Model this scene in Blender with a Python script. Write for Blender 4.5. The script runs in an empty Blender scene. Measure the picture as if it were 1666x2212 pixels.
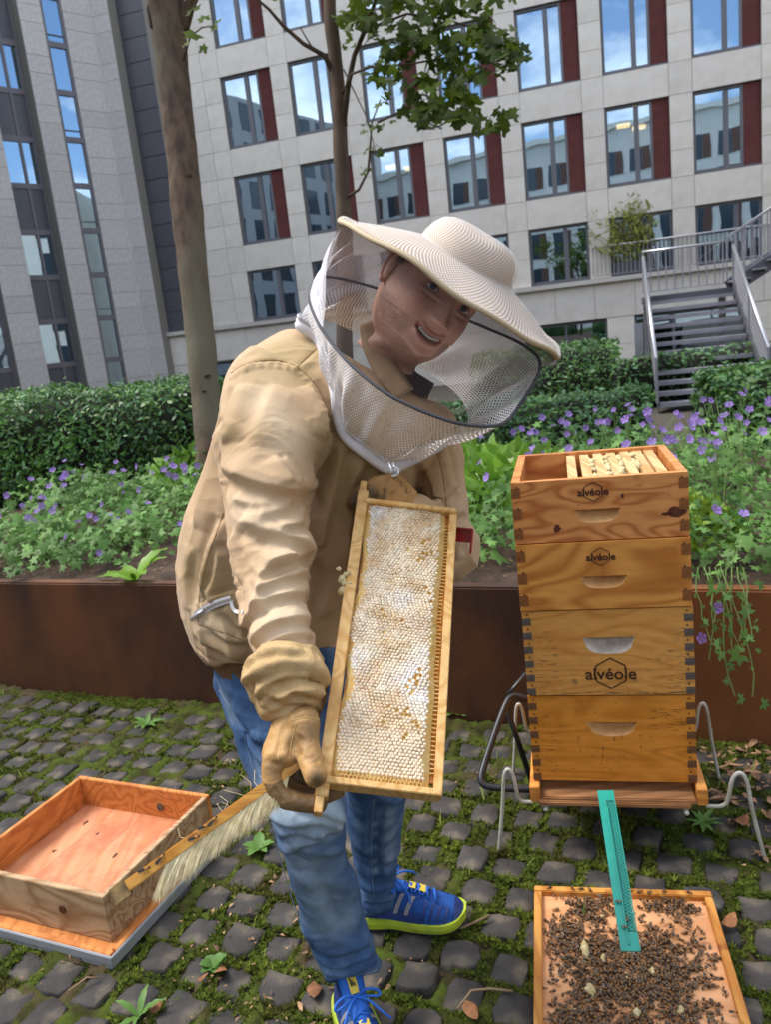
import bpy, bmesh, math, random
import numpy as np
from mathutils import Vector, Matrix, Euler
from mathutils.bvhtree import BVHTree
random.seed(7); rng = np.random.default_rng(7)
scene = bpy.context.scene
COL = scene.collection
# ---------------------------------------------------------------- camera
CAM_H = 1.4; PITCH = math.radians(12.2); ROLL = math.radians(6.35); FPX = 1700.0; CX, CY = 833.0, 1106.0
_R0 = np.array([1, 0, 0.]); _D0 = np.array([0, -math.sin(PITCH), -math.cos(PITCH)])
FWD = np.array([0, math.cos(PITCH), -math.sin(PITCH)])
RGT = math.cos(ROLL)*_R0 + math.sin(ROLL)*_D0; DWN = -math.sin(ROLL)*_R0 + math.cos(ROLL)*_D0
CAM = np.array([0, 0, CAM_H])
cd = bpy.data.cameras.new('camera'); cam = bpy.data.objects.new('camera', cd); COL.objects.link(cam)
cam.matrix_world = Matrix(((RGT[0], -DWN[0], -FWD[0], 0), (RGT[1], -DWN[1], -FWD[1], 0), (RGT[2], -DWN[2], -FWD[2], CAM_H), (0, 0, 0, 1)))
cd.sensor_fit = 'VERTICAL'; cd.sensor_height = 24.0; cd.lens = 24.0*FPX/2212.0; cd.clip_start = 0.05; cd.clip_end = 500
cd.dof.use_dof = True; cd.dof.focus_distance = 1.22; cd.dof.aperture_fstop = 6.3
scene.camera = cam
# ---------------------------------------------------------------- world, sun, exposure
SUN_EL = math.radians(57); SUN_AZ = math.radians(-72)     # compass style: direction the light comes from (left of the camera, a little ahead)
w = bpy.data.worlds.new('World'); scene.world = w; w.use_nodes = True
nt = w.node_tree; nt.nodes.clear()
wo = nt.nodes.new('ShaderNodeOutputWorld'); bg = nt.nodes.new('ShaderNodeBackground'); sky = nt.nodes.new('ShaderNodeTexSky')
sky.sky_type = 'NISHITA'; sky.sun_disc = False; sky.sun_elevation = SUN_EL; sky.sun_rotation = SUN_AZ; sky.ozone_density = 1.5
wtc = nt.nodes.new('ShaderNodeTexCoord'); wmp = nt.nodes.new('ShaderNodeMapping'); wmp.inputs['Scale'].default_value = (1.6, 1.6, 3.4)
wn = nt.nodes.new('ShaderNodeTexNoise'); wn.inputs['Scale'].default_value = 1.7; wn.inputs['Detail'].default_value = 7; wn.inputs['Roughness'].default_value = 0.58
wr = nt.nodes.new('ShaderNodeValToRGB'); wr.color_ramp.elements[0].position = 0.46; wr.color_ramp.elements[1].position = 0.62
wm = nt.nodes.new('ShaderNodeMix'); wm.data_type = 'RGBA'; wm.inputs['B'].default_value = (9.2, 9.1, 8.9, 1)
nt.links.new(wtc.outputs['Generated'], wmp.inputs['Vector']); nt.links.new(wmp.outputs['Vector'], wn.inputs['Vector'])
nt.links.new(wn.outputs['Fac'], wr.inputs['Fac']); nt.links.new(wr.outputs['Color'], wm.inputs['Factor'])
nt.links.new(sky.outputs['Color'], wm.inputs['A']); nt.links.new(wm.outputs['Result'], bg.inputs['Color'])
nt.links.new(bg.outputs['Background'], wo.inputs['Surface'])
bg.inputs['Strength'].default_value = 0.15
sd = bpy.data.lights.new('sun', 'SUN'); sun = bpy.data.objects.new('sun', sd); COL.objects.link(sun)
sd.energy = 1.8; sd.angle = math.radians(24); sd.color = (1.0, 0.95, 0.87)
_sd = Vector((math.sin(SUN_AZ)*math.cos(SUN_EL), math.cos(SUN_AZ)*math.cos(SUN_EL), math.sin(SUN_EL)))
sun.rotation_euler = (_sd).to_track_quat('Z', 'Y').to_euler(); sun.location = (-6, -10, 20)
scene.render.engine = 'CYCLES'
scene.view_settings.view_transform = 'Standard'; scene.view_settings.look = 'None'; scene.view_settings.gamma = 1.0
scene.view_settings.use_curve_mapping = False; scene.view_settings.exposure = 1.05
scene.cycles.use_denoising = True; scene.cycles.max_bounces = 6; scene.cycles.transparent_max_bounces = 24
scene.cycles.caustics_reflective = False; scene.cycles.caustics_refractive = False
scene.cycles.sample_clamp_indirect = 6.0

# ---------------------------------------------------------------- geometry helpers
def ray(x, y): return (x-CX)/FPX*RGT + (y-CY)/FPX*DWN + FWD
def P(x, y, z): return CAM + ray(x, y)*z                       # a point at depth z seen at photo position x, y
def G(x, y, h=0.0):
    d = ray(x, y); return CAM + d*((h-CAM_H)/d[2])
def nrm(v):
    v = np.asarray(v, float); return v/max(1e-12, np.linalg.norm(v))

class MB:
    def __init__(s): s.v = []; s.f = []; s.m = []; s.n = 0
    def add(s, v, f, m=0):
        v = np.asarray(v, float).reshape(-1, 3); s.v.append(v); o = s.n
        s.f += [tuple(int(i)+o for i in q) for q in f]; s.m += [m]*len(f); s.n += len(v); return s
    def box(s, c, d, R=None, m=0, taper=1.0):
        c = np.asarray(c, float); h = np.asarray(d, float)/2
        v = np.array([[x, y, z] for z in (-1, 1) for y in (-1, 1) for x in (-1, 1)], float)
        v[4:, :2] *= taper
        v = v*h
        if R is not None: v = v @ np.asarray(R).T
        return s.add(v+c, [(0, 2, 3, 1), (4, 5, 7, 6), (0, 1, 5, 4), (2, 6, 7, 3), (0, 4, 6, 2), (1, 3, 7, 5)], m)
    def box2(s, a, b, m=0):
        a = np.asarray(a, float); b = np.asarray(b, float); return s.box((a+b)/2, np.abs(b-a), None, m)
    def bar(s, a, b, w, h, up=(0, 0, 1), m=0):
        a = np.asarray(a, float); b = np.asarray(b, float); d = b-a; L = np.linalg.norm(d); x = d/L
        y = np.cross(np.asarray(up, float), x); y = nrm(y); z = np.cross(x, y)
        return s.box((a+b)/2, (L, w, h), np.array([x, y, z]).T, m)
    def tube(s, pts, r, n=8, cap=True, m=0):
        pts = np.asarray(pts, float); k = len(pts); r = np.broadcast_to(np.asarray(r, float), (k,))
        t = np.gradient(pts, axis=0); t /= np.maximum(1e-9, np.linalg.norm(t, axis=1))[:, None]
        u = np.cross(t[0], (0, 0, 1.));
        if np.linalg.norm(u) < 1e-3: u = np.cross(t[0], (0, 1., 0))
        u = nrm(u); V = []
        a = np.arange(n)*2*math.pi/n
        for i in range(k):
            u = nrm(u-t[i]*np.dot(u, t[i])); w_ = np.cross(t[i], u)
            V.append(pts[i]+r[i]*(np.cos(a)[:, None]*u+np.sin(a)[:, None]*w_))
        f = [(i*n+j, i*n+(j+1) % n, (i+1)*n+(j+1) % n, (i+1)*n+j) for i in range(k-1) for j in range(n)]
        if cap: f += [tuple(range(n-1, -1, -1)), tuple((k-1)*n+j for j in range(n))]
        return s.add(np.vstack(V), f, m)
    def rings(s, R, cap=True, m=0, closed=True):
        k = len(R); n = len(R[0]); q = range(n) if closed else range(n-1)
        f = [(i*n+j, i*n+(j+1) % n, (i+1)*n+(j+1) % n, (i+1)*n+j) for i in range(k-1) for j in q]
        if cap and closed: f += [tuple(range(n-1, -1, -1)), tuple((k-1)*n+j for j in range(n))]
        return s.add(np.vstack(R), f, m)
    def prism(s, poly, z0, z1, m=0):                            # polygon in xy, extruded in z
        n = len(poly); v = [(x, y, z0) for x, y in poly]+[(x, y, z1) for x, y in poly]
        f = [tuple(range(n-1, -1, -1)), tuple(range(n, 2*n))]+[(i, (i+1) % n, n+(i+1) % n, n+i) for i in range(n)]
        return s.add(v, f, m)
    def mesh(s, name, mats, smooth=False):
        me = bpy.data.meshes.new(name); v = np.vstack(s.v) if s.v else np.zeros((0, 3))
        me.from_pydata(v.tolist(), [], s.f)
        for mm in (mats if isinstance(mats, (list, tuple)) else [mats]): me.materials.append(mm)
        if any(s.m): me.polygons.foreach_set('material_index', s.m)
        if smooth: me.polygons.foreach_set('use_smooth', [True]*len(me.polygons))
        me.update(); return me
    def build(s, name, mats, parent=None, smooth=False, bevel=0, seg=2):
        me = s.mesh(name, mats, smooth)
        if bevel:
            bm = bmesh.new(); bm.from_mesh(me)
            bmesh.ops.bevel(bm, geom=bm.edges[:], offset=bevel, segments=seg, affect='EDGES', clamp_overlap=True)
            bm.to_mesh(me); bm.free()
        return link(name, me, parent)

def link(name, me, parent=None):
    o = bpy.data.objects.new(name, me); COL.objects.link(o)
    if parent is not None:
        o.parent = parent; o.matrix_parent_inverse = parent_inv(parent)
    return o
_inv = {}
def parent_inv(p):
    k = p.name
    if k not in _inv:
        m = Matrix.LocRotScale(p.location, p.rotation_euler, p.scale)
        q = p.parent
        if q is not None: m = parent_inv(q).inverted() @ p.matrix_parent_inverse @ m if False else world_of(p)
        _inv[k] = m.inverted()
    return _inv[k]
def world_of(p):
    m = Matrix.LocRotScale(p.location, p.rotation_euler, p.scale)
    return m if p.parent is None else world_of(p.parent) @ p.matrix_parent_inverse @ m
def empty(name, loc=(0, 0, 0), rz=0.0):
    o = bpy.data.objects.new(name, None); COL.objects.link(o); o.location = Vector(loc); o.rotation_euler = (0, 0, rz); o.empty_display_size = 0.05
    return o
def tag(o, label, cat, group=None, kind=None):
    o['label'] = label; o['category'] = cat
    if group: o['group'] = group
    if kind: o['kind'] = kind
    return o
def structure(o, label=None):
    o['kind'] = 'structure'
    if label: o['label'] = label
    return o
def place(me, name, M, parent=None):
    """link shared mesh data under parent with world matrix M"""
    o = bpy.data.objects.new(name, me); COL.objects.link(o)
    if parent is not None:
        o.parent = parent; o.matrix_parent_inverse = parent_inv(parent)
    o.matrix_basis = Matrix(M) if not isinstance(M, Matrix) else M
    return o
def TR(loc, R=None, s=1.0):
    M = np.eye(4); R = np.eye(3) if R is None else np.asarray(R)
    M[:3, :3] = R*np.asarray(s); M[:3, 3] = loc; return Matrix(M.tolist())
def rotz(a): c, s = math.cos(a), math.sin(a); return np.array([[c, -s, 0], [s, c, 0], [0, 0, 1.]])
def rot(axis, a): return np.array(Matrix.Rotation(a, 3, Vector(axis)))

def big_mesh(name, V, Fq, mats, mi=None, smooth=False, parent=None):
    """numpy mesh: V (n,3), Fq (m,k)"""
    me = bpy.data.meshes.new(name); V = np.asarray(V, np.float32); Fq = np.asarray(Fq, np.int32); k = Fq.shape[1]
    me.vertices.add(len(V)); me.vertices.foreach_set('co', V.ravel())
    me.loops.add(Fq.size); me.loops.foreach_set('vertex_index', Fq.ravel())
    me.polygons.add(len(Fq)); me.polygons.foreach_set('loop_start', np.arange(0, Fq.size, k, dtype=np.int32))
    me.polygons.foreach_set('loop_total', np.full(len(Fq), k, np.int32))
    for mm in (mats if isinstance(mats, (list, tuple)) else [mats]): me.materials.append(mm)
    if mi is not None: me.polygons.foreach_set('material_index', np.asarray(mi, np.int32))
    if smooth: me.polygons.foreach_set('use_smooth', np.ones(len(Fq), bool))
    me.update(calc_edges=True); me.validate()
    return link(name, me, parent)
def rand_rots(n, tilt=None, up=(0, 0, 1)):
    """random rotation matrices (n,3,3); tilt = sigma of lean from up, None = free"""
    q = rng.normal(size=(n, 4)); q /= np.linalg.norm(q, axis=1)[:, None]
    if tilt is not None:
        yaw = rng.uniform(0, 2*math.pi, n); lean = np.abs(rng.normal(0, tilt, n)); la = rng.uniform(0, 2*math.pi, n)
        out = np.zeros((n, 3, 3)); c, s = np.cos(yaw), np.sin(yaw)
        Z = np.zeros((n, 3, 3)); Z[:, 0, 0] = c; Z[:, 0, 1] = -s; Z[:, 1, 0] = s; Z[:, 1, 1] = c; Z[:, 2, 2] = 1
        ax = np.stack([np.cos(la), np.sin(la), 0*la], 1); K = np.zeros((n, 3, 3))
        K[:, 0, 1] = -ax[:, 2]; K[:, 0, 2] = ax[:, 1]; K[:, 1, 0] = ax[:, 2]; K[:, 1, 2] = -ax[:, 0]; K[:, 2, 0] = -ax[:, 1]; K[:, 2, 1] = ax[:, 0]
        L = np.eye(3)+np.sin(lean)[:, None, None]*K+(1-np.cos(lean))[:, None, None]*(K @ K)
        return L @ Z
    w_, x, y, z = q.T
    return np.stack([np.stack([1-2*(y*y+z*z), 2*(x*y-z*w_), 2*(x*z+y*w_)], 1), np.stack([2*(x*y+z*w_), 1-2*(x*x+z*z), 2*(y*z-x*w_)], 1), np.stack([2*(x*z-y*w_), 2*(y*z+x*w_), 1-2*(x*x+y*y)], 1)], 1)
def scatter(tv, tf, pos, R, s):
    """copies of template (tv, tf) -> V, F arrays"""
    tv = np.asarray(tv, float); tf = np.asarray(tf, int); n = len(pos); s = np.broadcast_to(np.asarray(s, float), (n,))
    V = np.einsum('nij,kj->nki', R, tv)*s[:, None, None]+np.asarray(pos)[:, None, :]
    Fq = tf[None]+(np.arange(n)*len(tv))[:, None, None]
    return V.reshape(-1, 3), Fq.reshape(-1, tf.shape[1])
def face_to(nv):
    """rotation matrices taking +Z to each normal (n,3) with random spin"""
    nv = nv/np.maximum(1e-9, np.linalg.norm(nv, axis=1))[:, None]; r = rng.normal(size=nv.shape)
    x = np.cross(r, nv); x /= np.maximum(1e-9, np.linalg.norm(x, axis=1))[:, None]; y = np.cross(nv, x)
    return np.stack([x, y, nv], 2)

# value noise in numpy (for displacement of meshes)
_perm = rng.random((64, 64, 64))
def vnoise(p, sc=1.0, seed=0):
    q = np.asarray(p, float)*sc+seed*17.31; i = np.floor(q).astype(int); f = q-i; f = f*f*(3-2*f)
    def g(a, b, c): return _perm[(i[..., 0]+a) % 64, (i[..., 1]+b) % 64, (i[..., 2]+c) % 64]
    x0 = g(0, 0, 0)*(1-f[..., 0])+g(1, 0, 0)*f[..., 0]; x1 = g(0, 1, 0)*(1-f[..., 0])+g(1, 1, 0)*f[..., 0]
    x2 = g(0, 0, 1)*(1-f[..., 0])+g(1, 0, 1)*f[..., 0]; x3 = g(0, 1, 1)*(1-f[..., 0])+g(1, 1, 1)*f[..., 0]
    y0 = x0*(1-f[..., 1])+x1*f[..., 1]; y1 = x2*(1-f[..., 1])+x3*f[..., 1]
    return (y0*(1-f[..., 2])+y1*f[..., 2])*2-1
def fbm(p, sc=1.0, o=3, seed=0):
    return np.clip(sum(vnoise(p, sc*2**k, seed+k)*0.5**k for k in range(o)), -1, 1)

# ---------------------------------------------------------------- materials
def srgb(h):
    c = [int(h[i:i+2], 16)/255 for i in (0, 2, 4)]
    return tuple((x/12.92 if x <= 0.04045 else ((x+0.055)/1.055)**2.4) for x in c)
_mats = {}
def mat(name, c, rough=0.7, c2=None, scale=8.0, detail=5, lo=0.35, hi=0.65, bump=0.0, bscale=None, stretch=(1, 1, 1), coord='Object',
        metal=0.0, spec=0.5, sub=0.0, trans=0.0, third=None, rand=0.0, sheen=0.0, coat=0.0, worn=None):
    if name in _mats: return _mats[name]
    m = bpy.data.materials.new(name); m.use_nodes = True; n = m.node_tree.nodes; L = m.node_tree.links
    b = n['Principled BSDF']; b.inputs['Roughness'].default_value = rough; b.inputs['Metallic'].default_value = metal
    b.inputs['Specular IOR Level'].default_value = spec; b.inputs['Base Color'].default_value = (*c, 1)
    if sub: b.inputs['Subsurface Weight'].default_value = sub; b.inputs['Subsurface Radius'].default_value = (0.02, 0.008, 0.004)
    if sheen: b.inputs['Sheen Weight'].default_value = sheen
    if coat: b.inputs['Coat Weight'].default_value = coat
    tc = n.new('ShaderNodeTexCoord'); mp = n.new('ShaderNodeMapping'); L.new(tc.outputs[coord], mp.inputs['Vector']); mp.inputs['Scale'].default_value = stretch
    out = None
    if c2 is not None:
        no = n.new('ShaderNodeTexNoise'); no.inputs['Scale'].default_value = scale; no.inputs['Detail'].default_value = detail; no.inputs['Roughness'].default_value = 0.6
        L.new(mp.outputs['Vector'], no.inputs['Vector']); rp = n.new('ShaderNodeValToRGB'); e = rp.color_ramp.elements
        e[0].position = lo; e[1].position = hi; e[0].color = (*c, 1); e[1].color = (*c2, 1)
        L.new(no.outputs['Fac'], rp.inputs['Fac']); out = rp.outputs['Color']
        if third:
            c3, sc3, lo3, hi3 = third
            n3 = n.new('ShaderNodeTexNoise'); n3.inputs['Scale'].default_value = sc3; n3.inputs['Detail'].default_value = 6; L.new(mp.outputs['Vector'], n3.inputs['Vector'])
            r3 = n.new('ShaderNodeValToRGB'); r3.color_ramp.elements[0].position = lo3; r3.color_ramp.elements[1].position = hi3
            mx = n.new('ShaderNodeMix'); mx.data_type = 'RGBA'; L.new(n3.outputs['Fac'], r3.inputs['Fac']); L.new(r3.outputs['Color'], mx.inputs['Factor'])
            L.new(out, mx.inputs['A']); mx.inputs['B'].default_value = (*c3, 1); out = mx.outputs['Result']
    if worn:
        for an, c4 in worn:
            at = n.new('ShaderNodeAttribute'); at.attribute_name = an; nz = n.new('ShaderNodeTexNoise'); nz.inputs['Scale'].default_value = 45; nz.inputs['Detail'].default_value = 6; L.new(mp.outputs['Vector'], nz.inputs['Vector'])
            mm = n.new('ShaderNodeMath'); mm.operation = 'MULTIPLY_ADD'; L.new(nz.outputs['Fac'], mm.inputs[0]); mm.inputs[1].default_value = 1.1; mm.inputs[2].default_value = 0.45; m2 = n.new('ShaderNodeMath'); m2.operation = 'MULTIPLY'; m2.use_clamp = True
            L.new(at.outputs['Fac'], m2.inputs[0]); L.new(mm.outputs[0], m2.inputs[1]); mx = n.new('ShaderNodeMix'); mx.data_type = 'RGBA'; L.new(m2.outputs[0], mx.inputs['Factor']); L.new(out, mx.inputs['A']); mx.inputs['B'].default_value = (*c4, 1); out = mx.outputs['Result']
    if rand:
        oi = n.new('ShaderNodeObjectInfo') if rand > 0 else n.new('ShaderNodeNewGeometry')
        hs = n.new('ShaderNodeHueSaturation'); mr = n.new('ShaderNodeMapRange'); a = abs(rand)
        L.new(oi.outputs['Random' if rand > 0 else 'Random Per Island'], mr.inputs['Value']); mr.inputs['To Min'].default_value = 1-a; mr.inputs['To Max'].default_value = 1+a
        L.new(mr.outputs['Result'], hs.inputs['Value'])
        if out is not None: L.new(out, hs.inputs['Color'])
        else: hs.inputs['Color'].default_value = (*c, 1)
        out = hs.outputs['Color']
    if out is not None: L.new(out, b.inputs['Base Color'])
    if bump:
        nb = n.new('ShaderNodeTexNoise'); nb.inputs['Scale'].default_value = bscale or scale*3; nb.inputs['Detail'].default_value = 5; L.new(mp.outputs['Vector'], nb.inputs['Vector'])
        bu = n.new('ShaderNodeBump'); bu.inputs['Strength'].default_value = bump; bu.inputs['Distance'].default_value = 0.004
        L.new(nb.outputs['Fac'], bu.inputs['Height']); L.new(bu.outputs['Normal'], b.inputs['Normal'])
    if trans:
        tr = n.new('ShaderNodeBsdfTranslucent'); ms = n.new('ShaderNodeMixShader'); ms.inputs[0].default_value = trans
        if out is not None: L.new(out, tr.inputs['Color'])
        else: tr.inputs['Color'].default_value = (*c, 1)
        L.new(b.outputs[0], ms.inputs[1]); L.new(tr.outputs[0], ms.inputs[2]); L.new(ms.outputs[0], n['Material Output'].inputs['Surface'])
    _mats[name] = m; return m
def leafmat(name, c, c2, rough=0.5, trans=0.3):
    return mat(name, c, rough, c2, scale=3.0, detail=3, lo=0.38, hi=0.62, rand=-0.35, trans=trans, spec=0.35)
def wood(name, c1, c2, axis=0, scale=14.0, rough=0.55, dark=None, coat=0.0, rings=0.35):
    """pine: long grain along axis with wandering bands"""
    if name in _mats: return _mats[name]
    m = bpy.data.materials.new(name); m.use_nodes = True; n = m.node_tree.nodes; L = m.node_tree.links; b = n['Principled BSDF']
    b.inputs['Roughness'].default_value = rough; b.inputs['Coat Weight'].default_value = coat; b.inputs['Specular IOR Level'].default_value = 0.35
    tc = n.new('ShaderNodeTexCoord'); oi = n.new('ShaderNodeObjectInfo'); ad = n.new('ShaderNodeVectorMath'); ad.operation = 'ADD'
    cm = n.new('ShaderNodeVectorMath'); cm.operation = 'SCALE'; cm.inputs[0].default_value = (3.1, 7.7, 5.3); L.new(oi.outputs['Random'], cm.inputs['Scale'])
    L.new(tc.outputs['Object'], ad.inputs[0]); L.new(cm.outputs[0], ad.inputs[1])
    mp = n.new('ShaderNodeMapping'); s = [scale]*3; s[axis] = scale*0.045; mp.inputs['Scale'].default_value = s; L.new(ad.outputs[0], mp.inputs['Vector'])
    n1 = n.new('ShaderNodeTexNoise'); n1.inputs['Scale'].default_value = 0.55; n1.inputs['Detail'].default_value = 2; n1.inputs['Distortion'].default_value = 0.6; L.new(mp.outputs[0], n1.inputs['Vector'])
    mu = n.new('ShaderNodeMath'); mu.operation = 'MULTIPLY'; mu.inputs[1].default_value = 12.0; L.new(n1.outputs['Fac'], mu.inputs[0])
    fr = n.new('ShaderNodeMath'); fr.operation = 'PINGPONG'; fr.inputs[1].default_value = 0.5; L.new(mu.outputs[0], fr.inputs[0])
    rp = n.new('ShaderNodeValToRGB'); e = rp.color_ramp.elements; e[0].position = 0.0; e[0].color = (*c2, 1); e[1].position = rings; e[1].color = (*c1, 1)
    L.new(fr.outputs[0], rp.inputs['Fac'])
    n2 = n.new('ShaderNodeTexNoise'); n2.inputs['Scale'].default_value = 6.0; n2.inputs['Detail'].default_value = 6; L.new(mp.outputs[0], n2.inputs['Vector'])
    hs = n.new('ShaderNodeHueSaturation'); mr = n.new('ShaderNodeMapRange'); mr.inputs['To Min'].default_value = 0.78; mr.inputs['To Max'].default_value = 1.22
    L.new(n2.outputs['Fac'], mr.inputs['Value']); L.new(mr.outputs[0], hs.inputs['Value']); L.new(rp.outputs[0], hs.inputs['Color']); out = hs.outputs[0]
    if dark:
        c3, lo3, hi3, sc3 = dark
        n3 = n.new('ShaderNodeTexNoise'); n3.inputs['Scale'].default_value = sc3; n3.inputs['Detail'].default_value = 7; n3.inputs['Roughness'].default_value = 0.7; L.new(ad.outputs[0], n3.inputs['Vector'])
        r3 = n.new('ShaderNodeValToRGB'); r3.color_ramp.elements[0].position = lo3; r3.color_ramp.elements[1].position = hi3
        mx = n.new('ShaderNodeMix'); mx.data_type = 'RGBA'; L.new(n3.outputs['Fac'], r3.inputs['Fac']); L.new(r3.outputs[0], mx.inputs['Factor'])
        L.new(out, mx.inputs['A']); mx.inputs['B'].default_value = (*c3, 1); out = mx.outputs['Result']
    L.new(out, b.inputs['Base Color'])
    bu = n.new('ShaderNodeBump'); bu.inputs['Strength'].default_value = 0.25; bu.inputs['Distance'].default_value = 0.002
    L.new(n2.outputs['Fac'], bu.inputs['Height']); L.new(bu.outputs[0], b.inputs['Normal'])
    _mats[name] = m; return m
# ================================================================ GROUND
M_GROUND = mat('ground_soil', srgb('4d463a'), 0.95, srgb('35312a'), scale=14, bump=0.6, bscale=60)
M_SETT = mat('basalt_sett', srgb('343231'), 0.82, srgb('4d4945'), scale=9, bump=0.7, bscale=90, rand=0.16, third=(srgb('6e6455'), 11.0, 0.55, 0.72), spec=0.3)
M_MOSS = mat('moss', srgb('48541f'), 0.95, srgb('36331d'), scale=16, lo=0.4, hi=0.62, bump=0.8, bscale=160, third=(srgb('4e4232'), 5.0, 0.54, 0.64), spec=0.1)
M_TUFT = mat('moss_tuft', srgb('525f24'), 0.9, srgb('727f32'), scale=7, lo=0.4, hi=0.65, rand=-0.4, spec=0.1, trans=0.2, third=(srgb('5b5330'), 6.0, 0.55, 0.66))
gm = MB(); nx, ny = 60, 70
gx = np.linspace(-60, 60, nx); gy = np.concatenate([np.linspace(-30, 4.0, 30), np.linspace(4.5, 130, ny-30)])
V = np.array([[x, y, -0.035 if y < 4.2 else -0.035-0.33*min(1, (y-4.2)/3.0)] for y in gy for x in gx])
gm.add(V, [(j*nx+i, j*nx+i+1, (j+1)*nx+i+1, (j+1)*nx+i) for j in range(ny-1) for i in range(nx-1)])
ground = structure(gm.build('ground', M_GROUND), 'dark soil ground under the mossy stone setts')

# planter line (front face of the rusted steel edge), measured on the ground
PA = np.array([-1.924, 3.547]); PB = np.array([1.13, 2.326]); PD = (PB-PA)/np.linalg.norm(PB-PA); PN = np.array([-PD[1], PD[0]])   # PN points into the bed
def bed(u, v, z=0.0):   # u along the planter from PA, v into the bed
    q = PA+PD*u+PN*v; return np.array([q[0], q[1], z])
def bed_v(xy): return (np.asarray(xy)-PA) @ PN

# ---- setts: staggered rows, irregular
def sett_mesh(k):
    r = np.random.default_rng(100+k); n = 12; a = np.arange(n)*2*math.pi/n+math.pi/12
    sq = 1/np.maximum(np.abs(np.cos(a)), np.abs(np.sin(a))); rad = 0.5*np.minimum(sq, 1.26)*(1+r.normal(0, 0.06, n))
    x, y = np.cos(a)*rad, np.sin(a)*rad; b = MB()
    rings = []
    for s, z in ((0.98, -0.06), (1.0, -0.012), (0.97, -0.004), (0.88, 0.0005)):
        rings.append(np.stack([x*s*0.094, y*s*0.094, np.full(n, z)+(r.normal(0, 0.0020, n) if z > -0.02 else 0)], 1))
    b.rings(rings, cap=False); o = 3*n
    b.add([[0, 0, 0.001+r.normal(0, 0.0012)]], []); c = b.n-1
    b.f += [(o+i, o+(i+1) % n, c) for i in range(n)]; b.m += [0]*n
    return b.mesh('sett', M_SETT, True)
SETTS = [sett_mesh(k) for k in range(14)]
rowdir = math.radians(-24); ca, sa = math.cos(rowdir), math.sin(rowdir); spots = []
for j in range(-40, 54):
    off = (j % 2)*0.058+random.uniform(-0.02, 0.02); jy = j*0.110
    for i in range(-34, 38):
        lx = i*0.117+off+random.uniform(-0.011, 0.011); ly = jy+random.uniform(-0.010, 0.010)
        x, y = ca*lx-sa*ly, 2.2+sa*lx+ca*ly
        if bed_v((x, y)) > -0.055 or y < 0.95 or y > 4.0 or x < -2.3 or x > 1.5: continue
        d = np.array([x, y, 0])-CAM; z = d @ FWD; u, v = CX+FPX*(d @ RGT)/z, CY+FPX*(d @ DWN)/z
        if -110 < u < 1776 and v < 2330: spots.append((z, x, y))
spots.sort(); setts_stuff = MB(); sett_objs = []
SETT_XY = np.array([(s[1], s[2]) for s in spots])
pave = structure(link('pavement', None), 'grey basalt sett pavement with moss in its joints')
for k, (z, x, y) in enumerate(spots):
    rz = rowdir+random.uniform(-0.10, 0.10)+random.choice((0, math.pi/2, math.pi)); me = SETTS[k % 14]
    Rm = rotz(rz) @ np.diag([random.uniform(0.80, 1.06), random.uniform(0.80, 1.06), 1]) ; Rm = rot((1, 0, 0), random.gauss(0, 0.03)) @ rot((0, 1, 0), random.gauss(0, 0.03)) @ Rm
    lz = random.gauss(-0.0025, 0.0045)
    if k < 300: place(me, 'sett', TR((x, y, lz), Rm), pave)
    else:
        v = np.array([q.co[:] for q in me.vertices]) @ Rm.T+np.array([x, y, lz]); setts_stuff.add(v, [tuple(p.vertices) for p in me.polygons])
if setts_stuff.n:
    o = setts_stuff.build('far_setts', M_SETT, pave, True); o['kind'] = 'stuff'
# ---- moss: an uneven mat in the joints plus tufts
def sett_dist(xy):
    out = np.empty(len(xy))
    for a in range(0, len(xy), 4000):
        d = xy[a:a+4000, None, :]-SETT_XY[None]; L = np.stack([d[..., 0]*ca+d[..., 1]*sa, -d[..., 0]*sa+d[..., 1]*ca], -1)
        out[a:a+4000] = np.abs(L).max(-1).min(-1)
    return out
gx = np.arange(-2.3, 1.6, 0.017); gy = np.arange(0.95, 4.0, 0.017); X, Yg = np.meshgrid(gx, gy); xy = np.stack([X.ravel(), Yg.ravel()], 1)
dist = sett_dist(xy); p3 = np.c_[xy, np.zeros(len(xy))]
mz = -0.020+0.017*np.clip((dist-0.038)/0.018, 0, 1)+0.007*fbm(p3, 22, 3)+0.016*fbm(p3, 2.6, 3, 5)+0.004*fbm(p3, 60, 2, 6)+0.003
keep = bed_v(xy) < -0.005
V = np.c_[xy, mz]; w_ = len(gx); idx = np.arange(len(xy)).reshape(len(gy), len(gx))
Fq = np.stack([idx[:-1, :-1], idx[:-1, 1:], idx[1:, 1:], idx[1:, :-1]], -1).reshape(-1, 4); Fq = Fq[keep[Fq].all(1)]
o = big_mesh('moss', V, Fq, M_MOSS, smooth=True); o['label'] = 'green and brown moss mat filling the joints between setts'; o['category'] = 'moss'; o['kind'] = 'stuff'
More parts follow.
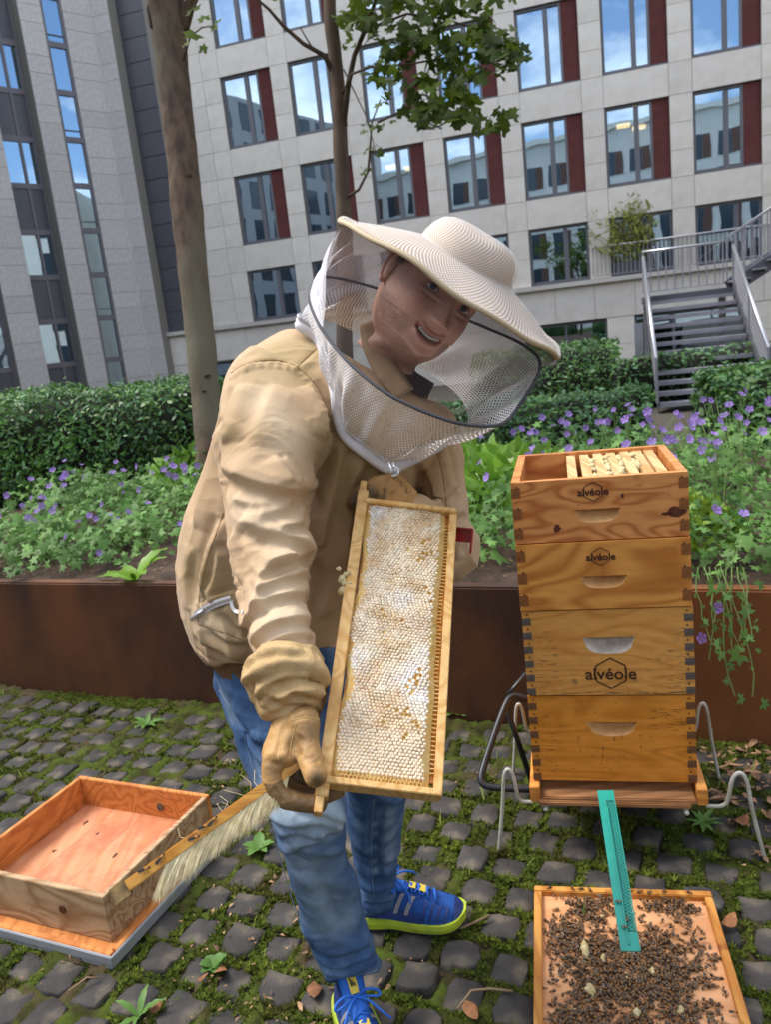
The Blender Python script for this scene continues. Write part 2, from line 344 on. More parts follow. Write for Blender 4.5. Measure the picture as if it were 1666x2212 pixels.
def scatter_ground(n, mask_lo, name, tv, tf, mats, size, tilt, mi=None, label='', cat='', zoff=0.0, noise_cut=-9, nsc=2.2, seed=3):
    c = np.stack([rng.uniform(-2.2, 1.5, n), rng.uniform(1.0, 3.9, n)], 1); c = c[bed_v(c) < -0.02]
    pr = c[:, 1]; c = c[rng.random(len(c)) < np.clip(2.2/pr**1.3, 0, 1)]
    dd = sett_dist(c); nn = fbm(np.c_[c, 0*c[:, 0]], nsc, 3, seed); ok = (dd+0.014*nn > mask_lo) & (nn > noise_cut); c = c[ok]
    R = rand_rots(len(c), tilt); s = size*np.exp(rng.normal(0, 0.42, len(c)))
    V, F_ = scatter(tv, tf, np.c_[c, np.full(len(c), -0.006+zoff)], R, s)
    o = big_mesh(name, V, F_, mats); o['label'] = label; o['category'] = cat; o['kind'] = 'stuff'; return o
# tuft: five little leaning blades
tv, tf = [], []
for k in range(6):
    a = k*math.pi/3+0.3; c, s = math.cos(a), math.sin(a); b = len(tv)
    tv += [[-0.22*s, 0.22*c, 0], [0.22*s, -0.22*c, 0], [0.75*c, 0.75*s, 0.75+0.2*(k % 2)]]; tf.append([b, b+1, b+2])
scatter_ground(260000, 0.0415, 'moss_tufts', tv, tf, M_TUFT, 0.0072, 0.6, label='fine green moss tufts growing in the sett joints', cat='moss', noise_cut=-0.42)
# grass blades
gv = [[-0.05, 0, 0], [0.05, 0, 0], [-0.035, 0.12, 0.5], [0.035, 0.12, 0.5], [0, 0.45, 0.95]]; gf = [[0, 1, 3], [0, 3, 2], [2, 3, 4]]
M_GRASS = leafmat('grass_blade', srgb('6d8a3a'), srgb('8fa04e'), 0.6)
scatter_ground(9000, 0.046, 'grass', gv, gf, M_GRASS, 0.03, 0.7, label='sparse short grass blades among the setts', cat='grass', noise_cut=0.12)
# crumbs of dead leaf and grit
cv = [[-0.9, -0.15, 0], [0.1, -0.42, 0.22], [0.8, 0.1, 0.0], [0.25, 0.3, 0.2], [-0.4, 0.22, 0.05]]; cf = [[0, 1, 4], [1, 3, 4], [1, 2, 3]]
M_CRUMB = mat('dead_leaf_crumb', srgb('a3805f'), 0.9, srgb('5d4431'), scale=45, rand=-0.55)
scatter_ground(7000, 0.03, 'leaf_litter', cv, cf, M_CRUMB, 0.0062, 0.5, label='brown crumbs of dead leaf and grit on the pavement', cat='litter', zoff=0.014, noise_cut=-0.1, seed=9)
c = np.stack([rng.uniform(0.85, 1.5, 700), rng.uniform(1.5, 2.3, 700)], 1); c = c[bed_v(c) < -0.03]
V, F_ = scatter(cv, cf, np.c_[c, rng.uniform(0.004, 0.02, len(c))], rand_rots(len(c), 0.4), 0.013*np.exp(rng.normal(0, 0.5, len(c))))
o = big_mesh('leaf_litter', V, F_, M_CRUMB); tag(o, 'heap of pale dry leaf litter beside the wire hive stand', 'litter', kind='stuff')

# ---- rusted steel planter edge: separate sheets, thin top return
M_CORTEN = mat('weathered_steel', srgb('5b3722'), 0.7, srgb('3c281c'), scale=3.2, detail=9, lo=0.36, hi=0.62, bump=0.3, bscale=120, third=(srgb('7d4c26'), 1.3, 0.46, 0.70), stretch=(1, 1, 0.6), spec=0.4)
planter = empty('planter_edge', bed(2.0, 0)); tag(planter, 'rusty brown weathering steel planter edge holding back the flower bed', 'planter')
LEN = [(-2.6, -0.35), (-0.345, 1.62), (1.625, 3.05), (3.055, 5.2)]
for a, b in LEN:
    q = MB(); p0, p1 = bed(a, 0.004), bed(b, 0.004); q.bar([p0[0], p0[1], 0.24], [p1[0], p1[1], 0.24], 0.008, 0.54)
    q.build('steel_panel', M_CORTEN, planter)
    q = MB(); p0, p1 = bed(a, 0.030), bed(b, 0.030); q.bar([p0[0], p0[1], 0.513], [p1[0], p1[1], 0.513], 0.044, 0.007); q.build('top_flange', M_CORTEN, planter)
# soil in the bed
M_SOIL = mat('bed_soil', srgb('5b4638'), 0.95, srgb('3c2f27'), scale=24, bump=1.0, bscale=70, third=(srgb('84705a'), 40.0, 0.62, 0.7))
us = np.linspace(-2.6, 5.2, 80); vs = np.linspace(0.012, 5.0, 50); V = []
for v in vs:
    for u in us: V.append(bed(u, v, 0.46+0.10*min(1, v/1.2)-0.5*max(0, v-2.6)/2.4))
V = np.array(V); V[:, 2] += 0.025*fbm(V, 6, 3)
idx = np.arange(len(V)).reshape(50, 80); Fq = np.stack([idx[:-1, :-1], idx[:-1, 1:], idx[1:, 1:], idx[1:, :-1]], -1).reshape(-1, 4)
o = big_mesh('bed_soil', V, Fq, M_SOIL, smooth=True); structure(o, 'dark crumbly soil of the raised flower bed')
# ================================================================ OFFICE BUILDING (stone grid facade)
TH = -0.304; FT = np.array([math.cos(TH), math.sin(TH), 0]); FN = np.array([-math.sin(TH), math.cos(TH), 0]); FO = np.array([-4.143, 30.507, 0])  # FN points into the building
RB = np.array([FT, FN, [0, 0, 1]]).T
def fp(u, d, z): return FO+FT*u+FN*d+np.array([0, 0, z])
MOD, WW = 2.593, 1.923; PW = MOD-WW
M_STONE = mat('pale_limestone', srgb('dfdad1'), 0.8, srgb('d2ccc1'), scale=1.6, bump=0.12, bscale=40, rand=0.05)
M_JOINT = mat('joint_grey', srgb('85817a'), 0.9)  # plain grey backing that shows in the gaps between panels
M_WFRAME = mat('window_frame_grey', srgb('65666c'), 0.45, spec=0.5)
M_SHUT = mat('red_shutter', srgb('85504d'), 0.65, srgb('784745'), scale=3)
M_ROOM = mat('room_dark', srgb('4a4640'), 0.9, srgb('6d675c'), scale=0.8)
M_CURT = mat('curtain_pale', srgb('b9b7ae'), 0.9, srgb('9a978c'), scale=1.5, stretch=(14, 14, 0.3))
M_SLAB = mat('concrete_band', srgb('c9c5be'), 0.8, srgb('bdb8b0'), scale=1.0, bump=0.1, bscale=30)
def glassmat(name, tint, refl, rough=0.004):
    m = bpy.data.materials.new(name); m.use_nodes = True; n = m.node_tree.nodes; L = m.node_tree.links; n.clear()
    o = n.new('ShaderNodeOutputMaterial'); g = n.new('ShaderNodeBsdfGlossy'); g.inputs['Roughness'].default_value = rough; g.inputs['Color'].default_value = (*tint, 1)
    t = n.new('ShaderNodeBsdfTransparent'); t.inputs['Color'].default_value = (0.55, 0.6, 0.6, 1); mx = n.new('ShaderNodeMixShader'); mx.inputs[0].default_value = refl
    tc = n.new('ShaderNodeTexCoord'); nn = n.new('ShaderNodeTexNoise'); nn.inputs['Scale'].default_value = 0.9; nn.inputs['Detail'].default_value = 1; L.new(tc.outputs['Object'], nn.inputs['Vector'])
    b = n.new('ShaderNodeBump'); b.inputs['Strength'].default_value = 0.016; b.inputs['Distance'].default_value = 0.15; L.new(nn.outputs['Fac'], b.inputs['Height']); L.new(b.outputs[0], g.inputs['Normal'])
    L.new(t.outputs[0], mx.inputs[1]); L.new(g.outputs[0], mx.inputs[2]); L.new(mx.outputs[0], o.inputs['Surface']); return m
M_GLASS = glassmat('window_glass', (0.62, 0.80, 0.97), 0.46)
office = empty('office_building', fp(8, 0, 0)); tag(office, 'pale stone office block with grid of windows and dark red shutters', 'building')
wall = MB(); Z0, Z1 = -0.5, 15.9; UL, UR = -4.27, 31.0
# backing: piers and spandrels as solid blocks, panels are laid on its face
rows = [(2.63, 4.45), (5.37, 7.75), (8.67, 11.05), (11.97, 14.35)]
cols = range(-1, 12)
wallo = None
def solid(u0, u1, z0, z1, d0=0.03, d1=0.45): wall.box(fp((u0+u1)/2, (d0+d1)/2, (z0+z1)/2), (u1-u0, d1-d0, z1-z0), RB)
ucol = lambda c: c*MOD
zs = [Z0, 2.5]+[q for r in rows for q in r]+[Z1]
solid(UL+2.5-1.2, UR, Z0+2.0, 2.63)            # band under the first row (ledge level)
zedges = [2.63]+[q for r in rows for q in r]+[Z1]
for k, r in enumerate(rows):
    top = rows[k+1][0] if k+1 < len(rows) else Z1
    solid(-PW, UR, r[1], top)                   # spandrel above
    for c in cols:
        if c == -1: continue
        u0 = ucol(c)-PW; solid(u0, ucol(c), r[0], r[1])
solid(-2.6, -PW, 2.63, Z1)
wallo = wall.build('wall', M_JOINT, office)
panel_cache = {}
def panel(u0, u1, z0, z1, gap=0.012):
    w_, h_ = round(u1-u0-gap, 3), round(z1-z0-gap, 3); key = (w_, h_)
    if key not in panel_cache:
        b = MB(); b.box((0, 0, 0), (w_, 0.034, h_)); panel_cache[key] = b.mesh('stone_panel', M_STONE)
    place(panel_cache[key], 'stone_panel', TR(fp((u0+u1)/2, 0.0135, (z0+z1)/2), RB), wallo)
NC = 9
for k, r in enumerate(rows):
    top = rows[k+1][0] if k+1 < len(rows) else Z1
    hh = (r[1]-r[0])/(3 if k else 2)
    for c in range(0, NC):
        for j in range(3 if k else 2): panel(ucol(c)-PW, ucol(c), r[0]+j*hh, r[0]+(j+1)*hh)       # pier stones
        panel(ucol(c)-PW, ucol(c), r[1], top); panel(ucol(c), ucol(c)+WW, r[1], top)             # spandrel stones
    if k:
        for j in range(3): panel(-2.2, -PW, r[0]+j*hh, r[0]+(j+1)*hh)
        panel(-2.2, -PW, r[1], top)
    else:
        for j in range(2): panel(-2.2, -PW, 2.63+j*0.91, 2.63+(j+1)*0.91)
        panel(-2.2, -PW, 4.45, 5.37)
# louvre shutter: one mesh of slats in a frame
def shutter_mesh(w_, h_):
    b = MB(); n = int(h_/0.052)
    for i in range(n): b.box((0, 0.01, -h_/2+(i+0.5)*h_/n), (w_, 0.03, h_/n*0.62), rot((1, 0, 0), 0.6))
    b.box((0, 0.03, 0), (w_, 0.006, h_)); return b.mesh('shutter', M_SHUT)
def win_meshes(w_, h_, shut):
    gw = w_-(0.50 if shut else 0.0); b = MB(); t = 0.075; d = 0.07; x0 = -w_/2
    b.box((x0+t/2, 0, 0), (t, d, h_)); b.box((x0+gw-t/2, 0, 0), (t, d, h_)); b.box((x0+gw/2, 0, h_/2-t/2), (gw-2*t, d, t)); b.box((x0+gw/2, 0, -h_/2+t/2+0.02), (gw-2*t, d, t+0.04))
    sx = x0+gw*(0.66 if shut else 0.62); b.box((sx, 0.004, 0), (0.15, d, h_-2*t-0.04))
    b.box((0, -0.05, -h_/2+0.02), (w_, 0.16, 0.04))
    fr = b.mesh('frame', M_WFRAME)
    p1 = MB(); xa, xb = x0+t-0.01, sx-0.07; p1.box(((xa+xb)/2, 0.012, 0.02), (xb-xa, 0.012, h_-2*t-0.03)); p1 = p1.mesh('pane', M_GLASS)
    p2 = MB(); xa, xb = sx+0.07, x0+gw-t+0.01; p2.box(((xa+xb)/2, 0.022, 0.02), (xb-xa, 0.012, h_-2*t-0.03)); p2 = p2.mesh('pane', M_GLASS)
    sh = None
    if shut:
        sh = shutter_mesh(0.5-0.012, h_-0.03)
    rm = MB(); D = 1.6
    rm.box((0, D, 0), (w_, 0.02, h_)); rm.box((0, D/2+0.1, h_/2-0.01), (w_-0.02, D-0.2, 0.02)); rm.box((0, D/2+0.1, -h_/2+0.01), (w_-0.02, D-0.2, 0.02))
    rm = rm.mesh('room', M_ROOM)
    return fr, p1, p2, sh, rm, (x0, gw)
WC = {}
def curtain_mesh(w_, h_):
    b = MB(); n = 26; x = np.linspace(-w_/2, w_/2, n); y = 0.035*np.sin(np.arange(n)*1.9)+0.01*np.sin(np.arange(n)*0.7)
    V = np.array([[a, c, z] for z in (-h_/2, h_/2) for a, c in zip(x, y)]); b.add(V, [(i, i+1, n+i+1, n+i) for i in range(n-1)]); return b.mesh('curtain', M_CURT, True)
CURT = {}
M_LAMP = bpy.data.materials.new('ceiling_lamp_lit'); M_LAMP.use_nodes = True
_b = M_LAMP.node_tree.nodes['Principled BSDF']; _b.inputs['Emission Color'].default_value = (1, 0.62, 0.25, 1); _b.inputs['Emission Strength'].default_value = 4.0
lampm = MB().box((0, 0, 0), (0.42, 0.3, 0.09)).mesh('ceiling_lamp', M_LAMP)
curt_on = {(0, 1), (0, 2), (1, 0), (1, 1), (1, 2), (1, 3), (0, 3)}; lamp_on = {(2, 1), (5, 1)}
for k, r in enumerate(rows):
    h_ = r[1]-r[0]
    for c in range(0, NC):
        shut = k > 0; key = (round(h_, 2), shut)
        if key not in WC: WC[key] = win_meshes(WW-0.01, h_-0.01, shut)
        fr, p1, p2, sh, rm, (x0, gw) = WC[key]; ctr = fp(ucol(c)+WW/2, 0.16, (r[0]+r[1])/2)
        wv = empty('window', ctr); wv.parent = office; wv.matrix_parent_inverse = parent_inv(office)
        for me in (fr, p1, p2, sh, rm):
            if me is None: continue
            off = np.array([0, -0.02, 0]) if me is fr else np.zeros(3)
            if me is sh: off = np.array([WW/2-0.26, -0.045, 0.01])
            if me is rm: off = np.array([0, 0.1, 0])
            place(me, me.name.split('.')[0], TR(ctr+RB @ off, RB), wv)
        if (c, k) in curt_on:
            if key not in CURT: CURT[key] = curtain_mesh(0.62, h_-0.15)
            for dx in ((-0.55, 0.2) if c == 1 else (-0.6,)):
                place(CURT[key], 'curtain', TR(ctr+RB @ np.array([dx+0.02, 0.25, 0]), RB), wv)
        if (c, k) in lamp_on:
            for dx, dy in ((-0.5, 0.55), (0.0, 1.2)): place(lampm, 'ceiling_lamp', TR(ctr+RB @ np.array([dx+0.1, dy+0.1, h_/2-0.45]), RB), wv)
# ledge and semi basement
b = MB(); b.box(fp(13.2, -0.02, 2.545), (34.0, 0.30, 0.15), RB); b.build('ledge', M_SLAB, office, bevel=0.012)
bw = []
low_w = [(-2.3, -0.25, 1.30), (1.0, 3.0, 1.25), (10.05, 12.75, 1.33), (13.62, 17.2, 1.33), (17.9, 24.0, 1.33)]
b = MB()
u_prev = -4.3
for (a, c_, zt) in low_w+[(31.0, 31.0, 1.3)]:
    if a > u_prev: b.box(fp((u_prev+a)/2, 0.22, 0.4), (a-u_prev, 0.38, 4.15), RB)
    if c_ > a: b.box(fp((a+c_)/2, 0.22, (zt+2.475)/2), (c_-a, 0.38, 2.475-zt), RB)
    u_prev = c_
base = b.build('basement_wall', M_JOINT, office)
def bpanel(u0, u1, z0, z1):
    w_, h_ = round(u1-u0-0.012, 3), round(z1-z0-0.012, 3); key = (w_, h_)
    if key not in panel_cache: panel_cache[key] = MB().box((0, 0, 0), (w_, 0.034, h_)).mesh('stone_panel', M_STONE)
    place(panel_cache[key], 'stone_panel', TR(fp((u0+u1)/2, 0.0135, (z0+z1)/2), RB), base)
for u in np.arange(-4.25, 18, 1.28):
    hitw = any(a-0.05 < u+1.28 and u < c_+0.05 for a, c_, zt in low_w)
    bpanel(u, u+1.28, 1.34, 2.465)
edges = [-4.25]+[q for a, c_, zt in low_w for q in (a, c_)]+[26.0]
for i in range(0, len(edges)-1, 2):
    a, c_ = edges[i], edges[i+1]
    if c_-a < 0.2: continue
    n = max(1, round((c_-a)/1.5))
    for j in range(n):
        for z0, z1 in ((-0.4, 0.46), (0.46, 1.33)): bpanel(a+(c_-a)*j/n, a+(c_-a)*(j+1)/n, z0, z1)
for a, c_, zt in low_w:
    ctr = fp((a+c_)/2, 0.2, (zt-0.6)/2); wv = empty('window', ctr); wv.parent = office; wv.matrix_parent_inverse = parent_inv(office)
    W_, H_ = c_-a, zt+0.6
    q = MB(); n = max(1, round(W_/1.3)); t = 0.07
    for i in range(n+1): q.box(ctr+RB @ np.array([-W_/2+t/2+(W_-t)*i/n, 0, 0]), (t, 0.08, H_), RB)
    q.box(ctr+RB @ np.array([0, 0, H_/2-0.05]), (W_, 0.075, 0.1), RB); q.build('frame', M_WFRAME, wv)
    for i in range(n):
        q = MB(); q.box(ctr+RB @ np.array([-W_/2+(W_)*(i+0.5)/n, 0.02, 0]), (W_/n-0.03, 0.012, H_-0.08), RB); q.build('pane', M_GLASS, wv)
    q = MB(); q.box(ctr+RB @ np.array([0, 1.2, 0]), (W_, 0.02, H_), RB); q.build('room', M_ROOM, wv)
b = MB(); b.box(fp(13.4, 4.2, 7.7), (35.5, 5.0, 16.4), RB); b.box(fp(13.4, 3.6, 15.98), (35.6, 7.9, 0.16), RB); b.build('roof_and_core', M_ROOM, office)

# dark metal panel bay at the left end
M_DARKP = mat('dark_metal_panel', srgb('56565c'), 0.38, srgb('4a4a52'), scale=0.7, spec=0.5, rand=0.06, stretch=(1, 1, 0.2))
dark = empty('panel_bay', fp(-3.2, 0, 2.6)); tag(dark, 'dark grey metal clad bay between the two stone buildings', 'building')
b = MB(); b.box(fp(-3.35, 0.25, 9.2), (2.4, 0.3, 13.3), RB); b.build('backing', M_JOINT, dark)
pm = MB().box((0, 0, 0), (2.05, 0.05, 0.775)).mesh('metal_panel', M_DARKP)
for i in range(17): place(pm, 'metal_panel', TR(fp(-3.23, 0.075, 2.98+i*0.80), RB), dark)

# ================================================================ GREY STONE TOWER on the left
WD = np.array([0.7175, 0.6966, 0]); WD /= np.linalg.norm(WD); WNI = np.array([-WD[1], WD[0], 0]); RL = np.array([WD, WNI, [0, 0, 1]]).T; EO = np.array([-8.441, 31.331, 0])
def lp(u, d, z): return EO+WD*u+WNI*d+np.array([0, 0, z])
M_GRAN = mat('grey_granite', srgb('c4c1bd'), 0.8, srgb('b2afab'), scale=9, detail=7, bump=0.15, bscale=50, rand=0.05)
M_BRONZE = mat('bronze_window_frame', srgb('68646a'), 0.45, spec=0.5)
tower = empty('stone_tower', lp(-4, 0, 0)); tag(tower, 'grey granite faced office tower with tall narrow window strips', 'building')
core = MB(); HT = 15.6; ZB = -0.5
for u0, u1, d0 in ((-1.10, -0.02, 0.03), (-2.66, -1.86, 0.03), (-5.05, -4.02, 0.03), (-7.7, -6.6, 0.03)):
    core.box(lp((u0+u1)/2, 0.5, (HT+ZB)/2), (u1-u0, 0.94, HT-ZB), RL)
core.box(lp(-4.5, 1.3, (HT+ZB)/2), (9.4, 0.2, HT-ZB), RL)
tw = core.build('wall', M_JOINT, tower)
gcache = {}
def gpanel(u0, u1, z0, z1, R=RL, at=lp, d=0.0135):
    key = (round(u1-u0, 3), round(z1-z0, 3))
    if key not in gcache: gcache[key] = MB().box((0, 0, 0), (key[0]-0.012, 0.034, key[1]-0.012)).mesh('stone_panel', M_GRAN)
    place(gcache[key], 'stone_panel', TR(at((u0+u1)/2, d, (z0+z1)/2), R), tw)
zj = [-0.5]; 
while zj[-1] < HT-0.3: zj.append(round(zj[-1]+(1.02 if len(zj) % 2 else 0.56), 3))
for u0, u1 in ((-1.10, -0.02), (-2.66, -1.86), (-5.05, -4.02), (-7.7, -6.6)):
    for i in range(len(zj)-1): gpanel(u0, u1, zj[i], zj[i+1])
# corner return, parallel to the office front
b = MB(); c0 = lp(-0.02, 0, 0); b.box(c0+FT*0.335+FN*0.44+np.array([0, 0, (HT+ZB)/2]), (0.70, 0.8, HT-ZB), RB); b.build('corner_pier', M_JOINT, tower)
for i in range(len(zj)-1):
    key = ('r', round(zj[i+1]-zj[i], 3))
    if key not in gcache: gcache[key] = MB().box((0, 0, 0), (0.70, 0.034, key[1]-0.012)).mesh('stone_panel', M_GRAN)
    place(gcache[key], 'stone_panel', TR(c0+FT*0.335+FN*0.022+np.array([0, 0, (zj[i]+zj[i+1])/2]), RB), tw)
# window strips
mull = [0.3+1.537*i for i in range(11)]
def strip(u0, u1, d, broad):
    for i in range(-1, len(mull)-1):
        z0 = mull[i] if i >= 0 else -0.4; z1 = mull[i+1] if i >= 0 else mull[0]
        ctr = lp((u0+u1)/2, d, (z0+z1)/2); W_, H_ = u1-u0, z1-z0
        wv = empty('window', ctr); wv.parent = tower; wv.matrix_parent_inverse = parent_inv(tower)
        q = MB(); t = 0.1 if broad else 0.085
        for s in (-1, 1): q.box(ctr+RL @ np.array([s*(W_/2-t/2), 0, 0]), (t, 0.1, H_), RL)
        q.box(ctr+RL @ np.array([0, 0.0, H_/2-0.05]), (W_-2*t, 0.09, 0.1), RL); q.box(ctr+RL @ np.array([0, 0.0, -H_/2+0.04]), (W_-2*t, 0.09, 0.08), RL)
        if broad: q.box(ctr+RL @ np.array([0.12, 0.0, 0]), (0.09, 0.085, H_-0.18), RL)
        q.build('frame', M_BRONZE, wv)
        if broad and i % 2 == 0:
            q = MB(); q.box(ctr+RL @ np.array([0, 0.01, 0]), (W_-0.1, 0.03, H_-0.1), RL); q.build('spandrel_panel', M_DARKP, wv)
        else:
            q = MB(); q.box(ctr+RL @ np.array([0, 0.02, 0]), (W_-0.1, 0.012, H_-0.1), RL); q.build('pane', M_GLASS, wv)
        if i % 2 == 0 and not broad:
            q = MB(); a = ctr+RL @ np.array([-W_/2+0.05, -0.03, -H_/2+0.3]); bb = ctr+RL @ np.array([W_/2-0.05, -0.03, -H_/2+0.3]); q.tube([a, bb], 0.015, 6); q.build('guard_rail', M_BRONZE, wv)
strip(-1.86, -1.10, 0.06, False); strip(-4.02, -2.66, 0.55, True); strip(-6.6, -5.05, 0.35, True)
ext = MB(); ext.box(lp(-22.5, 0.9, (HT+ZB)/2), (29.5, 1.0, HT-ZB), RL)
for i in range(9): ext.box(lp(-8.9-i*3.2, 0.2, (HT+ZB)/2), (1.2, 0.5, HT-ZB), RL)
ext.build('long_wing_wall', M_GRAN, tower)
exm = MB().box((0, 0, 0), (1.7, 0.05, 2.1)).mesh('window', M_DARKP)
for i in range(8):
    for k in range(5): place(exm, 'window', TR(lp(-10.5-i*3.2, 0.37, 1.8+k*3.07), RL), tower)

# ================================================================ COURTYARD BLOCK opposite (seen mirrored in the panes)
M_CREAM = mat('cream_render', srgb('efece2'), 0.85, srgb('e6e1d4'), scale=0.6)
M_DKWIN = mat('dark_glazing', srgb('3a434c'), 0.15, spec=0.6)
M_RED2 = mat('brown_shutter', srgb('6a4a3c'), 0.6)
opp = empty('courtyard_block', (8, -34, 0)); tag(opp, 'cream rendered office block across the courtyard mirrored in the window panes', 'building')
OT = np.array([math.cos(-0.12), math.sin(-0.12), 0]); ON = np.array([math.sin(0.12), math.cos(0.12), 0]); RO = np.array([OT, ON, [0, 0, 1]]).T
def op(u, d, z): return np.array([-12., -30, 0])+OT*u+ON*d+np.array([0, 0, z])
b = MB(); b.box(op(0, -5, 9.4), (96, 10, 19.8), RO); b.box(op(0, -5, 19.5), (96.6, 10.6, 0.5), RO); ow = b.build('wall', M_CREAM, opp)
wm1 = MB().box((0, 0, 0), (1.15, 0.06, 2.3)).mesh('window', M_DKWIN); wm2 = MB().box((0, 0, 0), (0.75, 0.07, 2.3)).mesh('shutter', M_RED2)
for k in range(5):
    for i in range(-17, 18):
        place(wm1, 'window', TR(op(i*2.7-0.4, 0.02, 2.6+k*3.4), RO), opp); place(wm2, 'shutter', TR(op(i*2.7+0.58, 0.02, 2.6+k*3.4), RO), opp)
b = MB(); b.box(np.array([-42., 2, 12.0]), (12, 62, 25)); b.build('west_wing', M_GRAN, opp)
for k in range(7):
    for i in range(-9, 10): place(wm1, 'window', TR((-35.98, 2+i*2.9, 2.6+k*3.4), rotz(math.pi/2) @ np.diag([1.4, 1, 1])), opp)
b = MB(); b.box(np.array([26., 2, 7.0]), (9, 34, 15)); wing = b.build('side_wing', M_CREAM, opp)
for k in range(4):
    for i in range(-5, 6): place(wm1, 'window', TR((21.48, 2+i*2.9, 2.6+k*3.4), rotz(math.pi/2)), opp)
# ================================================================ PLANTS
M_HEDGE = leafmat('hedge_leaf', srgb('486a30'), srgb('628c40'), 0.45, 0.25)
M_HEDGE2 = leafmat('hedge_leaf_blue', srgb('48704a'), srgb('6e9664'), 0.4, 0.25)
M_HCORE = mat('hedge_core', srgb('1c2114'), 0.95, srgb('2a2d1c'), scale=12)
M_GER = leafmat('geranium_leaf', srgb('547c3a'), srgb('78a054'), 0.55, 0.35)
M_STEM = mat('green_stem', srgb('6f8a48'), 0.7)
M_PETAL = mat('violet_petal', srgb('9474c8'), 0.6, srgb('b08cd8'), scale=30, rand=0.2, trans=0.35)
M_LAUREL = leafmat('laurel_leaf', srgb('6b9433'), srgb('8cb348'), 0.35, 0.4)
M_LIME = leafmat('lime_leaf', srgb('7c9a34'), srgb('9fb548'), 0.5, 0.4)
def oval_leaf(n=4, w_=0.42, fold=0.10, bend=0.18):
    v, f = [], []
    ys = np.linspace(0, 1, n+1)
    for i, y in enumerate(ys):
        hw = w_*math.sin(math.pi*min(0.98, max(0.02, y))**0.8)**0.8*0.5 if 0 < i < n else 0.004
        z = -bend*y*y
        v += [[-hw, y-0.5, z+fold*hw], [0, y-0.5, z], [hw, y-0.5, z+fold*hw]]
    for i in range(n):
        a = 3*i; f += [[a, a+1, a+4, a+3], [a+1, a+2, a+5, a+4]]
    return np.array(v), np.array(f)
def lobed_leaf(lobes=5, depth=0.45, spread=2.3):
    """palmate leaf as triangle fan (quads degenerate avoided: triangles)"""
    v = [[0, 0, 0]]; n = lobes*2+1
    for i in range(n):
        a = math.pi/2+(-spread+2*spread*i/(n-1)); r = 0.5*(1.0 if i % 2 == 1 else 1-depth)*(1.0-0.18*abs(i-(n-1)/2)/((n-1)/2))
        v.append([math.cos(a)*r, math.sin(a)*r, -0.10*r*r*4+(0.03 if i % 2 else -0.03)])
    return np.array(v), np.array([[0, i, i+1] for i in range(1, n)])
OV, OF = oval_leaf(); GV, GF = lobed_leaf(); MV, MF = lobed_leaf(5, 0.36, 2.5)
def hedge(name, label, pos, L, D, H, ang, n, size, mats, z0=0.0, seed=0, group=None):
    """clipped hedge: rounded box of leaves on a dark core"""
    h = empty(name, pos); tag(h, label, 'hedge', group); R = rotz(ang); pos = np.asarray(pos, float)
    core = MB()
    for t in np.linspace(-0.5, 0.5, 2): pass
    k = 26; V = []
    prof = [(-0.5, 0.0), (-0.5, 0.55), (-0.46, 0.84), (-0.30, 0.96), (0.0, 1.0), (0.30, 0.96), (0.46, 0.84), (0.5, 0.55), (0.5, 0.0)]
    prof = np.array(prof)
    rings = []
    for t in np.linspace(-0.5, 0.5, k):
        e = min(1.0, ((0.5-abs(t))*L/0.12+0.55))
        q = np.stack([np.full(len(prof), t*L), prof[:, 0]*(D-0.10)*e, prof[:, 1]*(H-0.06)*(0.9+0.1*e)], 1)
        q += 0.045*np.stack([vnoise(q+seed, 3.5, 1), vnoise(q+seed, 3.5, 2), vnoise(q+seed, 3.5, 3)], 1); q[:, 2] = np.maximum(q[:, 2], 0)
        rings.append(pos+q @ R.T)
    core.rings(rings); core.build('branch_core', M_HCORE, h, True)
    # leaves on the skin
    seg = np.r_[0, np.cumsum(np.linalg.norm(np.diff(prof*[D, H], axis=0), axis=1))]; s = rng.uniform(0, seg[-1], n); t = rng.uniform(-0.5, 0.5, n)*L
    py = np.interp(s, seg, prof[:, 0]*D); pz = np.interp(s, seg, prof[:, 1]*H)
    cy, cz = 0, H*0.55; nv = np.stack([rng.normal(0, 0.25, n), (py-cy)/D, (pz-cz)/H], 1)
    q = np.stack([t, py, pz], 1)
    ends = rng.random(n) < 0.16; q[ends, 0] = np.sign(q[ends, 0])*L/2; q[ends, 1] *= rng.random(ends.sum()); nv[ends] = np.stack([np.sign(q[ends, 0]), 0.3*rng.normal(size=ends.sum()), 0.3*rng.normal(size=ends.sum())], 1)
    off = 0.05*fbm(q+seed, 3.5, 3)+rng.normal(0, 0.014, n)+0.02*np.abs(rng.normal(size=n))*(pz > 0.9*H)
    nn = nv/np.linalg.norm(nv, axis=1)[:, None]; q = q+nn*off[:, None]; q[:, 2] = np.maximum(q[:, 2], 0.01)
    lean = nn+rng.normal(0, 0.55, (n, 3))+[0, 0, 0.35]
    V, F_ = scatter(OV, OF, pos+q @ R.T, np.einsum('ij,njk->nik', R, face_to(lean)), size*np.exp(rng.normal(0, 0.25, n)))
    o = big_mesh('foliage', V, F_, mats, mi=np.repeat((rng.random(n) < 0.35).astype(int), len(OF)) if isinstance(mats, list) else None, parent=h); o['kind'] = 'stuff'
    return h
ba = math.atan2(PD[1], PD[0])
hp = P(190, 930, 5.55)
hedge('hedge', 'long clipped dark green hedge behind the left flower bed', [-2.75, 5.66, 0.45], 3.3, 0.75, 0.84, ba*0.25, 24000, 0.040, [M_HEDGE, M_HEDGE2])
hedge('hedge', 'tall rounded clipped hedge standing before the steel stair', [1.68, 7.65, -0.35], 1.3, 0.9, 1.52, ba*0.5, 11000, 0.045, [M_HEDGE, M_HEDGE2], seed=3)
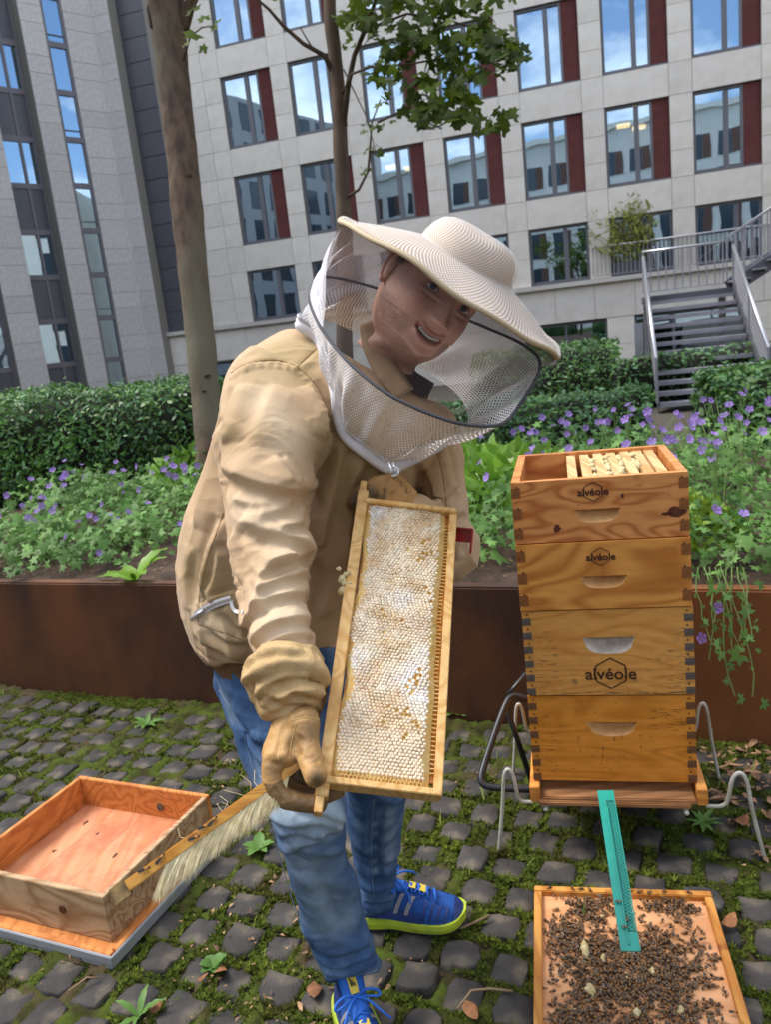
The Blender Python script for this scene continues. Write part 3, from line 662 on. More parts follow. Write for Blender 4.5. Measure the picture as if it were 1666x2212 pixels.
hedge('hedge', 'low bright green hedge in front of the tall rounded hedge', [1.02, 5.28, 0.2], 1.5, 0.5, 0.72, ba*0.4, 9000, 0.038, [M_HEDGE2, M_HEDGE], seed=5)
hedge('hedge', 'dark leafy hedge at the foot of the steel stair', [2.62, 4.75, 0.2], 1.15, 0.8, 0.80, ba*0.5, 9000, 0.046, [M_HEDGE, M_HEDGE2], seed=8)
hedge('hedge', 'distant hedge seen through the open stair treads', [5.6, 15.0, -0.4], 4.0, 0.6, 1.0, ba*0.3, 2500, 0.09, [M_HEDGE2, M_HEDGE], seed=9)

# flower: five petals
fv = [[0, 0, 0]]; ff = []
for k in range(5):
    a = k*2*math.pi/5; b_ = len(fv)
    for da, r, z in ((-0.5, 0.30, 0.05), (-0.55, 0.47, 0.15), (0, 0.54, 0.18), (0.55, 0.47, 0.15), (0.5, 0.30, 0.05)): fv.append([math.cos(a+da)*r, math.sin(a+da)*r, z])
    ff += [(0, b_, b_+1, b_+2), (0, b_+2, b_+3, b_+4)]
FLOWER = MB().add(fv, ff).mesh('flower', M_PETAL)
def geranium(pos, rad, hgt, nl, nf, size, group, label, loft=0.0, flat=0.55, leafm=None, fsize=0.036):
    g = empty('geranium_plant', pos); tag(g, label, 'flowering plant', group); pos = np.asarray(pos, float)
    a = rng.uniform(0, 2*math.pi, nl); r = np.sqrt(rng.random(nl))*rad; z = hgt*(1-(r/rad)**2*flat)*rng.uniform(0.45, 1.05, nl)
    q = np.stack([np.cos(a)*r, np.sin(a)*r, z], 1); q += 0.02*rng.normal(size=q.shape)
    nv = np.stack([np.cos(a)*r/rad*0.7, np.sin(a)*r/rad*0.7-0.35, np.ones(nl)], 1)+rng.normal(0, 0.45, (nl, 3))
    V, F_ = scatter(GV, GF, pos+q, face_to(nv), size*np.exp(rng.normal(0, 0.3, nl)))
    o = big_mesh('foliage', V, F_, leafm or M_GER, parent=g); o['kind'] = 'stuff'
    st = MB(); top = []
    for k in range(int(nf*1.4)):
        a_ = rng.uniform(0, 2*math.pi); rr = math.sqrt(rng.random())*rad; zz = hgt*(1-(rr/rad)**2*flat)*1.0+rng.uniform(0.01, 0.11)+loft
        b0 = pos+np.array([math.cos(a_)*rr*0.6, math.sin(a_)*rr*0.6, hgt*0.3]); t0 = pos+np.array([math.cos(a_)*rr, math.sin(a_)*rr, zz])
        top.append(t0); st.tube([b0, (b0+t0)/2+[0, 0, 0.03], t0], [0.0025, 0.002, 0.0015], 4, False)
    for k in range(int(nl*0.03)):
        a_ = rng.uniform(0, 2*math.pi); rr = rad*rng.random(); b0 = pos+np.array([math.cos(a_)*rr*0.3, math.sin(a_)*rr*0.3, 0.0]); t0 = pos+np.array([math.cos(a_)*rr, math.sin(a_)*rr, hgt*rng.uniform(0.6, 1.15)])
        st.tube([b0, (b0+t0)/2+[0, 0, 0.04], t0], [0.003, 0.0025, 0.0012], 4, False)
    if st.n: st.build('stems', M_STEM, g)['kind'] = 'stuff'
    for t0 in top:
        nv = nrm(np.array([rng.normal(0, 0.5), -0.75+rng.normal(0, 0.4), 0.7+rng.normal(0, 0.3)])); Rf = face_to(nv[None])[0]
        place(FLOWER, 'flower', TR(t0, Rf, fsize*rng.uniform(0.8, 1.25)), g)
    return g
LG, RG = 'geraniums in the left part of the bed', 'geraniums in the right part of the bed'
lab_l = 'violet flowered geranium clump in the bed below the long hedge'
lab_r = 'violet flowered geranium clump in the bed behind the hive stack'
for u, v, rad, hg, nl, nf in ((-0.35, 0.42, 0.42, 0.24, 420, 7), (0.15, 0.38, 0.36, 0.22, 380, 5), (0.52, 0.50, 0.33, 0.20, 320, 5), (0.0, 0.95, 0.48, 0.32, 420, 11), (0.55, 1.05, 0.42, 0.30, 380, 10), (0.98, 1.05, 0.36, 0.26, 300, 7),
                              (-0.45, 1.2, 0.45, 0.33, 360, 9), (0.25, 1.55, 0.5, 0.34, 360, 13), (0.85, 1.6, 0.45, 0.34, 320, 12), (-0.5, 1.75, 0.5, 0.36, 320, 8), (1.3, 1.5, 0.4, 0.3, 240, 6), (0.98, 0.75, 0.2, 0.18, 120, 2)):
    geranium(bed(u, v, 0.50), rad, hg, nl, nf, 0.058, LG, lab_l)
for u, v, rad, hg, nl, nf in ((2.15, 0.30, 0.30, 0.24, 340, 3), (2.45, 0.65, 0.36, 0.30, 360, 6), (2.95, 0.30, 0.26, 0.26, 260, 2), (3.18, 0.62, 0.34, 0.34, 330, 7), (2.9, 1.15, 0.4, 0.36, 340, 12), (3.3, 1.15, 0.36, 0.36, 300, 13),
                              (2.4, 1.35, 0.36, 0.30, 280, 6), (2.75, 1.75, 0.42, 0.34, 280, 14), (3.3, 1.75, 0.4, 0.36, 280, 13), (2.3, 1.9, 0.4, 0.32, 240, 8), (3.35, 0.22, 0.22, 0.22, 220, 2)):
    geranium(bed(u, v, 0.50), rad, hg, nl, nf, 0.052, RG, lab_r, loft=0.02)
# trailing shoot over the steel edge at the right of the hive
tr = empty('trailing_geranium', bed(3.02, 0.02, 0.5)); tag(tr, 'geranium shoots trailing over the steel edge beside the hive', 'flowering plant')
st = MB(); lq = []; fl = []
for k in range(9):
    a = P(1510+12*k, 1225, 2.36); pts = [a]; x, y = 1510+12*k, 1225.
    ln = random.choice((120, 200, 280, 160)); 
    for j in range(6):
        x += random.uniform(-6, 16); y += ln/6; pts.append(P(x, y, 2.34-0.02*j)); lq.append(pts[-1]+rng.normal(0, 0.012, 3)-[0, 0.02, 0])
    st.tube(pts, 0.002, 4, False)
    if k in (1, 3): fl.append(pts[-2 if k == 1 else 3])
st.build('stems', M_STEM, tr); lq = np.array(lq)
V, F_ = scatter(GV, GF, lq, face_to(np.tile([0, -1.0, 0.4], (len(lq), 1))+rng.normal(0, 0.4, (len(lq), 3))), 0.034*np.exp(rng.normal(0, 0.35, len(lq))))
o = big_mesh('foliage', V, F_, M_GER, parent=tr); o['kind'] = 'stuff'
for q in [P(1515, 1378, 2.28), P(1550, 1313, 2.28)]: place(FLOWER, 'flower', TR(q, face_to(np.array([[0.2, -1, 0.3]]))[0], 0.034), tr)
# glossy shrubs
def shrub(pos, rad, hgt, n, size, m, label, upright=0.8, flat=0.5):
    g = empty('shrub', pos); tag(g, label, 'shrub'); pos = np.asarray(pos, float); V_, F__, o_ = [], [], 0
    a = rng.uniform(0, 2*math.pi, n); r = np.sqrt(rng.random(n))*rad; z = hgt*(1-(r/rad)**2*flat)*rng.uniform(0.5, 1.03, n)
    q = np.stack([np.cos(a)*r, np.sin(a)*r, z], 1)
    # whorls: leaf long axis points up and out
    Y_ = np.stack([np.cos(a)*0.5+rng.normal(0, 0.45, n), np.sin(a)*0.5+rng.normal(0, 0.45, n), np.full(n, upright)+rng.normal(0, 0.25, n)], 1); Y_ /= np.linalg.norm(Y_, axis=1)[:, None]
    t_ = np.tile([0, -1.0, 0.5], (n, 1))+rng.normal(0, 0.5, (n, 3)); X_ = np.cross(Y_, t_); X_ /= np.linalg.norm(X_, axis=1)[:, None]; Z_ = np.cross(X_, Y_)
    V, F_ = scatter(OV, OF, pos+q, np.stack([X_, Y_, Z_], 2), size*np.exp(rng.normal(0, 0.2, n)))
    o = big_mesh('foliage', V, F_, m, parent=g); o['kind'] = 'stuff'
    st = MB()
    for k in range(14):
        a_ = rng.uniform(0, 6.28); st.tube([pos, pos+np.array([math.cos(a_)*rad*0.3, math.sin(a_)*rad*0.3, hgt*0.5]), pos+np.array([math.cos(a_)*rad*0.7, math.sin(a_)*rad*0.7, hgt*0.8])], [0.006, 0.004, 0.002], 5, False)
    st.build('stems', M_STEM, g)
shrub(bed(2.3, 1.05, 0.5), 0.42, 0.36, 420, 0.10, M_LAUREL, 'bright green laurel shrub behind the top hive box')
shrub(bed(1.95, 1.3, 0.5), 0.35, 0.38, 260, 0.10, M_LAUREL, 'bright green laurel shrub under the veil beside the jacket')
shrub(bed(3.05, 0.42, 0.48), 0.24, 0.28, 420, 0.045, M_LIME, 'yellow green small leaved shrub to the right of the upper hive boxes', 0.4)
shrub(bed(1.15, 1.2, 0.5), 0.3, 0.30, 300, 0.05, M_LIME, 'yellow green low shrub at the right end of the left flower bed', 0.4)
shrub(bed(0.05, 1.7, 0.52), 0.3, 0.36, 160, 0.11, M_LAUREL, 'bright green laurel shrub half hidden among the left geraniums')
shrub(bed(1.7, 0.5, 0.48), 0.5, 0.42, 420, 0.06, M_GER, 'dull green leafy shrub behind the beekeeper jacket')
M_WEED = leafmat('weed_leaf', srgb('557a36'), srgb('6d9346'), 0.5, 0.3)
# broad leaved weeds
def weed(pos, n, size, label, spread=0.9, name='weed_plant', m=None, wide=0.34, wav=0.06):
    g = empty(name, pos); tag(g, label, 'weed'); pos = np.asarray(pos, float)
    for k in range(n):
        a = k*2*math.pi/n+rng.uniform(-0.3, 0.3); L = size*rng.uniform(0.75, 1.1); b = MB(); m_ = 9; up = rng.uniform(0.35, 0.9)*spread
        ys = np.linspace(0, 1, m_); d = np.array([math.cos(a), math.sin(a), 0]); s_ = np.array([-d[1], d[0], 0]); V_ = []
        for i, y in enumerate(ys):
            c_ = pos+d*L*y*0.85+np.array([0, 0, L*(up*y-0.55*up*y*y)+0.004]); hw = L*wide*0.5*(math.sin(math.pi*min(0.97, y)**0.75)**0.9+0.04)
            V_ += [c_-s_*hw+[0, 0, hw*0.3+wav*L*math.sin(i*2.4)*0.4], c_, c_+s_*hw+[0, 0, hw*0.3+wav*L*math.sin(i*2.4+1.5)*0.4]]
        b.add(V_, [(3*i+j, 3*i+j+1, 3*i+j+4, 3*i+j+3) for i in range(m_-1) for j in (0, 1)]); b.build('leaf', m or (M_LAUREL if pos[2] > 0.3 else M_WEED), g, True)
weed(bed(0.82, 0.10, 0.49), 6, 0.20, 'broad pale green dock leaves at the edge of the left bed', 1.3)
weed(G(560, 1835), 7, 0.06, 'small leafy weed growing between setts beside the denim leg', 0.7, wide=0.5)
weed(G(318, 1568), 8, 0.085, 'green rosette weed between setts near the steel edge', 0.6, wide=0.24)
weed(G(300, 2200), 5, 0.07, 'narrow leaved weed growing between setts below the wooden tray', 1.2, wide=0.22)
weed(G(460, 2090), 9, 0.04, 'round leaved dark green weed beside the curled brown leaf', 0.9, wide=0.75)
weed(G(1520, 1780), 9, 0.07, 'grey green rosette weed behind the bee covered board', 0.5, wide=0.2)
weed(G(735, 1760), 6, 0.055, 'bright small weed seen between the two denim legs', 1.2, wide=0.5)
weed(G(980, 1545), 6, 0.09, 'small green weed at the foot of the steel edge', 0.9, wide=0.4)
# dry leaves on the pavement
M_DRY = mat('dry_leaf', srgb('a5714a'), 0.8, srgb('7d5233'), scale=40, rand=0.2, trans=0.1)
def dry_leaf(x, y, s, label):
    b = MB(); v, f = oval_leaf(6, 0.62, -0.5, -0.12); v = v.copy(); v[:, 2] += 0.10*np.sin(v[:, 1]*5+x); v[:, 0] *= 1+0.25*np.sin(v[:, 1]*19)
    b.add(v*s, f); o = b.build('fallen_leaf', M_DRY, None, True); o.location = Vector(G(x, y))+Vector((0, 0, 0.012+0.1*s)); o.rotation_euler = (random.uniform(-.25, .25), random.uniform(-.25, .25), random.uniform(0, 6)); tag(o, label, 'leaf', 'dry leaves on the pavement')
for x, y, s, l in ((515, 1760, 0.06, 'curled orange brown dry leaf beside the brush tip and denim leg'), (477, 2105, 0.05, 'flat orange brown dry leaf beside the round leaved weed'), (680, 2150, 0.055, 'grey brown dry leaf standing beside the near blue shoe'),
                    (340, 2185, 0.035, 'small pale dry leaf beside the narrow leaved weed'), (1020, 2195, 0.05, 'brown dry leaf right of the near blue shoe'), (1600, 1780, 0.06, 'pinkish dry leaf beside the wire stand leg'), (440, 2120, 0.03, 'tiny brown dry leaf under the round leaved weed'),
                    (905, 1985, 0.03, 'small tan dry leaf under the far blue shoe'), (1575, 2000, 0.05, 'pale brown dry leaf beside the bee covered board')):
    dry_leaf(x, y, s, l)
M_TWIG = mat('dry_twig', srgb('8a7358'), 0.85)
def twig(pts, r, label):
    o = MB().tube([G(*p)+np.array([0, 0, 0.012+0.006*math.sin(i*2)]) for i, p in enumerate(pts)], r, 6).build('twig', M_TWIG, None, True); tag(o, label, 'twig', 'dry twigs on the pavement')
twig([(905, 2012), (960, 2020), (1000, 2010), (1060, 1985)], 0.003, 'thin curved brown twig beside the far blue shoe toe')
twig([(620, 1905), (640, 1893), (665, 1897), (690, 1910)], 0.002, 'pale thin twig left of the denim leg')
twig([(990, 2190), (1020, 2155), (1060, 2142), (1110, 2150)], 0.003, 'bent grey brown twig left of the bee covered board')
twig([(150, 2150), (190, 2125), (215, 2118)], 0.002, 'short pale twig below the tin lid corner')

# ================================================================ TREES
M_BARK = mat('smooth_bark', srgb('6b5745'), 0.85, srgb('4a3b30'), scale=16, detail=9, lo=0.4, hi=0.62, bump=1.0, bscale=45, stretch=(1, 1, 0.5), third=(srgb('6b6553'), 1.6, 0.50, 0.62))
M_BARK2 = mat('dark_bark', srgb('6a5646'), 0.85, srgb('4f4136'), scale=9, bump=0.5, bscale=40, stretch=(1, 1, 0.4))
M_TLEAF = leafmat('maple_leaf', srgb('4a601e'), srgb('6b7f2a'), 0.45, 0.42)
def rough_tube(b, pts, rr, n=20, amp=0.05, sub=6):
    pts = np.asarray(pts, float); t = np.linspace(0, len(pts)-1, (len(pts)-1)*sub+1); i = np.clip(t.astype(int), 0, len(pts)-2); f = (t-i)[:, None]
    Pn = pts[i]*(1-f)+pts[i+1]*f; r_ = np.interp(t, np.arange(len(pts)), rr); s = len(b.v); b.tube(Pn, r_, n); v = b.v[-1]
    c = np.repeat(Pn, n, 0); d = v-c; v[:] = c+d*(1+amp*fbm(v, 9, 3)+amp*1.3*vnoise(v, 3.3, 4))[:, None]
t1 = empty('tree', P(458, 985, 5.05)); tag(t1, 'tree with thick smooth brown and olive trunk beside the long hedge', 'tree')
b = MB(); sp = [(462, 1040, 36), (455, 950, 34), (443, 850, 31), (428, 700, 31), (410, 520, 33), (392, 330, 34), (372, 150, 35), (358, 0, 38), (352, -120, 40), (346, -320, 36)]
rough_tube(b, [P(x, y, 5.05) for x, y, r in sp], [r*5.05/FPX for x, y, r in sp], 36, 0.05, 10); b.build('trunk', M_BARK, t1, True)
b = MB(); rough_tube(b, [P(392, 60, 5.05), P(420, -20, 4.95), P(470, -160, 4.9)], [0.05, 0.03, 0.02], 10, 0.05); rough_tube(b, [P(350, 0, 5.05), P(300, -90, 5.2), P(240, -260, 5.4)], [0.05, 0.04, 0.03], 10, 0.05)
b.tube([P(326, 60, 4.98), P(318, 20, 5.0), P(330, -30, 5.0)], 0.008, 6); b.build('branch', M_BARK, t1, True)
M_SCAR = mat('bark_scar', srgb('3a2e26'), 0.9, srgb('5a483a'), scale=60)
for x, y, rr in ((372, 215, 0.020), (408, 380, 0.022), (440, 1010 if False else 845, 0.018), (448, 812, 0.024), (352, 140, 0.016)):
    c_ = P(x, y, 5.05)-nrm(ray(x, y))*(33*5.05/FPX-0.004); b = MB(); tx = nrm(np.cross([0, 0, 1.], ray(x, y))); R_ = []
    for r_, d_ in ((1.0, 0.0), (0.75, 0.008), (0.4, 0.006), (0.1, 0.0)): R_.append(np.array([c_+tx*math.cos(a)*rr*r_+np.array([0, 0, 1.])*math.sin(a)*rr*0.5*r_-nrm(ray(x, y))*d_ for a in np.arange(10)*0.628]))
    b.rings(R_).build('branch_scar', M_SCAR, t1, True)
def maple(pos, size, nv): return scatter(MV, MF, pos, face_to(nv), size)
def crown(parent, centers, n_per, spread, size, name='crown'):
    q = np.concatenate([c+rng.normal(0, 1, (n_per, 3))*np.array(spread)*rng.uniform(0.6, 1.2) for c in centers]); n = len(q)
    nv = np.tile([0, -0.55, 0.6], (n, 1))+rng.normal(0, 0.6, (n, 3))
    V, F_ = maple(q, size*np.exp(rng.normal(0, 0.3, n)), nv); o = big_mesh(name, V, F_, M_TLEAF, parent=parent); o['kind'] = 'stuff'; return o
big = []
for x, y, z, s in ((418, 72, 4.8, 0.16), (465, 52, 4.8, 0.13), (437, 108, 4.8, 0.09), (415, 20, 4.85, 0.15), (440, 40, 4.75, 0.11), (400, 95, 4.8, 0.08)): big.append((P(x, y, z), s))
V, F_ = maple(np.array([q for q, s in big]), np.array([s for q, s in big]), np.array([[rng.normal(0, .4), -0.8, 0.5+rng.normal(0, .3)] for _ in big])); o = big_mesh('leaf_spray', V, F_, M_TLEAF, parent=t1); o['kind'] = 'stuff'
b = MB(); b.tube([P(395, 130, 4.95), P(410, 80, 4.82), P(435, 60, 4.8), P(470, 55, 4.8)], [0.008, 0.006, 0.004, 0.002], 5); b.tube([P(398, 60, 4.95), P(430, -10, 4.85)], [0.01, 0.006], 5); b.build('twig', M_BARK2, t1)
cs = [P(random.uniform(60, 700), random.uniform(-520, -250), random.uniform(4.3, 6.4)) for _ in range(22)]
crown(t1, cs, 60, (0.3, 0.3, 0.22), 0.13)

t2 = empty('tree', P(746, 1200, 6.3)); tag(t2, 'slender leaning tree with dark trunk and leafy overhanging crown behind the hat', 'tree')
b = MB(); Z = 6.3; sp = [(746, 1200, 20), (745, 920, 19), (744, 700, 18), (746, 560, 17.5), (742, 450, 17), (736, 330, 16.5), (731, 200, 16), (722, 110, 15.5), (712, 30, 14), (708, -120, 12), (705, -320, 9)]
rough_tube(b, [P(x, y, Z) for x, y, r in sp], [r*Z/FPX for x, y, r in sp], 18, 0.05); b.build('trunk', M_BARK2, t2, True)
def brs(b, pts, r0, r1, z): b.tube([P(x, y, z+dz) for x, y, dz in pts], np.linspace(r0, r1, len(pts)), 7)
b = MB()
brs(b, [(722, 165, 0), (700, 120, -.05), (655, 95, -.1), (610, 55, -.15), (580, 20, -.2), (545, -10, -.25)], 0.022, 0.009, Z)
brs(b, [(700, 120, -.05), (672, 100, -.1), (655, 72, -.12), (648, 60, -.15)], 0.008, 0.004, Z)
brs(b, [(738, 300, 0), (752, 180, -.1), (765, 120, -.15), (790, 60, -.2), (812, 0, -.3), (830, -60, -.4)], 0.026, 0.012, Z)
brs(b, [(735, 215, 0), (760, 160, -.2), (800, 145, -.35), (880, 140, -.5), (960, 125, -.6), (1040, 110, -.7), (1100, 105, -.75)], 0.012, 0.004, Z)
brs(b, [(745, 430, 0), (775, 410, -.15), (795, 370, -.25), (800, 310, -.3), (803, 265, -.3), (822, 215, -.35)], 0.013, 0.005, Z)
brs(b, [(815, 265, -.3), (860, 245, -.35), (905, 255, -.4), (945, 275, -.4), (985, 255, -.45), (1060, 260, -.5)], 0.009, 0.004, Z)
brs(b, [(800, 60, -.25), (880, 30, -.45), (960, 40, -.5), (1050, 70, -.6), (1120, 95, -.65)], 0.010, 0.004, Z)
brs(b, [(742, 150, 0), (790, 250, -.2), (812, 330, -.3)], 0.006, 0.003, Z)
brs(b, [(705, -40, 0), (780, -90, -.3), (900, -130, -.5), (1020, -140, -.7)], 0.02, 0.006, Z); brs(b, [(710, -100, 0), (640, -200, -.1), (560, -330, -.2)], 0.02, 0.008, Z)
b.build('branch', M_BARK2, t2, True)
clumps = [(770, 20, 30), (800, 50, 30), (850, 30, 40), (880, 70, 36), (905, 110, 34), (850, 110, 34), (820, 160, 26), (870, 170, 34), (920, 170, 38), (960, 90, 40), (930, 40, 34), (985, 140, 34), (1000, 90, 34), (1040, 60, 34), (1060, 110, 40),
          (1100, 90, 34), (1090, 130, 30), (1120, 115, 26), (1020, 160, 34), (990, 200, 30), (950, 230, 30), (905, 220, 26), (1010, 235, 34), (1050, 270, 28), (1085, 265, 24), (980, 260, 22), (925, 260, 20), (880, 250, 18), (805, 270, 16), (800, 320, 14), (790, 370, 10), (822, 330, 10), (840, 210, 18), (760, 90, 18), (745, 40, 20), (830, -20, 40), (920, -20, 44), (1010, -10, 40), (970, 20, 36), (870, -30, 40), (780, -40, 40)]
q = []; sz = []
for x, y, s in clumps:
    z = 6.3-0.35-0.35*min(1, max(0, (x-760)/340)); n = int(11*(s/30)**1.6)+3
    for _ in range(n): q.append(P(x+random.gauss(0, s*0.55), y+random.gauss(0, s*0.5), z+random.gauss(0, 0.16))); sz.append(random.uniform(0.10, 0.19)*(0.55 if s < 20 else 1))
q = np.array(q); V, F_ = maple(q, np.array(sz), np.tile([0, -0.5, 0.55], (len(q), 1))+rng.normal(0, 0.5, (len(q), 3))); o = big_mesh('crown', V, F_, M_TLEAF, parent=t2); o['kind'] = 'stuff'
cs = [P(random.uniform(560, 1250), random.uniform(-620, -140), random.uniform(5.2, 7.2)) for _ in range(26)]
crown(t2, cs, 60, (0.3, 0.3, 0.22), 0.13, 'upper_crown')
# ================================================================ STEEL STAIR
M_STEEL = mat('galvanised_steel', srgb('9c9ca2'), 0.5, srgb('8a8a92'), scale=2.5, metal=0.2, spec=0.5)
M_STEELD = mat('dark_steel', srgb('5a5a62'), 0.5, metal=0.3)
M_RAIL = mat('bright_handrail', srgb('c2c2c4'), 0.3, metal=0.8)
SW = np.array([0.956, -0.294, 0]); SD = np.array([0.294, 0.956, 0]); SB = np.array([4.98, 13.75, -0.37]); RS = np.array([SW, SD, [0, 0, 1]]).T
RUN, RISE, NST, WID = 0.325, 0.1625, 12, 1.72
stair = empty('steel_staircase', SB); tag(stair, 'grey steel staircase with open treads, sheet sides and bright handrails', 'staircase')
tm = MB(); tm.box((0, 0, 0), (WID-0.02, 0.27, 0.035)); tm.box((0, -0.13, -0.03), (WID-0.02, 0.012, 0.05)); tm = tm.mesh('tread', M_STEEL)
for i in range(NST): place(tm, 'tread', TR(SB+SW*WID/2+SD*RUN*(i+0.5)+np.array([0, 0, RISE*(i+1)]), RS), stair)
T0 = SB+SD*RUN*NST+np.array([0, 0, RISE*(NST+1)])
def sheet(name, s, z0, z1, th=0.012, m=M_STEEL):
    b = MB(); o = SB+SW*s; a0 = o; a1 = o+SD*RUN*NST+np.array([0, 0, RISE*NST]); q = np.array([0, 0, 1.])
    V = [a0+q*z0, a1+q*z0, a1+q*z1, a0+q*z1]; V = V+[v+SW*th for v in V]
    b.add(V, [(0, 1, 2, 3), (7, 6, 5, 4), (0, 4, 5, 1), (1, 5, 6, 2), (2, 6, 7, 3), (3, 7, 4, 0)]); return b.build(name, m, stair)
for s in (-0.02, WID+0.01): sheet('stringer', s, -0.06, 0.28, 0.02, M_STEELD)
sheet('side_sheet', -0.045, 0.30, 0.86); sheet('side_sheet', WID+0.035, 0.30, 0.86)
for s in (-0.03, WID+0.03):
    o = SB+SW*s; a0 = o+np.array([0, 0, 0.96]); a1 = o+SD*RUN*NST+np.array([0, 0, RISE*NST+0.96])
    MB().tube([a0, a1], 0.035, 8).build('handrail', M_RAIL, stair, True)
    for t in (0.0, 0.5, 1.0):
        p = o+SD*RUN*NST*t+np.array([0, 0, RISE*NST*t]); MB().bar(p+[0, 0, 0.2], p+[0, 0, 0.98], 0.05, 0.05, up=SD).build('post', M_STEEL, stair)
# landing and its railing
b = MB(); b.box(T0+SW*WID/2+SD*0.75-np.array([0, 0, 0.1]), (WID+0.1, 1.5, 0.14), RS); b.build('landing', M_STEELD, stair)
for s in (0.05, WID-0.05):
    p = T0+SW*s+SD*1.3; MB().bar([p[0], p[1], -0.45], [p[0], p[1], T0[2]-0.18], 0.14, 0.14, up=SD).build('column', M_STEEL, stair)
p = SB-SW*0.25+SD*1.6; MB().bar([p[0], p[1], -0.45], [p[0], p[1], 1.2], 0.16, 0.16, up=SD).build('column', M_STEEL, stair)
def railing(root, A, B, h, n, r=0.011, post=0.02, mr=M_RAIL):
    A, B = np.asarray(A, float), np.asarray(B, float); up = np.array([0, 0, 1.])
    MB().tube([A+up*h, B+up*h], 0.026, 8).build('handrail', mr, root, True); MB().tube([A+up*0.1, B+up*0.1], 0.014, 6).build('bottom_rail', M_STEEL, root)
    me = MB().box((0, 0, h/2+0.04), (2*r, 2*r, h-0.1)).mesh('baluster', M_STEEL)
    for i in range(n+1): place(me, 'baluster', TR(A+(B-A)*i/n), root)
railing(stair, T0+SD*1.45+SW*0.0, T0+SD*1.45+SW*WID, 1.0, 10)
# second flight rising along the front of the building
UP0 = T0+SW*(WID+0.1)+SD*0.2; UPD = nrm(SW*0.985+SD*0.17); n2 = 13
for i in range(n2):
    place(tm, 'tread', TR(UP0+UPD*0.3*(i+0.5)+SD*0.7+np.array([0, 0, RISE*(i+1)-0.05]), RS @ rotz(math.pi/2)), stair)
E_ = UP0+UPD*0.3*n2+np.array([0, 0, RISE*n2])
for k, off in enumerate((0.0, 1.4)):
    o = SD*off; MB().bar(UP0+o, E_+o, 0.03, 0.28, up=np.cross(UPD, SD)).build('stringer', M_STEELD, stair)
    railing(stair, UP0+o+[0, 0, 0.08], E_+o+[0, 0, 0.08], 1.0, 22)
# ---- terrace railing in front of the office windows, bamboo in a trough
tr_ = empty('terrace_railing', fp(14, -0.15, 2.62)); tag(tr_, 'thin steel baluster railing on the stone ledge below the bamboo', 'railing')
railing(tr_, fp(12.4, -0.12, 2.6), fp(20, -0.12, 2.6), 1.0, 58)
M_BAM = leafmat('bamboo_leaf', srgb('75803a'), srgb('9aa050'), 0.5, 0.4); M_CANE = mat('bamboo_cane', srgb('8d8a55'), 0.6)
M_TROUGH = mat('grey_trough', srgb('5c5c60'), 0.6)
bam = empty('potted_bamboo', fp(13.6, -0.05, 2.62)); tag(bam, 'yellowish potted bamboo on the ledge behind the steel railing', 'plant')
b = MB()
b.box(fp(13.6, 0.04, 2.83), (1.0, 0.18, 0.42), RB); b.build('trough', M_TROUGH, bam)
b = MB(); q = []
for k in range(26):
    a = fp(13.6+rng.uniform(-0.4, 0.4), 0.04, 3.0); t = a+FT*rng.normal(0, 0.5)-FN*abs(rng.normal(0.1, 0.2))+np.array([0, 0, rng.uniform(0.8, 2.2)]); b.tube([a, (a+t)/2+[0, 0, 0.12], t], [0.012, 0.009, 0.004], 4, False)
    for j in range(26): w_ = rng.uniform(0.15, 1.0); q.append(a+(t-a)*w_+rng.normal(0, 0.12, 3))
b.build('canes', M_CANE, bam)['kind'] = 'stuff'; q = np.array(q); q[:, 1] = np.minimum(q[:, 1], 99)
V, F_ = scatter(OV*[0.5, 1, 1], OF, q, face_to(np.tile([0, -1.0, 0.3], (len(q), 1))+rng.normal(0, 0.6, (len(q), 3))), 0.2*np.exp(rng.normal(0, 0.3, len(q)))); o = big_mesh('foliage', V, F_, M_BAM, parent=bam); o['kind'] = 'stuff'
# ================================================================ BEEHIVE
HA = -0.233; HX = np.array([math.cos(HA), math.sin(HA), 0]); HY = np.array([-math.sin(HA), math.cos(HA), 0]); RH = np.array([HX, HY, [0, 0, 1]]).T; HO = np.array([0.315, 1.903, 0])
HW, HL = 0.413, 0.425
def hp_(u, v, z): return HO+HX*u+HY*v+np.array([0, 0, z])
W_TOP = wood('pine_orange', srgb('dd9858'), srgb('b56a34'), 0, 13, 0.5, (srgb('7d3f1c'), 0.62, 0.82, 9.0), 0.15)
W_TOP2 = wood('pine_amber', srgb('e09c4c'), srgb('bd7632'), 0, 11, 0.5, (srgb('a4662c'), 0.6, 0.85, 7.0), 0.15)
W_DEEP = wood('pine_worn', srgb('db9f52'), srgb('ca8a40'), 0, 16, 0.6, (srgb('5d5247'), 0.60, 0.74, 16.0), 0.05)
W_DEEP2 = wood('pine_honey', srgb('dd9238'), srgb('c97e28'), 0, 14, 0.5, (srgb('7c5226'), 0.66, 0.84, 14.0), 0.15)
M_END1 = mat('end_grain_brown', srgb('96602f'), 0.8, srgb('7b4a22'), scale=60)
M_END2 = mat('end_grain_grey', srgb('6a6058'), 0.85, srgb('4f4843'), scale=60)
M_END3 = mat('end_grain_dark', srgb('7a5532'), 0.85, srgb('5c3f26'), scale=60)
M_INK = mat('branded_ink', srgb('4a2a18'), 0.9)
M_KNOT = mat('wood_knot', srgb('6a3418'), 0.7, srgb('3f1c0e'), scale=120)
M_NAIL = mat('nail_rust', srgb('3d2a20'), 0.7)
M_CUT = mat('routed_wood', srgb('cf9f68'), 0.7, srgb('b9834a'), scale=30)
M_CUTP = mat('routed_wood_pale', srgb('c9bfb2'), 0.7, srgb('a09488'), scale=40)
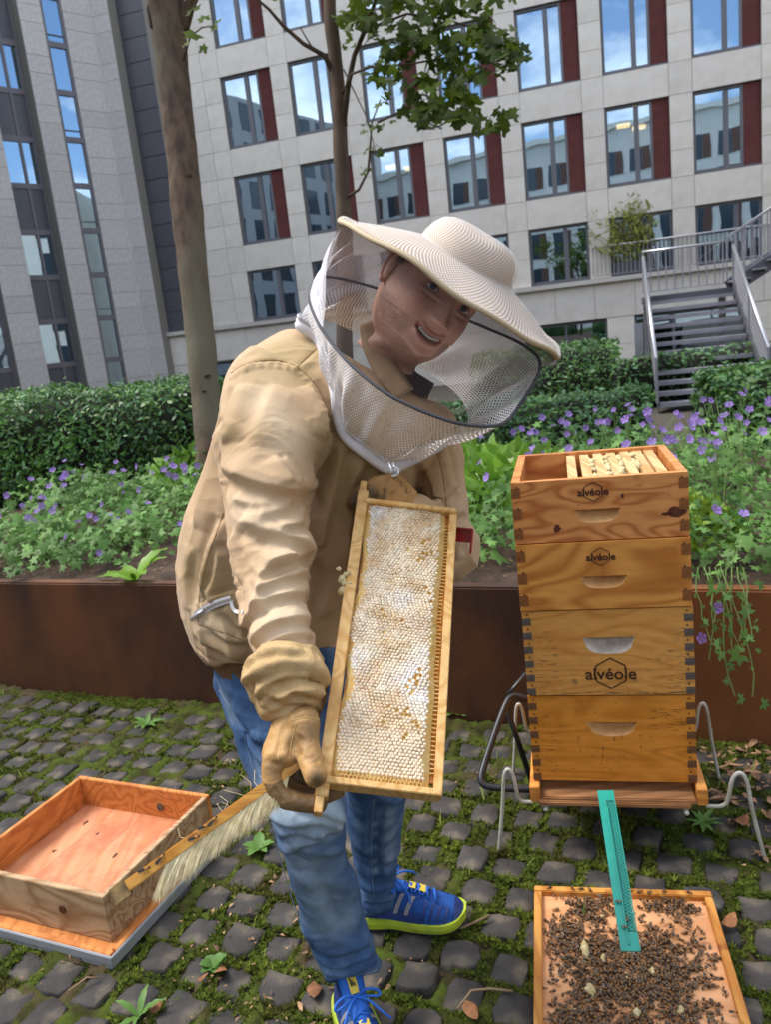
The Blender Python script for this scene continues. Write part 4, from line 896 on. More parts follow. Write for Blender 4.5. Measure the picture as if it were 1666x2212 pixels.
def text_mesh(name, body, size, m, R, loc, parent, bold=0.0, ext=0.0004, align='CENTER'):
    cu = bpy.data.curves.new(name, 'FONT'); cu.body = body; cu.size = size; cu.align_x = align; cu.align_y = 'CENTER'; cu.extrude = ext; cu.offset = bold; cu.resolution_u = 3
    to = bpy.data.objects.new(name+'_tmp', cu); COL.objects.link(to); dg = bpy.context.evaluated_depsgraph_get(); me = bpy.data.meshes.new_from_object(to.evaluated_get(dg))
    bpy.data.objects.remove(to); me.materials.clear(); me.materials.append(m); return place(me, name, TR(loc, R), parent)
RF = np.array([HX, [0, 0, 1], -HY]).T     # text plane: x right, y up, z toward the viewer
def hexline(c, r, w_, m, parent, gap=0.0, flat_bottom=False, cut=(0.0, 0.0)):
    b = MB(); pts = [np.array([math.sin(k*math.pi/3)*r, math.cos(k*math.pi/3)*r*1.0]) for k in range(6)]
    for k in range(6):
        a, e = pts[k], pts[(k+1) % 6]
        if k in (1, 4):            # vertical sides: broken where the word crosses
            mid0, mid1 = (a*0.72+e*0.28), (a*0.28+e*0.72); segs = [(a, mid0), (mid1, e)]
        else: segs = [(a, e)]
        for s0, s1 in segs:
            A = c+RF @ np.array([s0[0], s0[1], 0]); B = c+RF @ np.array([s1[0], s1[1], 0]); b.bar(A, B, 0.0009, w_, up=RF[:, 2] if False else np.cross(nrm(B-A), -HY))
    return b.build('logo_hexagon', m, parent)
def hive_box(name, label, z0, z1, mwood, mend, nfing, handle, logo, jit=(0, 0, 0), cut=M_CUT, t=0.021, solid_top=False):
    h = empty(name, hp_(HW/2, HL/2, z0)); tag(h, label, 'hive box', 'stacked wooden hive boxes'); dz = z1-z0; o = np.array(jit, float)
    A = lambda u, v, z: hp_(u, v, z)+HX*o[0]+HY*o[1]
    # front board with a routed hand hold: board built round the opening
    hu, hz, hw, hh = handle; hd = 0.013; b = MB()
    N = 15; us = np.linspace(hu-hw/2, hu+hw/2, N); e = np.abs((us-hu)/(hw/2))
    zt = np.full(N, hz+hh/2); zb = hz+hh/2-hh*np.sqrt(np.maximum(0, 1-e**3.2)); zb = np.minimum(zb, zt-0.0006)
    def q4(p): i = len(V_); V_.extend(p); Fc.append((i, i+1, i+2, i+3))
    V_, Fc = [], []; z0_, z1_ = z0+0.0007, z1-0.0007
    q4([A(0, 0, z0_), A(hu-hw/2, 0, z0_), A(hu-hw/2, 0, z1_), A(0, 0, z1_)]); q4([A(hu+hw/2, 0, z0_), A(HW, 0, z0_), A(HW, 0, z1_), A(hu+hw/2, 0, z1_)])
    for i in range(N-1):
        a, c_ = us[i], us[i+1]
        q4([A(a, 0, z0_), A(c_, 0, z0_), A(c_, 0, zb[i+1]), A(a, 0, zb[i])]); q4([A(a, 0, zt[i]), A(c_, 0, zt[i+1]), A(c_, 0, z1_), A(a, 0, z1_)])
    q4([A(0, 0, z1_), A(HW, 0, z1_), A(HW, t, z1_), A(0, t, z1_)]); q4([A(0, t, z0_), A(0, t, z1_), A(HW, t, z1_), A(HW, t, z0_)]); q4([A(0, 0, z0_), A(0, t, z0_), A(HW, t, z0_), A(HW, 0, z0_)])
    q4([A(0, 0, z0_), A(0, 0, z1_), A(0, t, z1_), A(0, t, z0_)]); q4([A(HW, 0, z0_), A(HW, t, z0_), A(HW, t, z1_), A(HW, 0, z1_)])
    b.add(V_, Fc); fb = b.build('front_board', mwood, h)
    b = MB(); V_, Fc = [], []
    for i in range(N-1):
        a, c_ = us[i], us[i+1]; da, dc = hd*(1-e[i]**4)+0.0004, hd*(1-e[i+1]**4)+0.0004
        ma, mc = (zt[i]-0.002), (zt[i+1]-0.002)
        q4([A(a, 0, zt[i]), A(c_, 0, zt[i+1]), A(c_, dc, mc), A(a, da, ma)]); q4([A(a, da, ma), A(c_, dc, mc), A(c_, dc*0.75, zb[i+1]*0.6+zt[i+1]*0.4), A(a, da*0.75, zb[i]*0.6+zt[i]*0.4)])
        q4([A(a, da*0.75, zb[i]*0.6+zt[i]*0.4), A(c_, dc*0.75, zb[i+1]*0.6+zt[i+1]*0.4), A(c_, 0, zb[i+1]), A(a, 0, zb[i])])
    b.add(V_, Fc); b.build('hand_hold', cut, fb, True)
    for nm, c_, d in (('side_board', (t/2, HL/2, (z0+z1)/2), (t, HL-2*t-0.001, dz-0.0016)), ('side_board', (HW-t/2, HL/2, (z0+z1)/2), (t, HL-2*t-0.001, dz-0.0016)), ('back_board', (HW/2, HL-t/2, (z0+z1)/2), (HW, t-0.001, dz-0.0014))):
        bb = MB(); bb.box(A(*c_), d, RH); bb.build(nm, W_TOP if nm == 'back_board' else mwood, h)
    # finger joints: end grain blocks, slightly proud, with nails between
    fm = MB().box((0, 0, 0), (t*1.05, 0.004, dz/nfing/2*0.96)).mesh('finger_joint', mend); nm_ = MB().tube([[0, 0, 0], [0, -0.0025, 0]], 0.0022, 8).mesh('nail', M_NAIL)
    for s in (0, 1):
        for k in range(nfing):
            zc = z1-dz*(k+0.5+(0.0 if s else 0.02))/nfing-0.0; u = t/2 if s == 0 else HW-t/2
            place(fm, 'finger_joint', TR(A(u, 0.0008, zc-dz/nfing*0.20 if nfing > 4 else zc), RH), h)
            place(nm_, 'nail', TR(A(u+(-0.004 if s else 0.003), 0.0, zc+dz/nfing*0.28), RH), h)
    if logo:
        lu, lz, ls = logo; c_ = A(lu, -0.0006, lz); text_mesh('logo_word', 'alvéole', ls, M_INK, RF, c_, h, bold=0.0007); hexline(A(lu, -0.0004, lz+ls*0.06), ls*0.92, ls*0.075, M_INK, h)
    return h, A
b1, A1 = hive_box('hive_box', 'topmost shallow hive box, open above with frames and comb inside', 0.869, 1.026, W_TOP, M_END1, 3, (0.202, 0.931, 0.112, 0.034), (0.195, 0.99, 0.026))
b2, A2 = hive_box('hive_box', 'shallow amber hive box second from the top with oval hand hold', 0.693, 0.867, W_TOP2, M_END1, 3, (0.208, 0.763, 0.112, 0.032), (0.204, 0.827, 0.025), jit=(0.001, -0.004, 0))
b3, A3 = hive_box('hive_box', 'deep weathered hive box with a large dark logo below its hand hold', 0.459, 0.691, W_DEEP, M_END2, 6, (0.211, 0.594, 0.126, 0.045), (0.212, 0.516, 0.045), jit=(0.003, -0.001, 0), cut=M_CUTP)
b4, A4 = hive_box('hive_box', 'deep honey coloured hive box without logo at the bottom of the stack', 0.212, 0.456, W_DEEP2, M_END3, 6, (0.209, 0.362, 0.124, 0.040), None, jit=(0.002, 0.002, 0))
# knots and marks burnt or grown into the boards
def blob(parent, A, u, z, rx, rz_, m=M_KNOT, name='wood_knot', n=14, seed=0):
    r_ = np.random.default_rng(seed); b = MB(); a = np.arange(n)*2*math.pi/n; k = 1+r_.normal(0, 0.12, n)
    V_ = [A(u+math.cos(x)*rx*kk, -0.0005, z+math.sin(x)*rz_*kk) for x, kk in zip(a, k)]; b.add(V_, [tuple(range(n))]); b.build(name, m, parent)
blob(b1, A1, 0.385, 0.93, 0.022, 0.013, seed=1); blob(b1, A1, 0.362, 0.926, 0.012, 0.004, seed=2); blob(b1, A1, 0.105, 0.905, 0.009, 0.010, seed=3); blob(b1, A1, 0.263, 0.977, 0.003, 0.006, M_NAIL, 'stain', seed=4)
# weather streaks on the deep boxes
def streaks(parent, A, n, u0, u1, z0, z1, m, seed, lmax=0.02, vert=False):
    r_ = np.random.default_rng(seed); b = MB()
    for _ in range(n):
        u = r_.uniform(u0, u1); z = r_.uniform(z0, z1); L = r_.uniform(0.003, lmax); w_ = r_.uniform(0.0004, 0.0012)
        if vert: V_ = [A(u, -0.0005, z), A(u+w_, -0.0005, z), A(u+w_+r_.normal(0, .001), -0.0005, z+L), A(u+r_.normal(0, .001), -0.0005, z+L)]
        else: V_ = [A(u, -0.0005, z), A(u+L, -0.0005, z+r_.normal(0, .0005)), A(u+L*0.9, -0.0005, z+w_), A(u+L*0.1, -0.0005, z+w_)]
        b.add(V_, [(0, 1, 2, 3)])
    o = b.build('weather_streaks', m, parent); o['kind'] = 'stuff'
M_STK = mat('weather_stain', srgb('5f5144'), 0.9)
streaks(b3, A3, 70, 0.345, 0.40, 0.465, 0.64, M_STK, 1); streaks(b3, A3, 45, 0.025, 0.07, 0.465, 0.64, M_STK, 2); streaks(b3, A3, 20, 0.06, 0.35, 0.47, 0.6, M_STK, 3, 0.008); streaks(b3, A3, 40, 0.01, 0.39, 0.4605, 0.468, M_STK, 4, 0.04)
M_STK2 = mat('weather_stain_brown', srgb('73481f'), 0.9)
streaks(b4, A4, 50, 0.30, 0.38, 0.36, 0.42, M_STK2, 5, 0.03); streaks(b4, A4, 60, 0.03, 0.38, 0.23, 0.44, M_STK2, 6, 0.010); streaks(b4, A4, 25, 0.12, 0.30, 0.25, 0.34, M_STK2, 7, 0.018, True); streaks(b4, A4, 25, 0.03, 0.06, 0.22, 0.4, M_STK2, 8)
streaks(b1, A1, 12, 0.01, 0.4, 0.88, 1.01, M_STK2, 9, 0.008)
# frames standing in the top box
W_BAR = wood('frame_pine', srgb('d8b27e'), srgb('c19058'), 1, 20, 0.6, (srgb('8a5a30'), 0.64, 0.8, 30.0))
M_WAXP = mat('pale_wax', srgb('d9cda0'), 0.5, srgb('bfa970'), scale=90, bump=0.8, bscale=200, sub=0.2)
M_FOUND = mat('foundation_sheet', srgb('8a8060'), 0.6, srgb('a2957a'), scale=60)
for k, u in enumerate((0.150, 0.187, 0.224, 0.261, 0.298, 0.333, 0.364)):
    f = empty('honey_frame', hp_(u, HL/2, 0.895)); lab = ['plain pine hive frame beside the empty gap in the top box', 'comb covered frame second from the gap in the top box', 'third frame from the gap in the top box with comb on its bar', 'fourth frame from the gap in the top box with comb lumps', 'fifth frame from the gap in the top box with a comb lump', 'pale clean frame bar sixth from the gap in the top box', 'frame against the right side wall of the top box'][k]
    tag(f, lab, 'honey frame', 'frames standing in the top box')
    MB().box(hp_(u, HL/2, 1.008), (0.024, HL-0.05, 0.018), RH).build('top_bar', W_BAR, f)
    for v in (0.036, HL-0.036): MB().box(hp_(u, v, 0.94), (0.022, 0.010, 0.116), RH).build('end_bar', W_BAR, f)
    MB().box(hp_(u, HL/2, 0.888), (0.016, HL-0.085, 0.010), RH).build('bottom_bar', W_BAR, f); MB().box(hp_(u, HL/2, 0.945), (0.018 if 0 < k < 5 else 0.004, HL-0.09, 0.10), RH).build('comb', M_WAXP if 0 < k < 5 else M_FOUND, f)
    if 0 < k < 5:
        r_ = np.random.default_rng(k); b = MB()
        for j in range(16):
            v = r_.uniform(0.06, HL-0.06); c_ = hp_(u+r_.normal(0.017, 0.004), v, 1.012+r_.uniform(-0.004, 0.006)); s = r_.uniform(0.006, 0.013); bm = bmesh.new(); bmesh.ops.create_icosphere(bm, subdivisions=1, radius=s)
            vv = np.array([q.co[:] for q in bm.verts])*[0.9, 1.5, 0.8]; vv *= (1+0.35*vnoise(vv, 300, j))[:, None]; b.add(vv+c_, [tuple(x.index for x in ff_.verts) for ff_ in bm.faces]); bm.free()
        o = b.build('burr_comb', M_WAXP, f, True); o['kind'] = 'stuff'
# bottom board with side rails and sloping lip
bbd = empty('bottom_board', hp_(HW/2, HL/2, 0.15)); tag(bbd, 'wooden hive floor board with sloping landing lip under the stack', 'hive floor')
W_LIP = wood('floor_wood', srgb('a97b52'), srgb('8c5f3a'), 0, 14, 0.65, (srgb('5a4334'), 0.55, 0.75, 10.0))
for u in (0.004, HW+0.010): MB().box(hp_(u, HL/2-0.012, 0.188), (0.026, HL+0.035, 0.044), RH).build('side_rail', W_TOP2, bbd, bevel=0.002)
b = MB(); V_ = [hp_(0.019, -0.030, 0.168), hp_(HW-0.005, -0.030, 0.168), hp_(HW-0.005, HL, 0.188), hp_(0.019, HL, 0.188)]; V_ += [v+[0, 0, 0.014] for v in V_]; b.add(V_, [(3, 2, 1, 0), (4, 5, 6, 7), (0, 1, 5, 4), (1, 2, 6, 5), (2, 3, 7, 6), (3, 0, 4, 7)]); b.build('landing_lip', W_LIP, bbd, bevel=0.003)
MB().box(hp_(0.204, -0.031, 0.166), (HW-0.03, 0.010, 0.014), RH).build('lip_edge', W_LIP, bbd, bevel=0.003)
# wire hive stand
M_WIRE = mat('plastic_coated_wire', srgb('c9c8c0'), 0.4, srgb('a8a596'), scale=14)
stand = empty('wire_hive_stand', hp_(HW/2, HL/2, 0)); tag(stand, 'bent white wire stand with hooked legs carrying the hive', 'hive stand')
zf = 0.150
def smooth(pts, it=2):
    pts = np.asarray(pts, float)
    for _ in range(it):
        n = [pts[0]]
        for a, b in zip(pts[:-1], pts[1:]): n += [a*0.75+b*0.25, a*0.25+b*0.75]
        pts = np.array(n+[pts[-1]])
    return pts
def leg(u, v, s):   # s = outward direction along HX ; hook then leg to the ground
    a = hp_(u, v, zf); pts = [a, a+HX*s*0.055, a+HX*s*0.066+[0, 0, 0.03], a+HX*s*0.075+[0, 0, 0.082], a+HX*s*0.098+[0, 0, 0.102], a+HX*s*0.118+[0, 0, 0.075], a+HX*s*0.128, a+HX*s*0.165-[0, 0, zf]]
    MB().tube(smooth(pts, 3), 0.0052, 10).build('leg', M_WIRE, stand, True)
leg(-0.005, -0.005, -0.62); leg(HW+0.02, -0.005, 0.85); leg(-0.005, HL-0.05, -0.5); leg(HW+0.02, HL-0.05, 0.6)
for v in (0.02, HL-0.05): MB().tube([hp_(-0.006, v, zf-0.004), hp_(HW+0.02, v, zf-0.004)], 0.006, 8).build('cross_bar', M_WIRE, stand, True)
for u in (0.03, HW-0.03): MB().tube([hp_(u, -0.035, zf-0.004), hp_(u, HL-0.05, zf-0.004)], 0.006, 8).build('rail', M_WIRE, stand, True)
# dark frame of a folding rack leaning behind the hive on the left
M_BLACK = mat('black_painted_steel', srgb('23252b'), 0.4)
rk = empty('folded_black_rack', G(1035, 1700)); tag(rk, 'black tubular steel rack standing on setts left of the hive', 'rack')
MB().tube(smooth([P(1140, 1510, 2.36), P(1108, 1500, 2.36), P(1092, 1520, 2.34), P(1050, 1640, 2.26), P(1036, 1690, 2.22), P(1060, 1702, 2.21), P(1150, 1705, 2.2)], 2), 0.010, 10).build('bent_tube', M_BLACK, rk, True)
MB().tube([P(1092, 1520, 2.36), P(1120, 1600, 2.40), P(1150, 1690, 2.42)], 0.009, 8).build('brace', M_BLACK, rk, True)
MB().tube(smooth([P(1100, 1500, 2.42), P(1150, 1440, 2.44), P(1165, 1520, 2.44)], 1), 0.008, 8).build('brace', M_BLACK, rk, True)

# ================================================================ BOARD COVERED IN BEES, with green strip
W_COV = wood('cover_plywood', srgb('dba273'), srgb('cf9262'), 0, 6, 0.6, (srgb('b96f3a'), 0.62, 0.85, 6.0)); W_RIM = wood('cover_rim', srgb('cf9448'), srgb('b0702e'), 1, 10, 0.55, (srgb('7e3f18'), 0.56, 0.72, 18.0))
c00, c10, c11, c01 = [G(*q, h=0.05) for q in ((1155, 1912), (1535, 1924), (1632, 2240), (1144, 2240))]
BX = nrm(c10-c00); BXv = BX*0.412; BY = nrm(np.array([BX[1], -BX[0], 0])); BLn = 0.49   # BY toward the camera
RBd = np.array([BX, -BY, [0, 0, 1]]).T; BO = c00.copy(); BO[2] = 0
def bp(u, v, z): return BO+BX*u+BY*v+np.array([0, 0, z])
cov = empty('hive_cover_board', bp(0.2, 0.24, 0)); tag(cov, 'upturned wooden hive cover board lying on setts, covered with bees', 'hive cover')
MB().box(bp(0.206, BLn/2, 0.030), (0.39, BLn-0.02, 0.012), RBd).build('panel', W_COV, cov)
for u in (0.009, 0.403): MB().box(bp(u, BLn/2, 0.0275), (0.018, BLn-0.04, 0.045), RBd).build('rim', W_RIM, cov, bevel=0.002)
for v in (0.010, BLn-0.01): MB().box(bp(0.206, v, 0.0277), (0.412, 0.020, 0.0455), RBd @ rotz(0)).build('rim', W_RIM, cov, bevel=0.002)
# ---- bee
M_BEE = mat('bee_body', srgb('4a3220'), 0.6, srgb('2e2118'), scale=300, rand=0.25); M_WING = mat('bee_wing', srgb('6b5a48'), 0.35, spec=0.5); M_STRIPE = mat('bee_stripe', srgb('9a6c38'), 0.6)
def ell(b, c, r, n=6, k=4, m=0):
    R_ = [];
    for i in range(k+1):
        t = math.pi*(i/k); rr = max(0.12, math.sin(t)); R_.append(np.stack([np.full(n, c[0]+r[0]*-math.cos(t)), c[1]+r[1]*rr*np.cos(np.arange(n)*2*math.pi/n), c[2]+r[2]*rr*np.sin(np.arange(n)*2*math.pi/n)], 1))
    b.rings(R_, True, m)
bee = MB(); ell(bee, (-0.0042, 0, 0.003), (0.0042, 0.0022, 0.0022), 6, 4); ell(bee, (0.0015, 0, 0.0034), (0.0022, 0.0021, 0.0021), 6, 3, 2); ell(bee, (0.0046, 0, 0.003), (0.0013, 0.0017, 0.0015), 5, 3)
for s in (-1, 1):
    bee.add([[0.001, s*0.001, 0.0054], [-0.003, s*0.0024, 0.0056], [-0.0074, s*0.0023, 0.0050], [-0.0066, s*0.0008, 0.0053]], [(0, 1, 2, 3)], 1)
    for x in (-0.001, 0.0015, 0.0035): bee.add([[x, s*0.0015, 0.003], [x-0.001, s*0.0042, 0.0034], [x-0.002, s*0.0055, 0.0003], [x-0.0005, s*0.0040, 0.0026]], [(0, 1, 2, 3)])
BEE = bee.mesh('bee', [M_BEE, M_WING, M_STRIPE], True)
bv = np.array([q.co[:] for q in BEE.vertices]); bf = [tuple(p.vertices) for p in BEE.polygons]; bmi = [p.material_index for p in BEE.polygons]
# density map on the board (u, v in 0..1), centre patches as in the photo
blobs = [(0.33, 0.09, 0.10, 0.06, 70), (0.30, 0.16, 0.09, 0.05, 50), (0.72, 0.09, 0.10, 0.035, 60), (0.80, 0.13, 0.06, 0.05, 30), (0.88, 0.10, 0.03, 0.03, 14), (0.22, 0.38, 0.13, 0.10, 170), (0.42, 0.42, 0.14, 0.11, 210), (0.62, 0.36, 0.13, 0.10, 170), (0.70, 0.5, 0.13, 0.09, 170), (0.30, 0.6, 0.14, 0.09, 150),
         (0.5, 0.62, 0.15, 0.08, 170), (0.20, 0.78, 0.12, 0.08, 120), (0.45, 0.8, 0.2, 0.08, 150), (0.75, 0.7, 0.12, 0.06, 80), (0.85, 0.35, 0.08, 0.14, 34), (0.5, 0.5, 0.32, 0.34, 40), (0.15, 0.27, 0.06, 0.08, 40)]
bpos = []
for a, b_, sa_, sb, n in blobs:
    for _ in range(int(n*1.75)):
        u, v = rng.normal(a, sa_*0.62), rng.normal(b_, sb*0.66)
        if not (0.05 < u < 0.95 and 0.045 < v < 0.95): continue
        if any((u-x)**2+((v-y)*1.2)**2 < 0.00030 for x, y in bpos[-260:]) and random.random() < 0.7: continue
        bpos.append((u, v))
for u in np.linspace(0.1, 0.95, 16): bpos.append((u+rng.normal(0, 0.01), 0.025 if rng.random() < 0.6 else 0.06))
grp = 'bees crowded on the cover board'; stuffb = MB(); order = sorted(range(len(bpos)), key=lambda i: -bpos[i][1])
for r_, i in enumerate(order):
    u, v = bpos[i]; zz = 0.0505 if (v < 0.04) else 0.0362
    if not (v < 0.04): zz += random.choice((0, 0, 0, 0.003, 0.006))
    M_ = TR(bp(u*0.412, v*BLn, zz), rotz(rng.uniform(0, 6.28)) @ rot((0, 1, 0), rng.normal(0, 0.15)) @ rot((1, 0, 0), rng.normal(0, 0.2)), 1.12*rng.uniform(0.85, 1.15))
    if r_ < 285: o = place(BEE, 'bee', M_); tag(o, 'brown honey bee in the crowd on the upturned cover board', 'bee', grp)
    else:
        A_ = np.array(M_); k0 = stuffb.n; stuffb.add(bv @ A_[:3, :3].T+A_[:3, 3], bf); stuffb.m[-len(bf):] = bmi
o = stuffb.build('bee_crowd', [M_BEE, M_WING, M_STRIPE], None, True); tag(o, 'dense crowd of brown bees on the far half of the cover board', 'bees', kind='stuff')
# lumps of pale burr comb among the bees
for k, (u, v, L, lab) in enumerate(((0.27, 0.40, 0.052, 'long pale comb ridge among the bees, the farther of two in line'), (0.28, 0.62, 0.05, 'long pale comb ridge among the bees, the nearer of two in line'), (0.36, 0.44, 0.03, 'small pale comb shard beside the farther comb ridge'), (0.5, 0.40, 0.026, 'pale comb shard touching the end of the green strip'),
                      (0.60, 0.50, 0.03, 'crumbled pale comb lump right of the green strip end'), (0.47, 0.53, 0.026, 'small crumbled comb bit below the green strip end'), (0.70, 0.70, 0.035, 'pale comb flake near the right rim among bees'), (0.38, 0.18, 0.02, 'pale comb bit left of the green strip near far rim'), (0.55, 0.14, 0.018, 'pale comb ring right of the green strip near far rim'), (0.49, 0.72, 0.03, 'pale comb fragment in the middle of the bees'))):
    r_ = np.random.default_rng(40+k); n = 9; R_ = []
    for i in range(n):
        t = i/(n-1); w_ = L*0.24*math.sin(math.pi*min(.97, max(.03, t)))**0.7*(1+r_.normal(0, .2)); h_ = L*0.46*math.sin(math.pi*min(.97, max(.03, t)))*(1+r_.normal(0, .25)); c_ = bp(u*0.412+r_.normal(0, .0012), v*BLn+(t-0.5)*L, 0.036)
        R_.append([c_+BX*-w_, c_+BX*-w_*0.7+[0, 0, h_*0.6], c_+[0, 0, h_], c_+BX*w_*0.7+[0, 0, h_*0.6], c_+BX*w_])
    o = MB().rings([np.array(q) for q in R_]).build('comb_lump', M_WAXP, None, True); tag(o, lab, 'comb lump', 'pale comb lumps on the cover board')
# green plastic entrance strip leaning from the hive floor to the board
M_TEAL = mat('teal_plastic', srgb('1f9c8a'), 0.35, srgb('1a8f80'), scale=20)
s0 = P(1307, 1708, 1.885); s1 = P(1362, 2055, 1.545); GD = nrm(s1-s0); GL = np.linalg.norm(s1-s0); GX = nrm(np.cross(GD, np.array([0, 0, 1.0]))); GX = -GX if GX @ RGT < 0 else GX; GZ = np.cross(GX, GD); GZ = GZ if GZ[2] > 0 else -GZ; RG = np.array([GX, GD, GZ]).T
gs = empty('entrance_strip', s1); tag(gs, 'long teal plastic perforated entrance strip leaning from hive to board', 'entrance strip')
def sp_(u, v, z=0): return s0+GX*u+GD*v+GZ*z
W2 = 0.034
# perforated half: plate with real holes
nr, pitch = 3, 0.0075; v0, v1 = 0.030, GL-0.035; nv = int((v1-v0)/pitch); V_, Fc = [], []
cw = 0.0058
for i in range(nv):
    for j in range(nr):
        cu = 0.002+cw*(j+0.5); cv = v0+pitch*(i+0.5+(0.5 if j % 2 else 0)); k = len(V_); rr = 0.00205
        for q in range(8): V_.append(sp_(cu+rr*math.cos(q*math.pi/4+math.pi/8), cv+rr*math.sin(q*math.pi/4+math.pi/8), 0.0012))
        for q in range(8):
            a = q*math.pi/4+math.pi/8; x = math.cos(a); y = math.sin(a); s_ = 1/max(abs(x), abs(y)); V_.append(sp_(cu+x*s_*cw/2, cv+y*s_*pitch/2, 0.0012))
        Fc += [(k+q, k+(q+1) % 8, k+8+(q+1) % 8, k+8+q) for q in range(8)]
b = MB(); b.add(V_, Fc)
for a, c_, d, e in ((-W2/2, 0.0, 0.0, GL), (0.0, W2/2+0.003, 0.0, v0), (0.0, W2/2+0.003, v1-0.004, GL)): b.box(sp_((a+c_)/2, (d+e)/2, 0.0), (c_-a, e-d, 0.003), RG)
b.build('strip', M_TEAL, gs)
MB().box(sp_(0.0, GL*0.55, 0.003), (0.0025, GL*0.84, 0.006), RG).build('rib', M_TEAL, gs); MB().box(sp_(W2/2+0.0025, GL/2, 0.0), (0.002, GL, 0.005), RG).build('edge', M_TEAL, gs)
M_SHADOWG = mat('slot_shade_teal', srgb('0d5c52'), 0.6); MB().box(sp_(0.0095, (v0+v1)/2, -0.003), (0.016, v1-v0, 0.0012), RG).build('slot_shade', M_SHADOWG, gs)  # darker teal sheet under the holes, its colour stands for the shade inside
for k, (u, v) in enumerate(((-0.006, GL*0.74), (0.004, GL*0.84), (-0.004, GL*0.88))):
    o = place(BEE, 'bee', TR(sp_(u, v, 0.0025), RG @ rotz(k*1.7)), None); tag(o, 'brown honey bee crawling on the teal entrance strip', 'bee', 'bees on the teal strip')

# ================================================================ WOODEN TRAY ON A TIN LID
W_TRAY = wood('tray_pine', srgb('cf8848'), srgb('b46c34'), 1, 12, 0.6, (srgb('8e4a28'), 0.58, 0.78, 9.0)); W_TRAYF = wood('tray_floor', srgb('d2926a'), srgb('c58358'), 1, 9, 0.6, (srgb('b05a3c'), 0.44, 0.72, 6.0)); W_TRAYO = wood('tray_outside', srgb('b99c78'), srgb('94724e'), 0, 12, 0.75, (srgb('6e5238'), 0.55, 0.75, 8.0))
M_TIN = mat('zinc_sheet', srgb('b4b8be'), 0.4, srgb('a2a7ad'), scale=9, metal=0.35)
TA = math.radians(-23.5); TX = np.array([math.cos(TA), math.sin(TA), 0]); TY = np.array([-math.sin(TA), math.cos(TA), 0]); RT = np.array([TX, TY, [0, 0, 1]]).T; TO = np.array([-0.795, 1.705, 0]) - TX*0.50
TWd, TLn = 0.50, 0.455
def tp(u, v, z): return TO+TX*u+TY*v+np.array([0, 0, z])
lid = empty('tin_hive_lid', tp(0.25, 0.22, 0)); tag(lid, 'zinc clad hive lid lying upside down under the wooden tray', 'hive lid')
MB().box(tp(0.258, 0.222, 0.006), (0.575, 0.555, 0.010), RT).build('sheet', M_TIN, lid); MB().box(tp(0.258, 0.222, 0.0145), (0.55, 0.53, 0.006), RT).build('inner_board', W_TRAY, lid)
b = MB()
for c_, d in (((0.258, -0.052, 0.018), (0.575, 0.007, 0.030)), ((0.5455, 0.222, 0.018), (0.007, 0.555, 0.0305)), ((-0.0295, 0.222, 0.018), (0.007, 0.555, 0.0305)), ((0.258, 0.496, 0.018), (0.575, 0.007, 0.030))): MB().box(tp(*c_), d, RT).build('tin_edge', M_TIN, lid, bevel=0.002)
for c_, d in (((0.258, -0.040, 0.021), (0.556, 0.016, 0.022)), ((0.533, 0.222, 0.021), (0.016, 0.50, 0.0222)), ((-0.017, 0.222, 0.021), (0.016, 0.50, 0.0222)), ((0.258, 0.484, 0.021), (0.556, 0.016, 0.022))): MB().box(tp(*c_), d, RT).build('wooden_rim', W_TRAY, lid, bevel=0.0015)
tray = empty('wooden_tray', tp(TWd/2, TLn/2, 0.036)); tag(tray, 'shallow orange pine tray standing open on the tin lid', 'tray'); zt0, zt1, tt = 0.019, 0.148, 0.016
TF = MB()
for i in range(4): MB().box(tp(tt+(TWd-2*tt)*(i+0.5)/4, TLn/2, 0.049), ((TWd-2*tt)/4-0.0008, TLn-2*tt, 0.01), RT).build('floor_plank', W_TRAYF, tray)
MB().box(tp(TWd/2, tt/2, (zt0+zt1)/2), (TWd, tt, zt1-zt0), RT).build('front_board', W_TRAYO, tray, bevel=0.0015); MB().box(tp(TWd/2, TLn-tt/2, (zt0+zt1)/2), (TWd, tt, zt1-zt0), RT).build('back_board', W_TRAY, tray, bevel=0.0015)
for u in (tt/2, TWd-tt/2): MB().box(tp(u, TLn/2, (zt0+zt1)/2-0.0005), (tt-0.0006, TLn-2*tt-0.001, zt1-zt0), RT).build('side_board', W_TRAY if u < .1 else W_TRAYO, tray, bevel=0.0015)
RTf = np.array([TX, [0, 0, 1], -TY]).T
hb = MB().tube([[0, 0, 0], [0, 0.004, 0]], 0.011, 16); hb.build('vent_hole', M_KNOT, tray).matrix_basis = TR(tp(0.355, -0.0035, 0.085), RT)
kb = MB().tube([[0, 0, 0], [0, 0.003, 0]], [0.013, 0.011], 14); kb.build('round_plug', mat('grey_plug', srgb('6b6660'), 0.6, srgb('3a342f'), scale=90), tray).matrix_basis = TR(tp(0.32, TLn-tt-0.0032, 0.09), RT)
for k, (u, v, r_) in enumerate(((0.30, 0.25, 0.006), (0.17, 0.32, 0.005), (0.09, 0.36, 0.007), (0.1, 0.22, 0.005), (0.40, 0.28, 0.004))):
    n = 9; a = np.arange(n)*2*math.pi/n; b = MB(); rr = r_*(1+rng.normal(0, .3, n)); b.add([tp(u+math.cos(x)*q, v+math.sin(x)*q*1.6, 0.0545) for x, q in zip(a, rr)], [tuple(range(n))]); b.build('stain', M_KNOT, tray)
